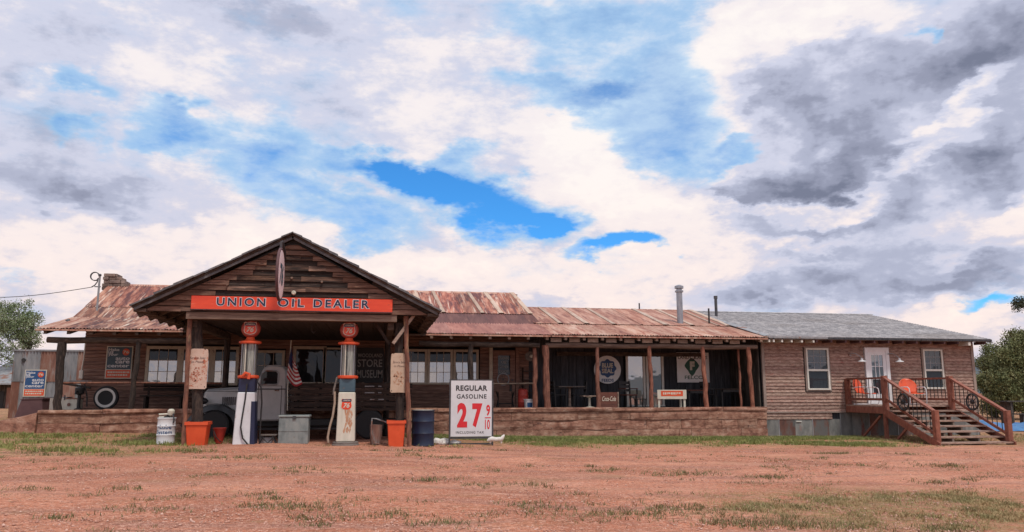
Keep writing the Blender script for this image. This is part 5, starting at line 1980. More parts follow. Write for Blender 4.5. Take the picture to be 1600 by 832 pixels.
# ------------------------------------------------------------------ fuel pumps
def pump(px, Y, zb, label, kind):
    x = PX(px, Y, 600)
    g = zb
    t = thing('fuel_pump', label, 'fuel pump', (x, Y, g), 'visible fuel pumps under the canopy')
    wb, wt = (.255, .205) if kind == 'L' else (.23, .205)
    z1, z2 = 1.53, 1.87
    def frus(a, b, za, zb_, mat, name):
        return MB().hexa([(x - a, Y - a, za), (x + a, Y - a, za), (x + a, Y + a, za), (x - a, Y + a, za),
                          (x - b, Y - b, zb_), (x + b, Y - b, zb_), (x + b, Y + b, zb_), (x - b, Y + b, zb_)]).build(name, mat, t, bevel=.02)
    zf = g + (.10 if kind == 'R' else .0)
    if kind == 'R':
        MB().lathe([(.34, g - .1), (.34, g + .02), (.32, g + .04), (.32, g + .08), (.29, g + .10)], (x, Y, 0), 24).build('base', 'rooftimber', t, smooth=True)
    else:
        zf = g - .03
    body = frus(wb, wt, zf, z1, 'white' if kind == 'L' else 'whiteworn', 'body')
    # side panel, proud of the flank
    d = .012
    lo, hi = zf + .04, z1 - (.22 if kind == 'L' else .1)
    w_at = lambda z: wb + (wt - wb) * (z - zf) / (z1 - zf)
    al, ah = w_at(lo), w_at(hi)
    MB().hexa([(x + al - .002, Y - al + .035, lo), (x + al + d, Y - al + .035, lo), (x + al + d, Y + al - .035, lo), (x + al - .002, Y + al - .035, lo),
               (x + ah - .002, Y - ah + .035, hi), (x + ah + d, Y - ah + .035, hi), (x + ah + d, Y + ah - .035, hi), (x + ah - .002, Y + ah - .035, hi)]).build('side_panel', 'navy' if kind == 'L' else 'rooftimber', t)
    if kind == 'L':      # the blue flank also wraps the front edge
        MB().hexa([(x + al - .10, Y - al - d, lo), (x + al + d * .5, Y - al - d, lo), (x + al + d * .5, Y - al + .03, lo), (x + al - .10, Y - al + .002, lo),
                   (x + ah - .08, Y - ah - d, hi), (x + ah + d * .5, Y - ah - d, hi), (x + ah + d * .5, Y - ah + .03, hi), (x + ah - .08, Y - ah + .002, hi)]).build('corner_panel', 'navy', t)
    frus(.195, .195, z1 + .003, z2, 'navy' if kind == 'L' else 'bluepale', 'band')
    MB().lathe([(.24, z2), (.26, z2 + .02), (.26, z2 + .06), (.22, z2 + .08)], (x, Y, 0), 24).build('lower_ring', 'orange', t, smooth=True)
    zc0, zc1 = z2 + .08, 2.72
    cyl = MB().lathe([(.165, zc0), (.165, zc1)], (x, Y, 0), 24).build('cylinder', 'lampglass', t, smooth=True)
    for i in range(6):
        a = 2 * pi * i / 6 + .35
        MB().tube([(x + .185 * cos(a), Y + .185 * sin(a), zc0), (x + .185 * cos(a), Y + .185 * sin(a), zc1)], .014, 6).build('tie_rod', 'steel' if i % 2 else 'darksteel', t)
    g_ = MB()
    MB().tube([(x - .07, Y - .175, zc0), (x - .07, Y - .175, zc1)], .016, 6).build('gauge_strip', 'whiteworn', t)
    MB().lathe([(.22, zc1), (.27, zc1 + .02), (.27, zc1 + .06), (.12, zc1 + .10), (.09, zc1 + .17)], (x, Y, 0), 24).build('top_cap', 'orange', t, smooth=True)
    cz = zc1 + .17 + .215
    gl = MB().lathe([(.10, -.11), (.19, -.10), (.225, -.06), (.235, 0), (.225, .06), (.19, .10), (.10, .11)], (x, Y, cz), 28, 'Y').build('globe', 'globe', t, smooth=True)
    m = shield(x, cz, Y - .113, .28, .29, gl, small=False)
    if kind == 'R':
        shield(PX(541.5, Y - wt, 632), PZ(632, Y - wt, 542), Y - w_at(1.3) - .004, .25, .27, t)
        r = random.Random(77)
        m = MB()
        for i in range(90):
            zz = r.uniform(.55, 1.12)
            xx = x + r.uniform(-.03, .13) + .03 * sin(zz * 9)
            yy = Y - (wb + (wt - wb) * (zz - zf) / (z1 - zf)) - .004
            aw, ah = r.uniform(.006, .02), r.uniform(.02, .07)
            m.add([(xx - aw, yy, zz), (xx, yy, zz - ah), (xx + aw, yy, zz), (xx, yy - .001, zz + ah)], [(0, 1, 2, 3)])
        m.build('rust_streak', 'rust_print', t, fix=False)
        # pale hose with its nozzle
        n0 = P(522, 608, Y - .1)
        MB().tube([(x - .19, Y - .02, 1.86), (x - .26, Y - .08, 1.90), (n0[0], n0[1], n0[2]), (n0[0] - .01, n0[1], n0[2] - .14)], .026, 8).build('nozzle', 'rooftimber', t, smooth=True)
        hp = [P(a, b, Y - .12) for a, b in ((523, 612), (523, 630), (520, 650), (515, 668), (512, 684), (513, 692))]
        MB().tube(hp, .028, 8).build('hose', 'tan', t, smooth=True)
        for q in range(9):
            zz = .5 + q * .09
            rr = random.Random(q)
    else:
        MB().tube([(x - .08, Y - .27, zc0 - .02), (x - .03, Y - .29, zc0 + .05), (x + .06, Y - .29, zc0 + .02), (x + .05, Y - .29, zc0 - .1)], .04, 7).build('valve', 'orange', t, smooth=True)
        h1 = [P(a, b, Y - .30) for a, b in ((386, 600), (383, 625), (379, 648), (376, 668), (379, 685), (388, 696), (396, 700))]
        MB().tube(h1, .02, 7).build('hose', 'black', t, smooth=True)
        h2 = [P(a, b, Y - .1) for a, b in ((396, 700), (405, 698), (407, 660), (409, 630), (408, 606), (403, 598))]
        MB().tube(h2, .02, 7).build('hose', 'black', t, smooth=True)
    return t


pump(387.5, 20.1, .25, 'left fuel pump with clean white body, navy flank and black hose', 'L')
pump(543, 20.1, .22, 'right fuel pump with stained cream body, round base and pale hose', 'R')


# ------------------------------------------------------------------ old truck
def truck():
    YN, YFar = 22.25, 24.0
    YM = (YN + YFar) / 2
    t = thing('old_truck', 'grey prewar stake bed truck parked facing left under the canopy', 'truck', (-2.2, YM, .24))
    g = .23
    fx, fz = P(333, 664, YN)[0], g + .41
    rx = P(577, 664, YN)[0]
    # wheels
    def wheel(x, y, lab):
        ax = 1 if y > YM else -1
        tyre = MB().lathe([(.25, -.10), (.36, -.105), (.405, -.07), (.41, 0), (.405, .07), (.36, .105), (.25, .10)], (x, y, fz), 28, 'Y').build('wheel', 'rubber', t, smooth=True)
        MB().lathe([(.0, .05 * ax), (.10, .085 * ax), (.13, .05 * ax), (.22, .03 * ax), (.25, .07 * ax), (.26, .09 * ax)] if ax > 0 else [(.26, -.09), (.25, -.07), (.22, -.03), (.13, -.05), (.10, -.085), (.0, -.09)], (x, y, fz), 22, 'Y').build('rim', 'truckgrey', tyre, smooth=True)
        return tyre
    for x in (fx, rx):
        wheel(x, YN + .13, '')
        wheel(x, YFar - .13, '')
    # front wings: swept arc over the wheel
    for y0, y1 in ((YN, YN + .36), (YFar - .36, YFar)):
        ys = [y0, y0 + .05, (y0 + y1) / 2, y1 - .05, y1]
        v, f = [], []
        A = []
        for i in range(17):
            a = radians(205 - i * (205 + 28) / 16)
            rr = .62 + .24 * max(0, (6 - i) / 6) ** 1.3 if i < 11 else .62 + .06 * (i - 10) / 6
            A.append((fx + .02 + rr * 1.03 * cos(a), fz - .02 + rr * .98 * sin(a)))
        A += [(fx + .95, g + .34), (fx + 1.25, g + .30)]
        for (ax_, az) in A:
            for k, y in enumerate(ys):
                drop = (.17, .035, 0, .035, .17)[k]
                dx, dz = ax_ - fx, az - fz
                L = max(.2, math.hypot(dx, dz))
                v.append((ax_ - dx / L * drop, y, az - dz / L * drop))
        n = len(ys)
        for i in range(len(A) - 1):
            for k in range(n - 1):
                a = i * n + k
                f.append((a, a + 1, a + n + 1, a + n))
        MB().add(v, f).build('fender', 'fender', t, smooth=True, fix=True)
    # rear wings
    for y0, y1 in ((YN + .02, YN + .3), (YFar - .3, YFar - .02)):
        A = [(rx + .52 * cos(radians(a)), fz + .50 * sin(radians(a))) for a in range(180, -1, -15)]
        v = []
        for a in A:
            v += [(a[0], y0, a[1]), (a[0], y1, a[1])]
        MB().add(v, [(2 * i, 2 * i + 1, 2 * i + 3, 2 * i + 2) for i in range(len(A) - 1)]).build('fender', 'fender', t, smooth=True)
    # running boards, chassis, bumper
    for y0, y1 in ((YN + .02, YN + .34), (YFar - .34, YFar - .02)):
        MB().box(fx + 1.1, rx - .55, y0, y1, g + .28, g + .33).build('running_board', 'fender', t)
    MB().box(fx - .62, 1.0, YN + .42, YN + .54, g + .38, g + .54).box(fx - .62, 1.0, YFar - .54, YFar - .42, g + .38, g + .54).build('chassis', 'black', t)
    MB().tube([(fx - .80, YN + .05, g + .42), (fx - .86, YM, g + .44), (fx - .80, YFar - .05, g + .42)], .05, 8).build('bumper', 'fender', t)
    # bonnet
    xh0, xh1 = PX(320, YN + .3, 620), PX(404, YN + .3, 620)
    zt0, zt1 = 1.62, 1.72
    bz = .95
    sec = lambda x, zt, w: [(x, YM - w, bz), (x, YM - w, zt - .22), (x, YM - w * .86, zt - .07), (x, YM - w * .45, zt), (x, YM + w * .45, zt), (x, YM + w * .86, zt - .07), (x, YM + w, zt - .22), (x, YM + w, bz)]
    secs = [sec(xh0 - .12, zt0 - .12, .20), sec(xh0, zt0, .36), sec((xh0 + xh1) / 2, (zt0 + zt1) / 2, .50), sec(xh1, zt1, .62)]
    m = MB()
    v = [p for s_ in secs for p in s_]
    f = []
    for i in range(len(secs) - 1):
        for k in range(8):
            f.append((i * 8 + k, i * 8 + (k + 1) % 8, (i + 1) * 8 + (k + 1) % 8, (i + 1) * 8 + k))
    f += [tuple(range(7, -1, -1)), tuple(24 + k for k in range(8))]
    hood = m.add(v, f).build('bonnet', 'truckgrey', t, smooth=True)
    lv = MB()
    for k in range(12):
        x = xh0 + .45 + k * .055
        lv.box(x, x + .03, YM - .53, YM - .49, 1.18, 1.40)
    lv.build('louvres', 'darksteel', hood)
    MB().box(xh0 - .1, xh1, YM - .625, YM - .60, 1.545, 1.56).build('belt_line', 'black', hood)
    # grille
    gr = MB().box(xh0 - .17, xh0 - .12, YM - .2, YM + .2, .82, 1.5).build('grille', 'darksteel', t)
    for k in range(8):
        MB().box(xh0 - .185, xh0 - .17, YM - .19 + k * .052, YM - .175 + k * .052, .85, 1.46).build('grille_bar', 'chrome', gr)
    # lamps on the wings
    for y in (YN + .30, YFar - .30):
        c = (xh0 - .10, y, 1.29)
        h = MB().lathe([(.02, .20), (.08, .14), (.105, .02), (.115, 0)], c, 18, 'X').build('headlight', 'fender', t, smooth=True)
        MB().lathe([(.117, .012), (.12, -.01), (.10, -.03), (.03, -.045)], c, 18, 'X').build('lens', 'chrome', h, smooth=True)
        MB().tube([(c[0] + .05, y, 1.19), (c[0] + .05, y, 1.0)], .02, 6).build('bracket', 'fender', h)
    # cab
    x0, x1 = PX(401, YN + .1, 600), PX(447, YN + .1, 600)
    zr = P(420, 570, YN + .1)[2]
    prof = [(x0 - .02, .74), (x0 - .02, 1.72), (x0 + .14, zr - .10), (x0 + .24, zr - .03), (x0 + .40, zr), (x1 - .20, zr - .01), (x1 - .08, zr - .05), (x1 - .01, zr - .15), (x1 + .02, 1.8), (x1 + .02, .74)]
    cab = MB().prism(prof, YN + .16, YFar - .16).build('cab', 'truckgrey', t, smooth=True, bevel=.05)
    # side windows with a raised surround
    for y, s_ in ((YN + .16, -1), (YFar - .16, 1)):
        wx0, wx1, wz0, wz1 = x0 + .10, x1 - .22, 1.74, zr - .17
        wp = [(wx0, wz0), (wx0, wz1 - .12), (wx0 + .1, wz1), (wx1 - .07, wz1), (wx1, wz1 - .07), (wx1, wz0 + .04), (wx1 - .04, wz0)]
        d = MB().prism(wp, y + s_ * .002, y + s_ * .012).build('window', 'gglass', cab)
        MB().tube([(a, y + s_ * .012, b) for a, b in wp], .022, 6, closed=True).build('surround', 'galv', d)
        dm = MB()
        dm.tube([(wx0 - .06, y + s_ * .004, .80), (wx0 - .06, y + s_ * .004, 1.7), (x1 - .12, y + s_ * .004, 1.7), (x1 - .12, y + s_ * .004, .80)], .008, 4)
        dm.build('door_gap', 'black', cab)
        MB().tube([(x1 - .30, y + s_ * .04, 1.58), (x1 - .18, y + s_ * .04, 1.58)], .015, 6).build('door_handle', 'chrome', cab)
        MB().box(x0, x1, y - .01 + s_ * .004, y + .01 + s_ * .004, 1.60, 1.63).build('belt_line', 'black', cab)
    MB().hexa([(x0 - .035, YN + .35, 1.78), (x0 - .025, YN + .35, 1.78), (x0 - .025, YFar - .35, 1.78), (x0 - .035, YFar - .35, 1.78),
               (x0 + .075, YN + .40, zr - .18), (x0 + .09, YN + .40, zr - .18), (x0 + .09, YFar - .40, zr - .18), (x0 + .075, YFar - .40, zr - .18)]).build('windscreen', 'gglass', cab)
    # stake bed
    bx0, bx1 = x1 + .1, 1.02
    bed = MB().box(bx0, bx1, YN + .04, YFar - .04, 1.02, 1.10).build('bed', 'log', t)
    for y in (YN + .04, YFar - .07):
        for z in (1.14, 1.31, 1.48, 1.65):
            a = bx0 + rng.uniform(-.02, .04)
            MB().box(a, bx1 + rng.uniform(-.06, .03), y - .012 + rng.uniform(-.006, .006), y + .014, z, z + .125).build('side_board', 'log', t)
        for k in range(6):
            x = bx0 + .1 + (bx1 - bx0 - .2) * k / 5
            MB().box(x - .035, x + .035, y + .016, y + .05, 1.05, 1.80).build('stake', 'rafter', t)
    for x in (bx0, bx1):
        for z in (1.14, 1.31, 1.48, 1.65):
            MB().box(x - .014, x + .014, YN + .08, YFar - .1, z, z + .125).build('end_board', 'log', t)
    # pale metal strips on the rear boards
    for (p0, p1, py) in ((570, 585, 604), (591, 596, 604), (570, 585, 614), (591, 596, 614), (578, 585, 624.5), (591, 600, 624.5)):
        a, b = P(p0, py, YN + .02), P(p1, py, YN + .02)
        MB().box(a[0], b[0], YN + .012, YN + .026, a[2] - .015, a[2] + .015).build('metal_strip', 'galv', t)
    # goods seen above the boards
    return t


truck()


def flag():
    y = 22.24
    a, b = P(455, 532, y), P(449, 642, y)
    t = thing('flag', 'red white and blue striped flag hanging from a slim pole by the truck cab', 'flag', b)
    MB().tube([b, P(449.5, 605, y), a], .012, 6).build('pole', 'whiteworn', t)
    # cloth hangs in folds from the upper part of the pole
    nu, nv = 10, 13
    def pt(u, v):
        hoist = Vector(P(455 - 7.0 * v, 543 + 46 * v, y - .02))
        fly = Vector(P(461 + 11 * v + 0 * u, 566 + 34 * v, y - .06))
        p = hoist.lerp(fly, u)
        p.z -= .16 * sin(pi * u) * (.4 + .6 * v)
        p.y += -.06 * sin(u * 9 + v * 2) - .03 * sin(v * 6)
        return p
    grp = {}
    for j in range(nv):
        for i in range(nu):
            key = ('canton', 0) if (j < 7 and i < 4) else (('red_stripe' if j % 2 == 0 else 'white_stripe'), j)
            m = grp.setdefault(key, MB())
            m.add([pt(i / nu, j / nv), pt((i + 1) / nu, j / nv), pt((i + 1) / nu, (j + 1) / nv), pt(i / nu, (j + 1) / nv)], [(0, 1, 2, 3)])
    for (nm, j), m in grp.items():
        m.build(nm, {'canton': 'flagblue', 'red_stripe': 'flagred', 'white_stripe': 'flagwhite'}[nm], t, fix=False)


flag()


# ------------------------------------------------------------------ things standing round the pumps
def drum(px, Y, py_t, py_b, r, mat, label, name='drum', z0=None, top_mat=None, grp=None):
    x = PX(px, Y, py_b)
    z0 = G(x, Y) if z0 is None else z0
    z1 = PZ(py_t, Y, px)
    h = z1 - z0
    t = thing(name, label, 'drum', (x, Y, z0), grp)
    pr = [(r, z0 - .02), (r + .012, z0), (r, z0 + .03)]
    for q in (.34, .68):
        pr += [(r, z0 + h * q - .03), (r + .013, z0 + h * q), (r, z0 + h * q + .03)]
    pr += [(r, z1 - .03), (r + .012, z1 - .012), (r + .008, z1)]
    MB().lathe(pr, (x, Y, 0), 28).build('body', mat, t, smooth=True)
    MB().lathe([(r * .93, z1 - .03), (r * .93, z1 + .004), (0.001, z1 + .004)], (x, Y, 0), 28).build('lid', top_mat or mat, t)
    return t, x, z0, z1


drum(660.5, 20.3, 641, 694, .285, 'blue', 'dark blue steel drum standing on the grass right of the canopy', top_mat='whiteworn')


def lube_drum():
    Y = 20.35
    t, x, z0, z1 = drum(258, Y, 653, 696, .205, 'white', 'white lubricant drum with blue lettering at the left end of the canopy', name='lube_drum')
    r = .213
    def wrap(X, Z):
        a = (X - x) / r
        return (x + r * sin(a), Y - r * cos(a), Z)
    h = z1 - z0
    lettering('\u2022Lube', x - .17, x + .17, z0 + h * .58, z0 + h * .74, 0, 'signblue', t, bold=.012, fn=wrap)
    lettering('System', x - .20, x + .19, z0 + h * .34, z0 + h * .53, 0, 'signblue', t, bold=.012, fn=wrap)
    MB().lathe([(.10, z1 - .02), (.10, z1 + .03), (.03, z1 + .05), (.03, z1 + .1)], (x + .02, Y, 0), 14).build('pump_foot', 'rubber', t, smooth=True)
    MB().lathe([(.06, z1 + .06), (.085, z1 + .10), (.085, z1 + .17), (.05, z1 + .21), (.001, z1 + .215)], (x + .10, Y - .05, 0), 14).build('pump_head', 'whiteworn', t, smooth=True)
    MB().tube([(x - .18, Y - .05, z1 + .08), (x + .06, Y - .05, z1 + .09)], .022, 7).tube([(x - .18, Y - .03, z1 + .02), (x + .1, Y - .04, z1 + .03)], .018, 7).build('pump_handle', 'whiteworn', t)
    MB().tube([(x + .16, Y - .1, z1 + .1), (x + .19, Y - .12, z1 - .05), (x + .18, Y - .12, z1 - .12)], .02, 6).build('pump_spout', 'darksteel', t)


lube_drum()


def planter(px0, px1, pyt, Y, label, mirror=1):
    x = PX((px0 + px1) / 2, Y, 690)
    wt = (PX(px1, Y, 670) - PX(px0, Y, 670)) / 2
    z0 = G(x, Y)
    z1 = PZ(pyt, Y, (px0 + px1) / 2)
    t = thing('planter', label, 'planter', (x, Y, z0), 'orange planters at the feet of the canopy posts')
    wb = wt * .78
    h = .075
    def fr(a, za, b, zb):
        return [(x - a, Y - a, za), (x + a, Y - a, za), (x + a, Y + a, za), (x - a, Y + a, za), (x - b, Y - b, zb), (x + b, Y - b, zb), (x + b, Y + b, zb), (x - b, Y + b, zb)]
    MB().hexa(fr(wb, z0 - .03, wt - .015, z1 - h)).build('body', 'orange', t, bevel=.012)
    m = MB()
    a, b = wt + .008, wt - .045
    m.hexa([(x - a, Y - a, z1 - h), (x + a, Y - a, z1 - h), (x + a, Y - b, z1 - h), (x - a, Y - b, z1 - h), (x - a, Y - a, z1), (x + a, Y - a, z1), (x + a, Y - b, z1), (x - a, Y - b, z1)])
    m.hexa([(x - a, Y + b, z1 - h), (x + a, Y + b, z1 - h), (x + a, Y + a, z1 - h), (x - a, Y + a, z1 - h), (x - a, Y + b, z1), (x + a, Y + b, z1), (x + a, Y + a, z1), (x - a, Y + a, z1)])
    m.hexa([(x - a, Y - b, z1 - h), (x - b, Y - b, z1 - h), (x - b, Y + b, z1 - h), (x - a, Y + b, z1 - h), (x - a, Y - b, z1), (x - b, Y - b, z1), (x - b, Y + b, z1), (x - a, Y + b, z1)])
    m.hexa([(x + b, Y - b, z1 - h), (x + a, Y - b, z1 - h), (x + a, Y + b, z1 - h), (x + b, Y + b, z1 - h), (x + b, Y - b, z1), (x + a, Y - b, z1), (x + a, Y + b, z1), (x + b, Y + b, z1)])
    m.build('rim', 'orange', t)
    MB().box(x - b, x + b, Y - b, Y + b, z1 - .06, z1 - .035).build('soil', 'black', t)


planter(291, 326, 659, 19.98, 'orange square planter around the foot of the left canopy post')
planter(604, 633, 657, 19.98, 'orange square planter around the foot of the right canopy post')


def buckets():
    # red fire bucket by the left planter
    Y = 20.5
    x = PX(342, Y, 690)
    z0, z1 = G(x, Y), PZ(669, Y, 342)
    t = thing('fire_bucket', 'small red tapered fire bucket leaning by the left orange planter', 'bucket', (x, Y, z0))
    MB().lathe([(.09, z0), (.165, z1 - .01), (.172, z1), (.155, z1 - .01), (.085, z0 + .03)], (x, Y, 0), 20).build('body', 'red', t, smooth=True)
    MB().tube([(x - .15, Y - .05, z1), (x - .05, Y - .18, z1 - .2), (x + .05, Y - .17, z0 + .06), (x + .08, Y - .15, z0 + .04)], .012, 6).build('handle', 'black', t)
    # rusty pail with a lever at the right planter
    x = PX(587, Y, 690)
    z0, z1 = G(x, Y), PZ(664, Y, 587)
    t = thing('grease_pail', 'rusty dark pail with a grey pump lever left of the right planter', 'bucket', (x, Y, z0))
    MB().lathe([(.13, z0), (.145, z0 + .1), (.142, z0 + .12), (.155, z0 + .28), (.15, z0 + .3), (.16, z1), (.15, z1 - .02)], (x, Y, 0), 20).build('body', 'galvrust', t, smooth=True)
    MB().tube([(x - .12, Y, z1 - .05), (x - .11, Y, z1 + .16), (x + .0, Y, z1 + .15), (x + .26, Y, z1 + .06)], .018, 6).build('lever', 'galv', t)
    MB().tube([(x - .11, Y - .08, z1 + .1), (x - .12, Y - .18, z1 - .2), (x - .04, Y - .2, z0 + .05), (x + .1, Y - .18, z0)], .014, 6).build('hose', 'galvrust', t)


buckets()


def chest():
    Y = 20.45
    x0, x1 = PX(434, Y, 690), PX(484, Y, 690)
    z0 = G(x0, Y)
    z1 = PZ(649, Y, 460)
    t = thing('metal_chest', 'dull grey zinc chest standing on the gravel between the pumps', 'chest', ((x0 + x1) / 2, Y, z0))
    d = .55
    MB().box(x0, x1 - .05, Y, Y + d, z0 - .02, z1 - .06).build('body', 'greymetal', t, bevel=.012)
    MB().box(x0 - .02, x1 - .02, Y - .02, Y + d + .02, z1 - .055, z1).build('lid', 'greymetal', t, bevel=.012)
    for q in (.33, .66):
        xx = x0 + (x1 - x0) * q
        MB().box(xx - .012, xx + .012, Y - .009, Y - .001, z0 + .03, z1 - .08).build('rib', 'greymetal', t)
    MB().box(x0 + .01, x1 - .06, Y - .010, Y - .002, z0 + .30, z0 + .325).build('rib', 'greymetal', t)
    MB().box((x0 + x1) / 2 - .05, (x0 + x1) / 2 + .03, Y - .03, Y - .0215, z1 - .1, z1 - .02).build('latch', 'darksteel', t)
    # jack stand
    Y = 20.4
    xa, xb = PX(406, Y, 690), PX(432, Y, 690)
    z = G(xa, Y)
    t = thing('jack_stand', 'black wire jack stand on the gravel between the left pump and the grey chest', 'stand', ((xa + xb) / 2, Y, z))
    xm = (xa + xb) / 2
    for yy in (Y - .1, Y + .1):
        MB().tube([(xa, yy, z), (xa + .12, yy, z + .22)], .014, 6).build('leg', 'black', t)
        MB().tube([(xa + .02, yy, z + .20), (xm, yy, z + .02), (xb - .02, yy, z + .20)], .014, 6).build('leg', 'black', t)
        MB().tube([(xb, yy, z), (xb - .12, yy, z + .22)], .014, 6).build('leg', 'black', t)
    MB().box(xa, xb, Y - .12, Y + .12, z + .2, z + .225).build('top_plate', 'rooftimber', t)
    MB().cbox((xm - .05, Y + .02, z + .08), .3, .14, .16).build('block', 'galv', t, bevel=.02)


chest()


def rocks():
    r = random.Random(31)
    for px, py, Y, w, h, lab in ((684, 688, 20.7, .15, .13, 'small white painted stone next to the blue drum'),
                                 (694, 687.5, 20.8, .2, .12, 'greyish white stone in the grass left of the price sign'),
                                 (711, 686, 20.65, .16, .10, 'white stone under the left leg of the price sign')):
        x = PX(px, Y, py)
        z = G(x, Y)
        bm = bmesh.new()
        bmesh.ops.create_icosphere(bm, subdivisions=2, radius=1)
        for v in bm.verts:
            q = 1 + .28 * mnoise.noise(v.co * 1.3 + Vector((px, 0, 0)))
            v.co = Vector((v.co.x * w * q, v.co.y * w * .7 * q, max(-.3, v.co.z) * h * q))
        me = bpy.data.meshes.new('white_stone')
        bm.to_mesh(me)
        bm.free()
        me.materials.append(MT['whiterock'])
        o = bpy.data.objects.new('white_stone', me)
        C.objects.link(o)
        o.location = (x, Y, z + h * .3)
        tag(o, lab, 'stone', 'white stones along the grass')
    # low white animal figurine
    Y = 20.3
    z = PZ(692, Y, 775)
    p = lambda a, b: Vector((PX(a, Y, b), Y, PZ(b, Y, a)))
    t = thing('animal_figurine', 'low white garden animal figurine with raised tail right of the price sign', 'figurine', (PX(775, Y, 690), Y, z))
    MB().tube([p(761.5, 689.5), p(764.5, 687.5), p(769, 686.2), p(775, 687), p(781, 686.6), p(784, 686), p(786, 682.5), p(788, 679.5)],
              [.025, .055, .068, .058, .060, .055, .042, .016], 10).build('body', 'whiterock', t, smooth=True)
    for a in (766, 783):
        MB().tube([p(a, 688), p(a + .3, 693)], [.032, .02], 7).tube([p(a, 688) + Vector((0, .08, 0)), p(a + .5, 693) + Vector((0, .08, 0))], [.032, .02], 7).build('leg', 'whiterock', t, smooth=True)


rocks()


# ------------------------------------------------------------------ left side
def left_side():
    # corrugated shed behind the porch end
    Y = 30.6
    x0, x1 = PX(18, Y, 600), -9.45
    z0, z1 = G(x0, Y) - .05, 3.02
    t = thing('iron_shed', 'shed of mixed grey and rusty corrugated iron sheets behind the porch end', 'shed', ((x0 + x1) / 2, Y, z0))
    x = x0
    k = 0
    mats = ['galvrust', 'galv', 'galv', 'galvrust', 'galv', 'galvrust', 'galv']
    mats2 = ['galv', 'galv', 'galvrust', 'galv', 'galvrust', 'galvrust', 'galv']
    while x < x1 - .05:
        x2 = min(x + (.28 if k == 0 else .62), x1)
        for (a, b, mm) in ((z0, 1.95, mats), (1.90, z1, mats2)):
            n = 12
            v = []
            for z in (a, b):
                for i in range(n + 1):
                    v.append((x + (x2 + .02 - x) * i / n, Y - (.022 if a > 1 else 0) + .03 * (1 if i % 2 else -1), z))
            o = MB().add(v, [(i, i + 1, i + n + 2, i + n + 1) for i in range(n)]).build('wall_sheet', mm[k % 7], t, fix=False)
            o.data.polygons.foreach_set('use_smooth', [True] * len(o.data.polygons))
        x = x2
        k += 1
    MB().box(x0 + .03, x1, Y + .05, Y + 3.0, z0, z1 - .05).build('shed_core', 'oldwood', t)
    MB().box(x0 - .05, x1 + .02, Y - .06, Y + 3.1, z1 - .03, z1 + .03).build('roof_edge', 'galv', t)
    MB().lathe([(.07, -.05), (.07, 0)], (PX(38, Y, 563), Y - .03, PZ(563, Y, 38)), 14, 'Y').build('vent_hole', 'black', t)
    # sloped maroon bin before it
    Y = 28.2
    p = [P(a, b, Y) for a, b in ((17, 659), (33, 625), (66, 623), (69, 649))]
    t = thing('sloped_bin', 'maroon sheet metal bin with sloping side in front of the iron shed', 'bin', ((p[0][0] + p[3][0]) / 2, Y, p[0][2]))
    MB().prism([(p[0][0], G(p[0][0], Y) - .1), (p[1][0], p[1][2]), (p[2][0], p[2][2]), (p[3][0], G(p[3][0], Y) - .1)], Y, Y + 1.0).build('body', 'maroon', t, bevel=.015)
    MB().prism([(p[1][0] - .03, p[1][2]), (p[1][0], p[1][2] + .03), (p[2][0] + .02, p[2][2] + .03), (p[2][0] + .03, p[2][2] - .02)], Y - .02, Y + 1.02).build('lid', 'maroon', t)
    # farm shed at the picture's left edge
    Y = 44
    xa, xb = PX(-30, Y, 620), PX(21, Y, 620)
    z0 = G(xa, Y)
    zt = PZ(600, Y, 10)
    t = thing('far_shed', 'small weathered shed with a pale lean-to roof at the far left', 'shed', ((xa + xb) / 2, Y, z0))
    MB().box(xa, xb - .1, Y, Y + 4, z0 - .2, zt).build('wall', 'oldwood', t)
    MB().prism([(Y - .8, zt - .05), (Y - .8, zt + .03), (Y + 4.3, zt + 1.5), (Y + 4.3, zt + 1.4)], xa - .3, xb + .25, 'X').build('roof', 'galv', t)
    MB().box(PX(10, Y, 620), PX(16, Y, 620), Y - .03, Y - .002, PZ(640, Y, 10), PZ(606, Y, 10)).build('door', 'galvrust', t)
    MB().box(PX(-6, Y, 620), PX(6, Y, 620), Y - .03, Y - .002, PZ(646, Y, 3), PZ(612, Y, 3)).build('opening', 'black', t)
    # things on the porch's left end
    Y = 25.9
    a, b = P(103, 624, Y), P(121, 645, Y)
    t = thing('ice_box', 'worn cream metal box with a rusty top at the left porch corner', 'box', ((a[0] + b[0]) / 2, Y, FL))
    bx = MB().box(a[0], b[0], Y, Y + .4, FL, a[2]).build('body', 'whiteworn', t, bevel=.012)
    MB().box(a[0] - .01, b[0] + .01, Y - .01, Y + .41, a[2] + .001, a[2] + .03).build('lid', 'galvrust', t)
    MB().lathe([(.05, -.02), (.05, 0)], ((a[0] + a[0] * .0 + a[0]) / 2 + .1, Y - .001, (FL + a[2]) / 2), 14, 'Y').build('badge', 'galvrust', t)
    a, b = P(77, 622, Y), P(101, 647, Y)
    t = thing('enamel_cabinet', 'tall cream enamel cabinet half hidden behind the leftmost porch post', 'cabinet', ((a[0] + b[0]) / 2, Y, FL))
    MB().box(a[0], b[0], Y + .05, Y + .5, FL, a[2]).build('body', 'whiteworn', t, bevel=.012)
    MB().box(a[0] - .01, b[0] + .01, Y + .04, Y + .51, a[2] + .001, a[2] + .025).build('lid', 'galv', t)
    MB().box(b[0] - .07, b[0] - .04, Y + .03, Y + .049, FL + .3, FL + .45).build('handle', 'darksteel', t)
    xq = PX(123, Y, 630)
    t = thing('hand_pump', 'black cast iron hand pump beside the cream box on the left porch', 'pump', (xq, Y, FL))
    MB().lathe([(.12, FL), (.12, FL + .03), (.05, FL + .06), (.05, FL + .45), (.13, FL + .50), (.14, FL + .66), (.05, FL + .70)], (xq, Y, 0), 14).build('barrel', 'black', t, smooth=True)
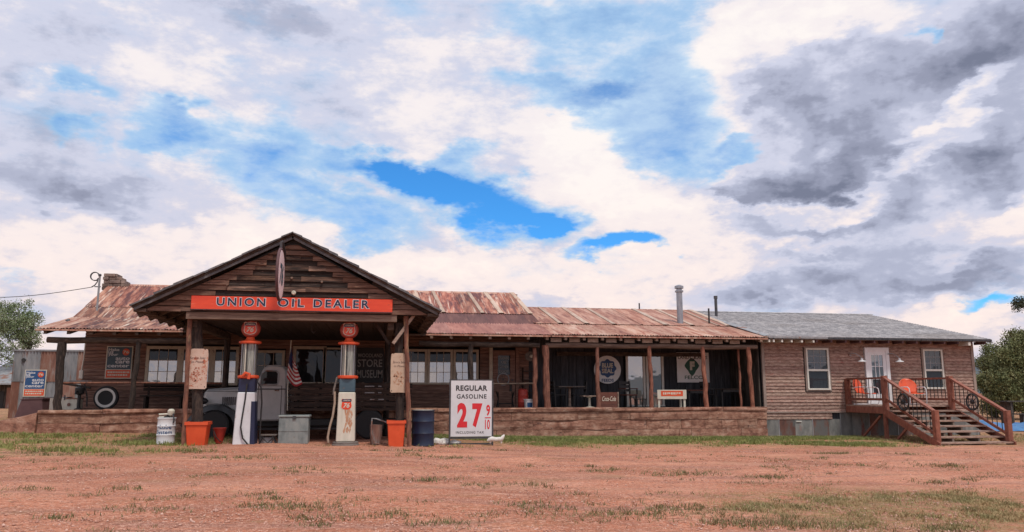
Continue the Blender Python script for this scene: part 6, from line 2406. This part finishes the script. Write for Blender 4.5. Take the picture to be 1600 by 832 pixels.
    MB().tube([(xq, Y, FL + .7), (xq + .12, Y, FL + .78), (xq + .22, Y, FL + .4), (xq + .24, Y, FL + .1)], .022, 6).build('lever', 'black', t)
    MB().tube([(xq, Y - .1, FL + .56), (xq - .02, Y - .25, FL + .55), (xq - .02, Y - .28, FL + .48)], .03, 7).build('spout', 'black', t)
    # whitewall tyre leaning on the wall
    Y = 26.2
    c = P(165.5, 628.5, Y)
    R_ = .37
    c = (c[0], c[1], FL + R_ - .005)
    t = thing('spare_tyre', 'black tyre with white sidewall ring standing on the left porch', 'tyre', (c[0], c[1], FL))
    MB().lathe([(.22, -.07), (.30, -.085), (.355, -.07), (.37, 0), (.355, .07), (.30, .085), (.22, .07)], c, 34, 'Y').build('tyre', 'rubber', t, smooth=True)
    m = MB()
    n = 34
    v = []
    for r_, yy in ((.225, -.0805), (.262, -.088), (.298, -.0885)):
        for i in range(n):
            q = 2 * pi * i / n
            v.append((c[0] + r_ * cos(q), c[1] + yy, c[2] + r_ * sin(q)))
    m.add(v, [(k * n + i, k * n + (i + 1) % n, (k + 1) * n + (i + 1) % n, (k + 1) * n + i) for k in range(2) for i in range(n)]).build('sidewall_band', 'whitewall', t)
    # bench in the shade under the windows
    Y = 26.4
    xa, xb = -7.35, -4.9
    t = thing('plank_bench', 'long dark plank bench in the shade below the left windows', 'bench', ((xa + xb) / 2, Y, FL))
    MB().box(xa, xb, Y, Y + .38, FL + .40, FL + .45).build('seat', 'log', t)
    for z in (.58, .74):
        MB().box(xa, xb, Y + .36, Y + .40, FL + z, FL + z + .1).build('back_slat', 'log', t)
    for x in (xa + .15, (xa + xb) / 2, xb - .15):
        MB().box(x - .03, x + .03, Y + .02, Y + .36, FL, FL + .399).build('leg', 'log', t)
        MB().box(x - .03, x + .03, Y + .401, Y + .44, FL, FL + .85).build('leg', 'log', t)
    # service mast with its coil of cable
    Y = 27.9
    x = PX(154.5, Y, 450)
    zt, zb = PZ(432, Y, 155), 4.2
    t = thing('service_mast', 'thin steel electric mast with a coiled cable loop at the roof left end', 'mast', (x, Y, zb))
    MB().tube([(x, Y, zb - .1), (x, Y, zt)], .035, 8).build('pole', 'galv', t)
    MB().lathe([(.04, zt), (.055, zt + .03), (.04, zt + .08)], (x, Y, 0), 10).build('weatherhead', 'darksteel', t)
    MB().bar((x - .14, Y, zt - .36), (x + .06, Y, zt - .36), .03).build('cross_arm', 'darksteel', t)
    cc = P(148, 432, Y)
    R_ = .14
    loop = [(cc[0] + R_ * cos(q), Y - .03 + .01 * q, cc[2] + R_ * sin(q)) for q in [i * 2 * pi / 14 for i in range(27)]]
    tail = [P(a, b, Y) for a, b in ((153, 435), (152, 441), (148, 446), (143, 449))]
    MB().tube(loop, .016, 6).build('cable_loop', 'darksteel', t)
    MB().tube(tail, .02, 6).build('drip_loop', 'darksteel', t)
    # the service line leaves to the left
    a = Vector(tail[-1])
    b = Vector(P(-120, 458, 30))
    pts = []
    for i in range(13):
        q = i / 12
        p_ = a.lerp(b, q)
        p_.z -= .25 * sin(pi * q)
        pts.append(p_)
    o = MB().tube(pts, .012, 5).build('service_cable', 'darksteel', None, loc=tuple(a))
    tag(o, 'thin overhead cable running left from the mast against the sky', 'cable')
    # meter conduit at the porch corner
    Y = 27.0
    x = PX(130, Y, 560)
    t = thing('meter_conduit', 'white electric conduit with a small meter box by the log wall corner', 'conduit', (x, Y, 1.9))
    MB().tube([(x + .03, Y, 3.2), (x + .02, Y, 2.6), (x - .02, Y, 2.2)], .022, 6).build('pipe', 'whitetrim', t)
    MB().box(x - .07, x + .05, Y - .05, Y + .05, 1.95, 2.22).build('meter_box', 'whitetrim', t, bevel=.015)
    MB().box(x - .35, x + .3, Y - .02, Y + .02, 1.86, 1.90).build('ledge', 'galv', t)
    MB().tube([(x - .6, Y, 1.82), (x + .3, Y, 1.66)], .04, 6).build('arm', 'oldwood', t)
    # small lamp on the porch roof corner
    c = P(105, 502, 26.2)
    t = thing('roof_lamp', 'tiny flood lamp on the roof edge at the far left', 'lamp', c)
    MB().tube([c, (c[0], c[1], c[2] - .2)], .015, 6).build('stem', 'darksteel', t)
    MB().lathe([(.03, -.05), (.07, .02), (.06, .07)], c, 12, 'X').build('head', 'darksteel', t)


left_side()


# ------------------------------------------------------------------ porch furniture on the right
def simple_chair(x, y, rz, mat, label, name='porch_chair', seat_mat=None, grp='dark chairs on the porch'):
    t = thing(name, label, 'chair', (0, 0, 0), grp)
    sm_ = seat_mat or mat
    MB().box(-.23, .23, -.22, .22, .42, .46).build('seat', sm_, t, bevel=.01)
    for sx in (-1, 1):
        MB().box(sx * .2 - .022, sx * .2 + .022, -.21, -.166, 0, .42).build('leg', mat, t)
        MB().hexa([(sx * .2 - .022, .17, 0), (sx * .2 + .022, .17, 0), (sx * .2 + .022, .214, 0), (sx * .2 - .022, .214, 0),
                   (sx * .2 - .022, .25, .92), (sx * .2 + .022, .25, .92), (sx * .2 + .022, .29, .92), (sx * .2 - .022, .29, .92)]).build('leg', mat, t)
        MB().box(sx * .235 - .025, sx * .235 + .025, -.22, .24, .64, .67).build('armrest', sm_, t)
        MB().box(sx * .235 - .016, sx * .235 + .016, -.2, -.165, .461, .64).build('arm_post', mat, t)
    for z in (.55, .68, .81):
        MB().hexa([(-.19, .235 + (z - .5) * .09, z), (.19, .235 + (z - .5) * .09, z), (.19, .255 + (z - .5) * .09, z), (-.19, .255 + (z - .5) * .09, z),
                   (-.19, .245 + (z - .5) * .09, z + .1), (.19, .245 + (z - .5) * .09, z + .1), (.19, .265 + (z - .5) * .09, z + .1), (-.19, .265 + (z - .5) * .09, z + .1)]).build('back_slat', mat, t)
    t.location = (x, y, FL)
    t.rotation_euler = (0, 0, rz)
    return t


def table(x, y, w, d, h, top, leg, label, pedestal=False):
    t = thing('porch_table', label, 'table', (x, y, FL), 'tables on the porch')
    MB().box(x - w / 2, x + w / 2, y - d / 2, y + d / 2, FL + h - .035, FL + h).build('table_top', top, t, bevel=.008)
    if pedestal:
        MB().lathe([(.2, FL), (.19, FL + .03), (.05, FL + .06), (.04, FL + h - .08), (.14, FL + h - .036)], (x, y, 0), 14).build('pedestal', leg, t, smooth=True)
    else:
        for sx in (-1, 1):
            for sy in (-1, 1):
                cx, cy = x + sx * (w / 2 - .06), y + sy * (d / 2 - .06)
                MB().box(cx - .03, cx + .03, cy - .03, cy + .03, FL, FL + h - .036).build('leg', leg, t)
        MB().box(x - w / 2 + .04, x + w / 2 - .04, y - d / 2 + .03, y - d / 2 + .05, FL + h - .12, FL + h - .036).build('apron', leg, t)
    return t


def porch_things():
    Y = 26.2
    table(PX(890, Y, 610), Y, .95, .7, .74, 'rooftimber', 'rafterpale', 'grey topped table with a pale leg behind the big log post', True)
    simple_chair(PX(874, Y, 620), Y + .1, radians(100), 'black', 'black porch chair left of the grey topped table')
    simple_chair(PX(906, Y, 620), Y + .2, radians(-95), 'black', 'black porch chair right of the grey topped table')
    table(PX(921, 25.7, 620), 25.7, .55, .5, .42, 'rafterpale', 'whiteworn', 'low pale side table left of the red drink crate', True)
    # red drink crate with faded script
    y = 25.35
    a, b = P(938, 613, y), P(966, 633, y)
    t = thing('drink_crate', 'faded red wooden drink crate with cream script under the round feed sign', 'crate', ((a[0] + b[0]) / 2, y, FL))
    for k in range(4):
        zz = FL + (a[2] - FL) * k / 4
        MB().box(a[0], b[0], y + rng.uniform(-.003, .003), y + .025, zz, zz + (a[2] - FL) / 4 - .006).build('slat', 'cola', t)
        MB().box(a[0], b[0], y + .38, y + .4, zz, zz + (a[2] - FL) / 4 - .006).build('slat', 'cola', t)
    for x in (a[0], b[0] - .03):
        MB().box(x, x + .03, y + .026, y + .379, FL, a[2] - .01).build('end_panel', 'rooftimber', t)
    MB().box(b[0] - .022, b[0] + .022, y - .02, y - .004, FL, a[2]).build('corner_strip', 'rafterpale', t)
    lettering('Coca-Cola', a[0] + .06, b[0] - .08, FL + .24, FL + .40, y - .006, 'creamink', t, bold=.01, shear=.35)
    # dark armchair and small stool before the sliding door
    simple_chair(PX(982, 25.9, 620), 25.9, radians(12), 'black', 'black porch armchair with brown arms before the sliding glass door', seat_mat='cola')
    t = thing('stool', 'small black stool right of the brown armed chair', 'stool', (PX(1000, 25.5, 625), 25.5, FL))
    x = PX(1000, 25.5, 625)
    MB().box(x - .17, x + .17, 25.35, 25.65, FL + .28, FL + .32).build('seat', 'black', t)
    for sx in (-.14, .14):
        for sy in (-.12, .12):
            MB().box(x + sx - .02, x + sx + .02, 25.5 + sy - .02, 25.5 + sy + .02, FL, FL + .279).build('leg', 'black', t)
    # cream bench with an orange lettered back
    y = 25.25
    a, b = P(1027, 609.5, y), P(1073, 624, y)
    t = thing('cream_bench', 'cream bench with an orange faded panel on its back facing the yard', 'bench', ((a[0] + b[0]) / 2, y, FL))
    MB().box(a[0], b[0], y, y + .03, b[2], a[2]).build('backrest', 'whiteworn', t, bevel=.006)
    MB().box(a[0] + .13, b[0] - .13, y - .004, y - .0005, b[2] + .1, a[2] - .03).build('orange_panel', 'orange', t)
    m = MB()
    r = random.Random(4)
    x = a[0] + .2
    while x < b[0] - .28:
        w = r.uniform(.03, .08)
        m.box(x, x + w, y - .007, y - .0045, b[2] + .15 + r.uniform(0, .03), b[2] + .23)
        x += w + .02
    m.box(a[0] + .3, a[0] + .5, y - .003, y - .0005, b[2] + .03, b[2] + .07)
    m.build('faded_print', 'creamink', t)
    MB().box(a[0], b[0], y + .04, y + .45, FL + .40, FL + .44).build('seat', 'whiteworn', t)
    for x in (a[0] + .03, b[0] - .1):
        MB().box(x, x + .07, y + .031, y + .09, FL, b[2] + .05).build('leg', 'whiteworn', t)
        MB().box(x, x + .07, y + .38, y + .44, FL, FL + .399).build('leg', 'whiteworn', t)
    # tables in the dark right end
    table(PX(1085, 26.6, 612), 26.6, .75, .6, .62, 'cola', 'black', 'small brown topped table left of the right log posts')
    table(PX(1138, 26.4, 612), 26.4, .85, .6, .66, 'rafter', 'black', 'low dark table with pinkish edge in the right porch corner')
    simple_chair(PX(1108, 26.8, 620), 26.8, radians(80), 'black', 'black porch chair between the two dark tables at the right')
    # drum, bucket and sewing stand beside the store door
    y = 25.75
    x = PX(817, y, 620)
    z1 = PZ(608, y, 817)
    t = thing('red_barrel', 'small red barrel beside the white bucket on the store porch', 'barrel', (x, y, FL))
    h = z1 - FL
    MB().lathe([(.15, FL), (.165, FL + .02), (.17, FL + h * .3), (.178, FL + h * .33), (.17, FL + h * .36), (.17, FL + h * .64), (.178, FL + h * .67), (.17, FL + h * .7), (.16, z1 - .03), (.11, z1)], (x, y, 0), 22).build('body', 'red', t, smooth=True)
    MB().lathe([(.115, z1 - .004), (.05, z1 + .012), (.001, z1 + .012)], (x, y, 0), 18).build('lid', 'red', t)
    y = 25.35
    x = PX(826.5, y, 630)
    z1 = PZ(624, y, 826)
    t = thing('white_bucket', 'white plastic bucket with a blue label on the porch edge', 'bucket', (x, y, FL))
    MB().lathe([(.14, FL), (.172, z1 - .02), (.185, z1 - .02), (.185, z1), (.165, z1), (.135, FL + .02)], (x, y, 0), 22).build('body', 'white', t, smooth=True)
    r_ = .165
    m = MB()
    v = []
    for zz in (FL + .05, FL + .20):
        for i in range(7):
            q = -.55 + i * 1.1 / 6
            rr = .14 + .032 * (zz - FL) / (z1 - FL) + .006
            v.append((x + rr * sin(q), y - rr * cos(q), zz))
    m.add(v, [(i, i + 1, i + 8, i + 7) for i in range(6)]).build('label', 'signblue', t, fix=False)
    # treadle stand with a big wheel in front of the door
    y = 26.3
    x = PX(789, y, 610)
    t = thing('treadle_stand', 'black iron treadle stand with a wooden top and wheel before the store door', 'stand', (x, y, FL))
    zt = PZ(612, y, 789)
    MB().box(x - .30, x + .32, y - .2, y + .25, zt - .03, zt).build('table_top', 'beam', t)
    for sx in (-.26, .28):
        MB().tube([(x + sx, y - .15, zt - .03), (x + sx * .9, y, FL + .3), (x + sx, y - .18, FL)], .02, 6).build('leg', 'black', t)
        MB().tube([(x + sx, y + .18, zt - .03), (x + sx * .9, y, FL + .3), (x + sx, y + .2, FL)], .02, 6).build('leg', 'black', t)
    MB().tube([(x - .28, y, FL + .15), (x + .28, y, FL + .15)], .02, 6).build('treadle', 'black', t)
    wc = P(786, 593, y)
    MB().tube([(wc[0] + .20 * cos(q), y - .05, wc[2] + .20 * sin(q)) for q in [2 * pi * i / 24 for i in range(24)]], .018, 6, closed=True).build('wheel', 'galv', t, smooth=True)
    for i in range(4):
        q = pi * i / 4 + .3
        MB().tube([(wc[0] - .2 * cos(q), y - .05, wc[2] - .2 * sin(q)), (wc[0] + .2 * cos(q), y - .05, wc[2] + .2 * sin(q))], .008, 5).build('spoke', 'darksteel', t)
    MB().lathe([(.07, zt), (.05, zt + .03), (.035, zt + .15), (.05, zt + .22), (.02, zt + .25)], (x + .2, y, 0), 12).build('machine_head', 'black', t, smooth=True)
    # round pale lantern on the dividing post
    y = 25.9
    c = P(828, 557, y)
    t = thing('wall_lantern', 'round pale lantern hanging beside the two red log posts', 'lantern', c)
    MB().lathe([(.16, -.02), (.17, .0), (.16, .03)], c, 20, 'Y').build('reflector', 'rooftimber', t, smooth=True)
    MB().lathe([(.03, -.10), (.06, -.07), (.06, -.02)], (c[0] + .04, c[1], c[2]), 12, 'Y').build('bulb', 'whiteworn', t, smooth=True)
    MB().tube([(c[0], c[1], c[2] + .15), (c[0], c[1], 3.1)], .008, 5).build('wire', 'black', t)
    # shelf rack with old tools behind the posts
    y = 27.1
    x = PX(826, y, 600)
    t = thing('tool_shelf', 'dark shelf of old tools against the log wall right of the store door', 'shelf', (x, y, FL))
    for z in (.5, .95, 1.25):
        MB().box(x - .2, x + .25, y, y + .18, FL + z, FL + z + .03).build('shelf_board', 'rafter', t)
    for sx in (-.2, .23):
        MB().box(x + sx, x + sx + .02, y - .002, y + .18, FL, FL + 1.4).build('upright', 'rafter', t)


porch_things()


# ------------------------------------------------------------------ orange metal chairs on the deck
def lawn_chair(x, y, z, rz, label):
    t = thing('metal_lawn_chair', label, 'chair', (0, 0, 0), 'orange metal lawn chairs on the deck')
    # shell back, scalloped
    nu, nv = 12, 9
    v, f = [], []
    for j in range(nv + 1):
        q = j / nv
        for i in range(nu + 1):
            u = -1 + 2 * i / nu
            hw = .33 * (1 - .0 * q) * (sqrt(max(0.02, 1 - max(0, (q - .45) / .58) ** 2)))
            hw *= .82 + .18 * min(1, q / .35)
            v.append((u * hw, .21 + .17 * q - .05 * (1 - u * u) * -1 * .0 + .05 * (1 - abs(u)) , .40 + .50 * q))
    for j in range(nv):
        for i in range(nu):
            a = j * (nu + 1) + i
            f.append((a, a + 1, a + nu + 2, a + nu + 1))
    o = MB().add(v, f).build('backrest', 'orange', t, smooth=True)
    mod = o.modifiers.new('thick', 'SOLIDIFY')
    mod.thickness = .012
    v, f = [], []
    for j in range(6):
        q = j / 5
        for i in range(9):
            u = -1 + i / 4
            v.append((u * (.26 - .02 * q), -.25 + .48 * q, .41 - .03 * sin(pi * q) + .015 * u * u - (.03 if j == 0 else 0)))
    for j in range(5):
        for i in range(8):
            a = j * 9 + i
            f.append((a, a + 1, a + 10, a + 9))
    o = MB().add(v, f).build('seat', 'orange', t, smooth=True)
    mod = o.modifiers.new('thick', 'SOLIDIFY')
    mod.thickness = .012
    for s_ in (-1, 1):
        a = s_ * .30
        MB().tube([(a, .33, .58), (a, .22, .60), (a, 0, .61), (a, -.20, .60), (a, -.28, .55), (a, -.30, .40), (a, -.28, .10), (a, -.24, .02), (a, 0, .018), (a, .32, .018)], .017, 7).build('arm_frame', 'white', t, smooth=True)
        MB().tube([(a, .32, .018), (-a * .0, .34, .018)], .017, 7).build('foot_bar', 'white', t)
        MB().tube([(a, -.26, .36), (a * .5, -.2, .375)], .014, 6).build('seat_bracket', 'white', t)
    t.location = (x, y, z)
    t.rotation_euler = (0, 0, rz)
    return t


xr = PX(1428, 24.3, 630)
lawn_chair(xr, 24.3, 1.095, radians(-6), 'orange metal lawn chair right of the white house door beside the stairs')
xl = PX(1355, 24.6, 630)
lawn_chair(xl, 24.6, 1.095, radians(30), 'orange metal lawn chair behind the left deck railing')


# ------------------------------------------------------------------ right background
def right_side():
    # crumpled blue tarp over a low pile
    Y = 27.6
    xa, xb = PX(1528, Y, 670), PX(1680, Y, 670)
    t = MB()
    nx, ny = 34, 18
    v, f = [], []
    z0 = G(xa, Y)
    for j in range(ny + 1):
        for i in range(nx + 1):
            u, w = i / nx, j / ny
            e = min(1, min(u, 1 - u) * 7) * min(1, min(w, 1 - w) * 5)
            h = .36 * e * (.75 + .25 * sin(u * 9)) + .12 * e * mnoise.noise(Vector((u * 9, w * 7, 2)))
            v.append((xa + (xb - xa) * u + .15 * mnoise.noise(Vector((w * 5, u * 3, 9))), Y + 1.8 * w, z0 + .03 + max(0, h)))
    for j in range(ny):
        for i in range(nx):
            a = j * (nx + 1) + i
            f.append((a, a + 1, a + nx + 2, a + nx + 1))
    o = t.add(v, f).build('tarp', 'tarp', None, smooth=True, loc=(xa, Y, z0))
    tag(o, 'crumpled bright blue tarp on the ground behind the right newel post', 'tarp')
    # picnic table at the right edge
    Y = 30
    x0, x1 = PX(1574, Y, 630), PX(1640, Y, 630)
    z = G(x0, Y)
    zt = PZ(627, Y, 1590)
    t = thing('picnic_table', 'dark wooden table beyond the blue tarp at the right edge', 'table', ((x0 + x1) / 2, Y, z))
    for k in range(4):
        MB().box(x0, x1, Y + k * .2, Y + k * .2 + .19, zt - .04, zt).build('table_plank', 'oldwood', t)
    for x in (x0 + .25, x1 - .3):
        MB().box(x, x + .12, Y + .1, Y + .7, z - .05, zt - .041).build('leg', 'oldwood', t)
    MB().box(x0, x1, Y - .5, Y - .2, z + .62, z + .66).build('bench_plank', 'oldwood', t)
    for x in (x0 + .3, x1 - .3):
        MB().box(x, x + .08, Y - .45, Y - .25, z - .05, z + .619).build('leg', 'oldwood', t)
    # junipers and a pine
    Y = 40
    k = lambda px: PX(px, Y, 600)
    zt = lambda py, px: PZ(py, Y, px)
    x = k(1598)
    g = G(x, Y)
    H = zt(514, 1590) - g
    tree('juniper_tree', 'dense tall juniper right behind the blue tarp at the right edge', x, Y, H,
         [(0, 0, H * .80, .9, .75, .10), (-.8, -.2, H * .62, 1.1, .8, .16), (.9, 0, H * .66, 1.2, .9, .16), (-1.3, -.3, H * .42, 1.2, .8, .18), (.5, -.6, H * .40, 1.5, .9, .22), (1.8, 0, H * .42, 1.3, .9, .15), (-1.2, -.4, H * .22, 1.2, .7, .16), (.6, -.5, H * .18, 1.6, .7, .16)],
         'leafjuniper', 'bark', 42000, .065, 3, .22)
    Y2 = 43
    x = PX(1551, Y2, 600)
    g = G(x, Y2)
    H = PZ(528, Y2, 1555) - g
    tree('juniper_tree', 'lighter juniper with gaps standing nearest the house corner', x, Y2, H,
         [(.2, 0, H * .82, .55, .5, .10), (-.35, 0, H * .66, .6, .5, .14), (.5, .1, H * .58, .75, .6, .2), (-.3, -.1, H * .40, .8, .7, .24), (.4, 0, H * .25, .9, .7, .26), (-.2, 0, H * .12, .9, .5, .15)],
         'leafjuniper', 'bark', 20000, .055, 7, .16)
    Y3 = 47
    x = PX(1668, Y3, 600)
    g = G(x, Y3)
    tree('juniper_tree', 'broad juniper mostly beyond the right edge of the yard', x, Y3, 5.6,
         [(0, 0, 4.4, 1.4, 1.1, .2), (-1.5, 0, 3.2, 1.5, 1.0, .25), (1.2, 0, 3.1, 1.6, 1.1, .25), (-.8, 0, 1.6, 1.8, 1.1, .25), (1, 0, 1.5, 1.8, 1.1, .25)], 'leafjuniper', 'bark', 20000, .075, 9, .25)
    Yp = 31
    xp = PX(1690, Yp, 500)
    g = G(xp, Yp)
    a = P(1588, 477, Yp)
    b = P(1620, 440, Yp)
    tree('pine_tree', 'tall pine reaching one branch in at the upper right edge', xp, Yp, 8.0,
         [(a[0] - xp + .1, 0, a[2] - g, .26, .22, .07), (a[0] - xp + .55, .1, a[2] - g + .1, .3, .22, .09), (b[0] - xp + .9, 0, b[2] - g + .1, .7, .5, .3), (0, 0, 7.4, 1.0, 1.0, .4), (.8, 0, 5.5, 1.3, .6, .3)], 'leafpine', 'bark', 6000, .05, 13, .2)
    # left cottonwood
    Yl = 46
    x = PX(36, Yl, 600)
    g = G(x, Yl)
    s_ = 46.0
    def L(px, py, rx, rz, w):
        q = P(px, py, Yl)
        return (q[0] - x, rng.uniform(-.6, .6), q[2] - g, rx, rz, w)
    tree('cottonwood_tree', 'pale loose leaved tree behind the far left shed', x, Yl, 5.9,
         [L(22, 488, .7, .6, .13), L(46, 497, .6, .5, .10), L(4, 505, .9, .7, .18), L(38, 515, .9, .55, .18), L(14, 535, 1.0, .6, .16), L(50, 530, .5, .4, .06), L(-22, 500, 1.3, 1.1, .22), L(8, 560, .8, .45, .08), L(40, 548, .4, .4, .05)],
         'leafpale', 'bark', 15000, .05, 21, .17, lean=(.2, 0))
    # scrub line far off on both sides
    for seed, (x0, x1, y0, lab) in enumerate(((-150, -26, 95, 'dark scrub line far beyond the left shed'), (75, 190, 110, 'dark scrub line far beyond the right trees'))):
        r = np.random.default_rng(seed + 40)
        cen = []
        for i in range(40):
            xx = r.uniform(x0, x1)
            yy = y0 + r.uniform(0, 25)
            hh = r.uniform(.8, 1.9)
            cen.append(((xx, yy, G(xx, yy) + hh * .6), (hh * 1.5, hh * 1.2, hh), 1 / 40))
        v, f = leaf_cloud(cen, 9000, .22, seed + 3)
        me = np_mesh('scrub', v, f)
        me.materials.append(MT['leafjuniper'])
        o = bpy.data.objects.new('scrub', me)
        C.objects.link(o)
        tag(o, lab, None, kind='stuff')


right_side()
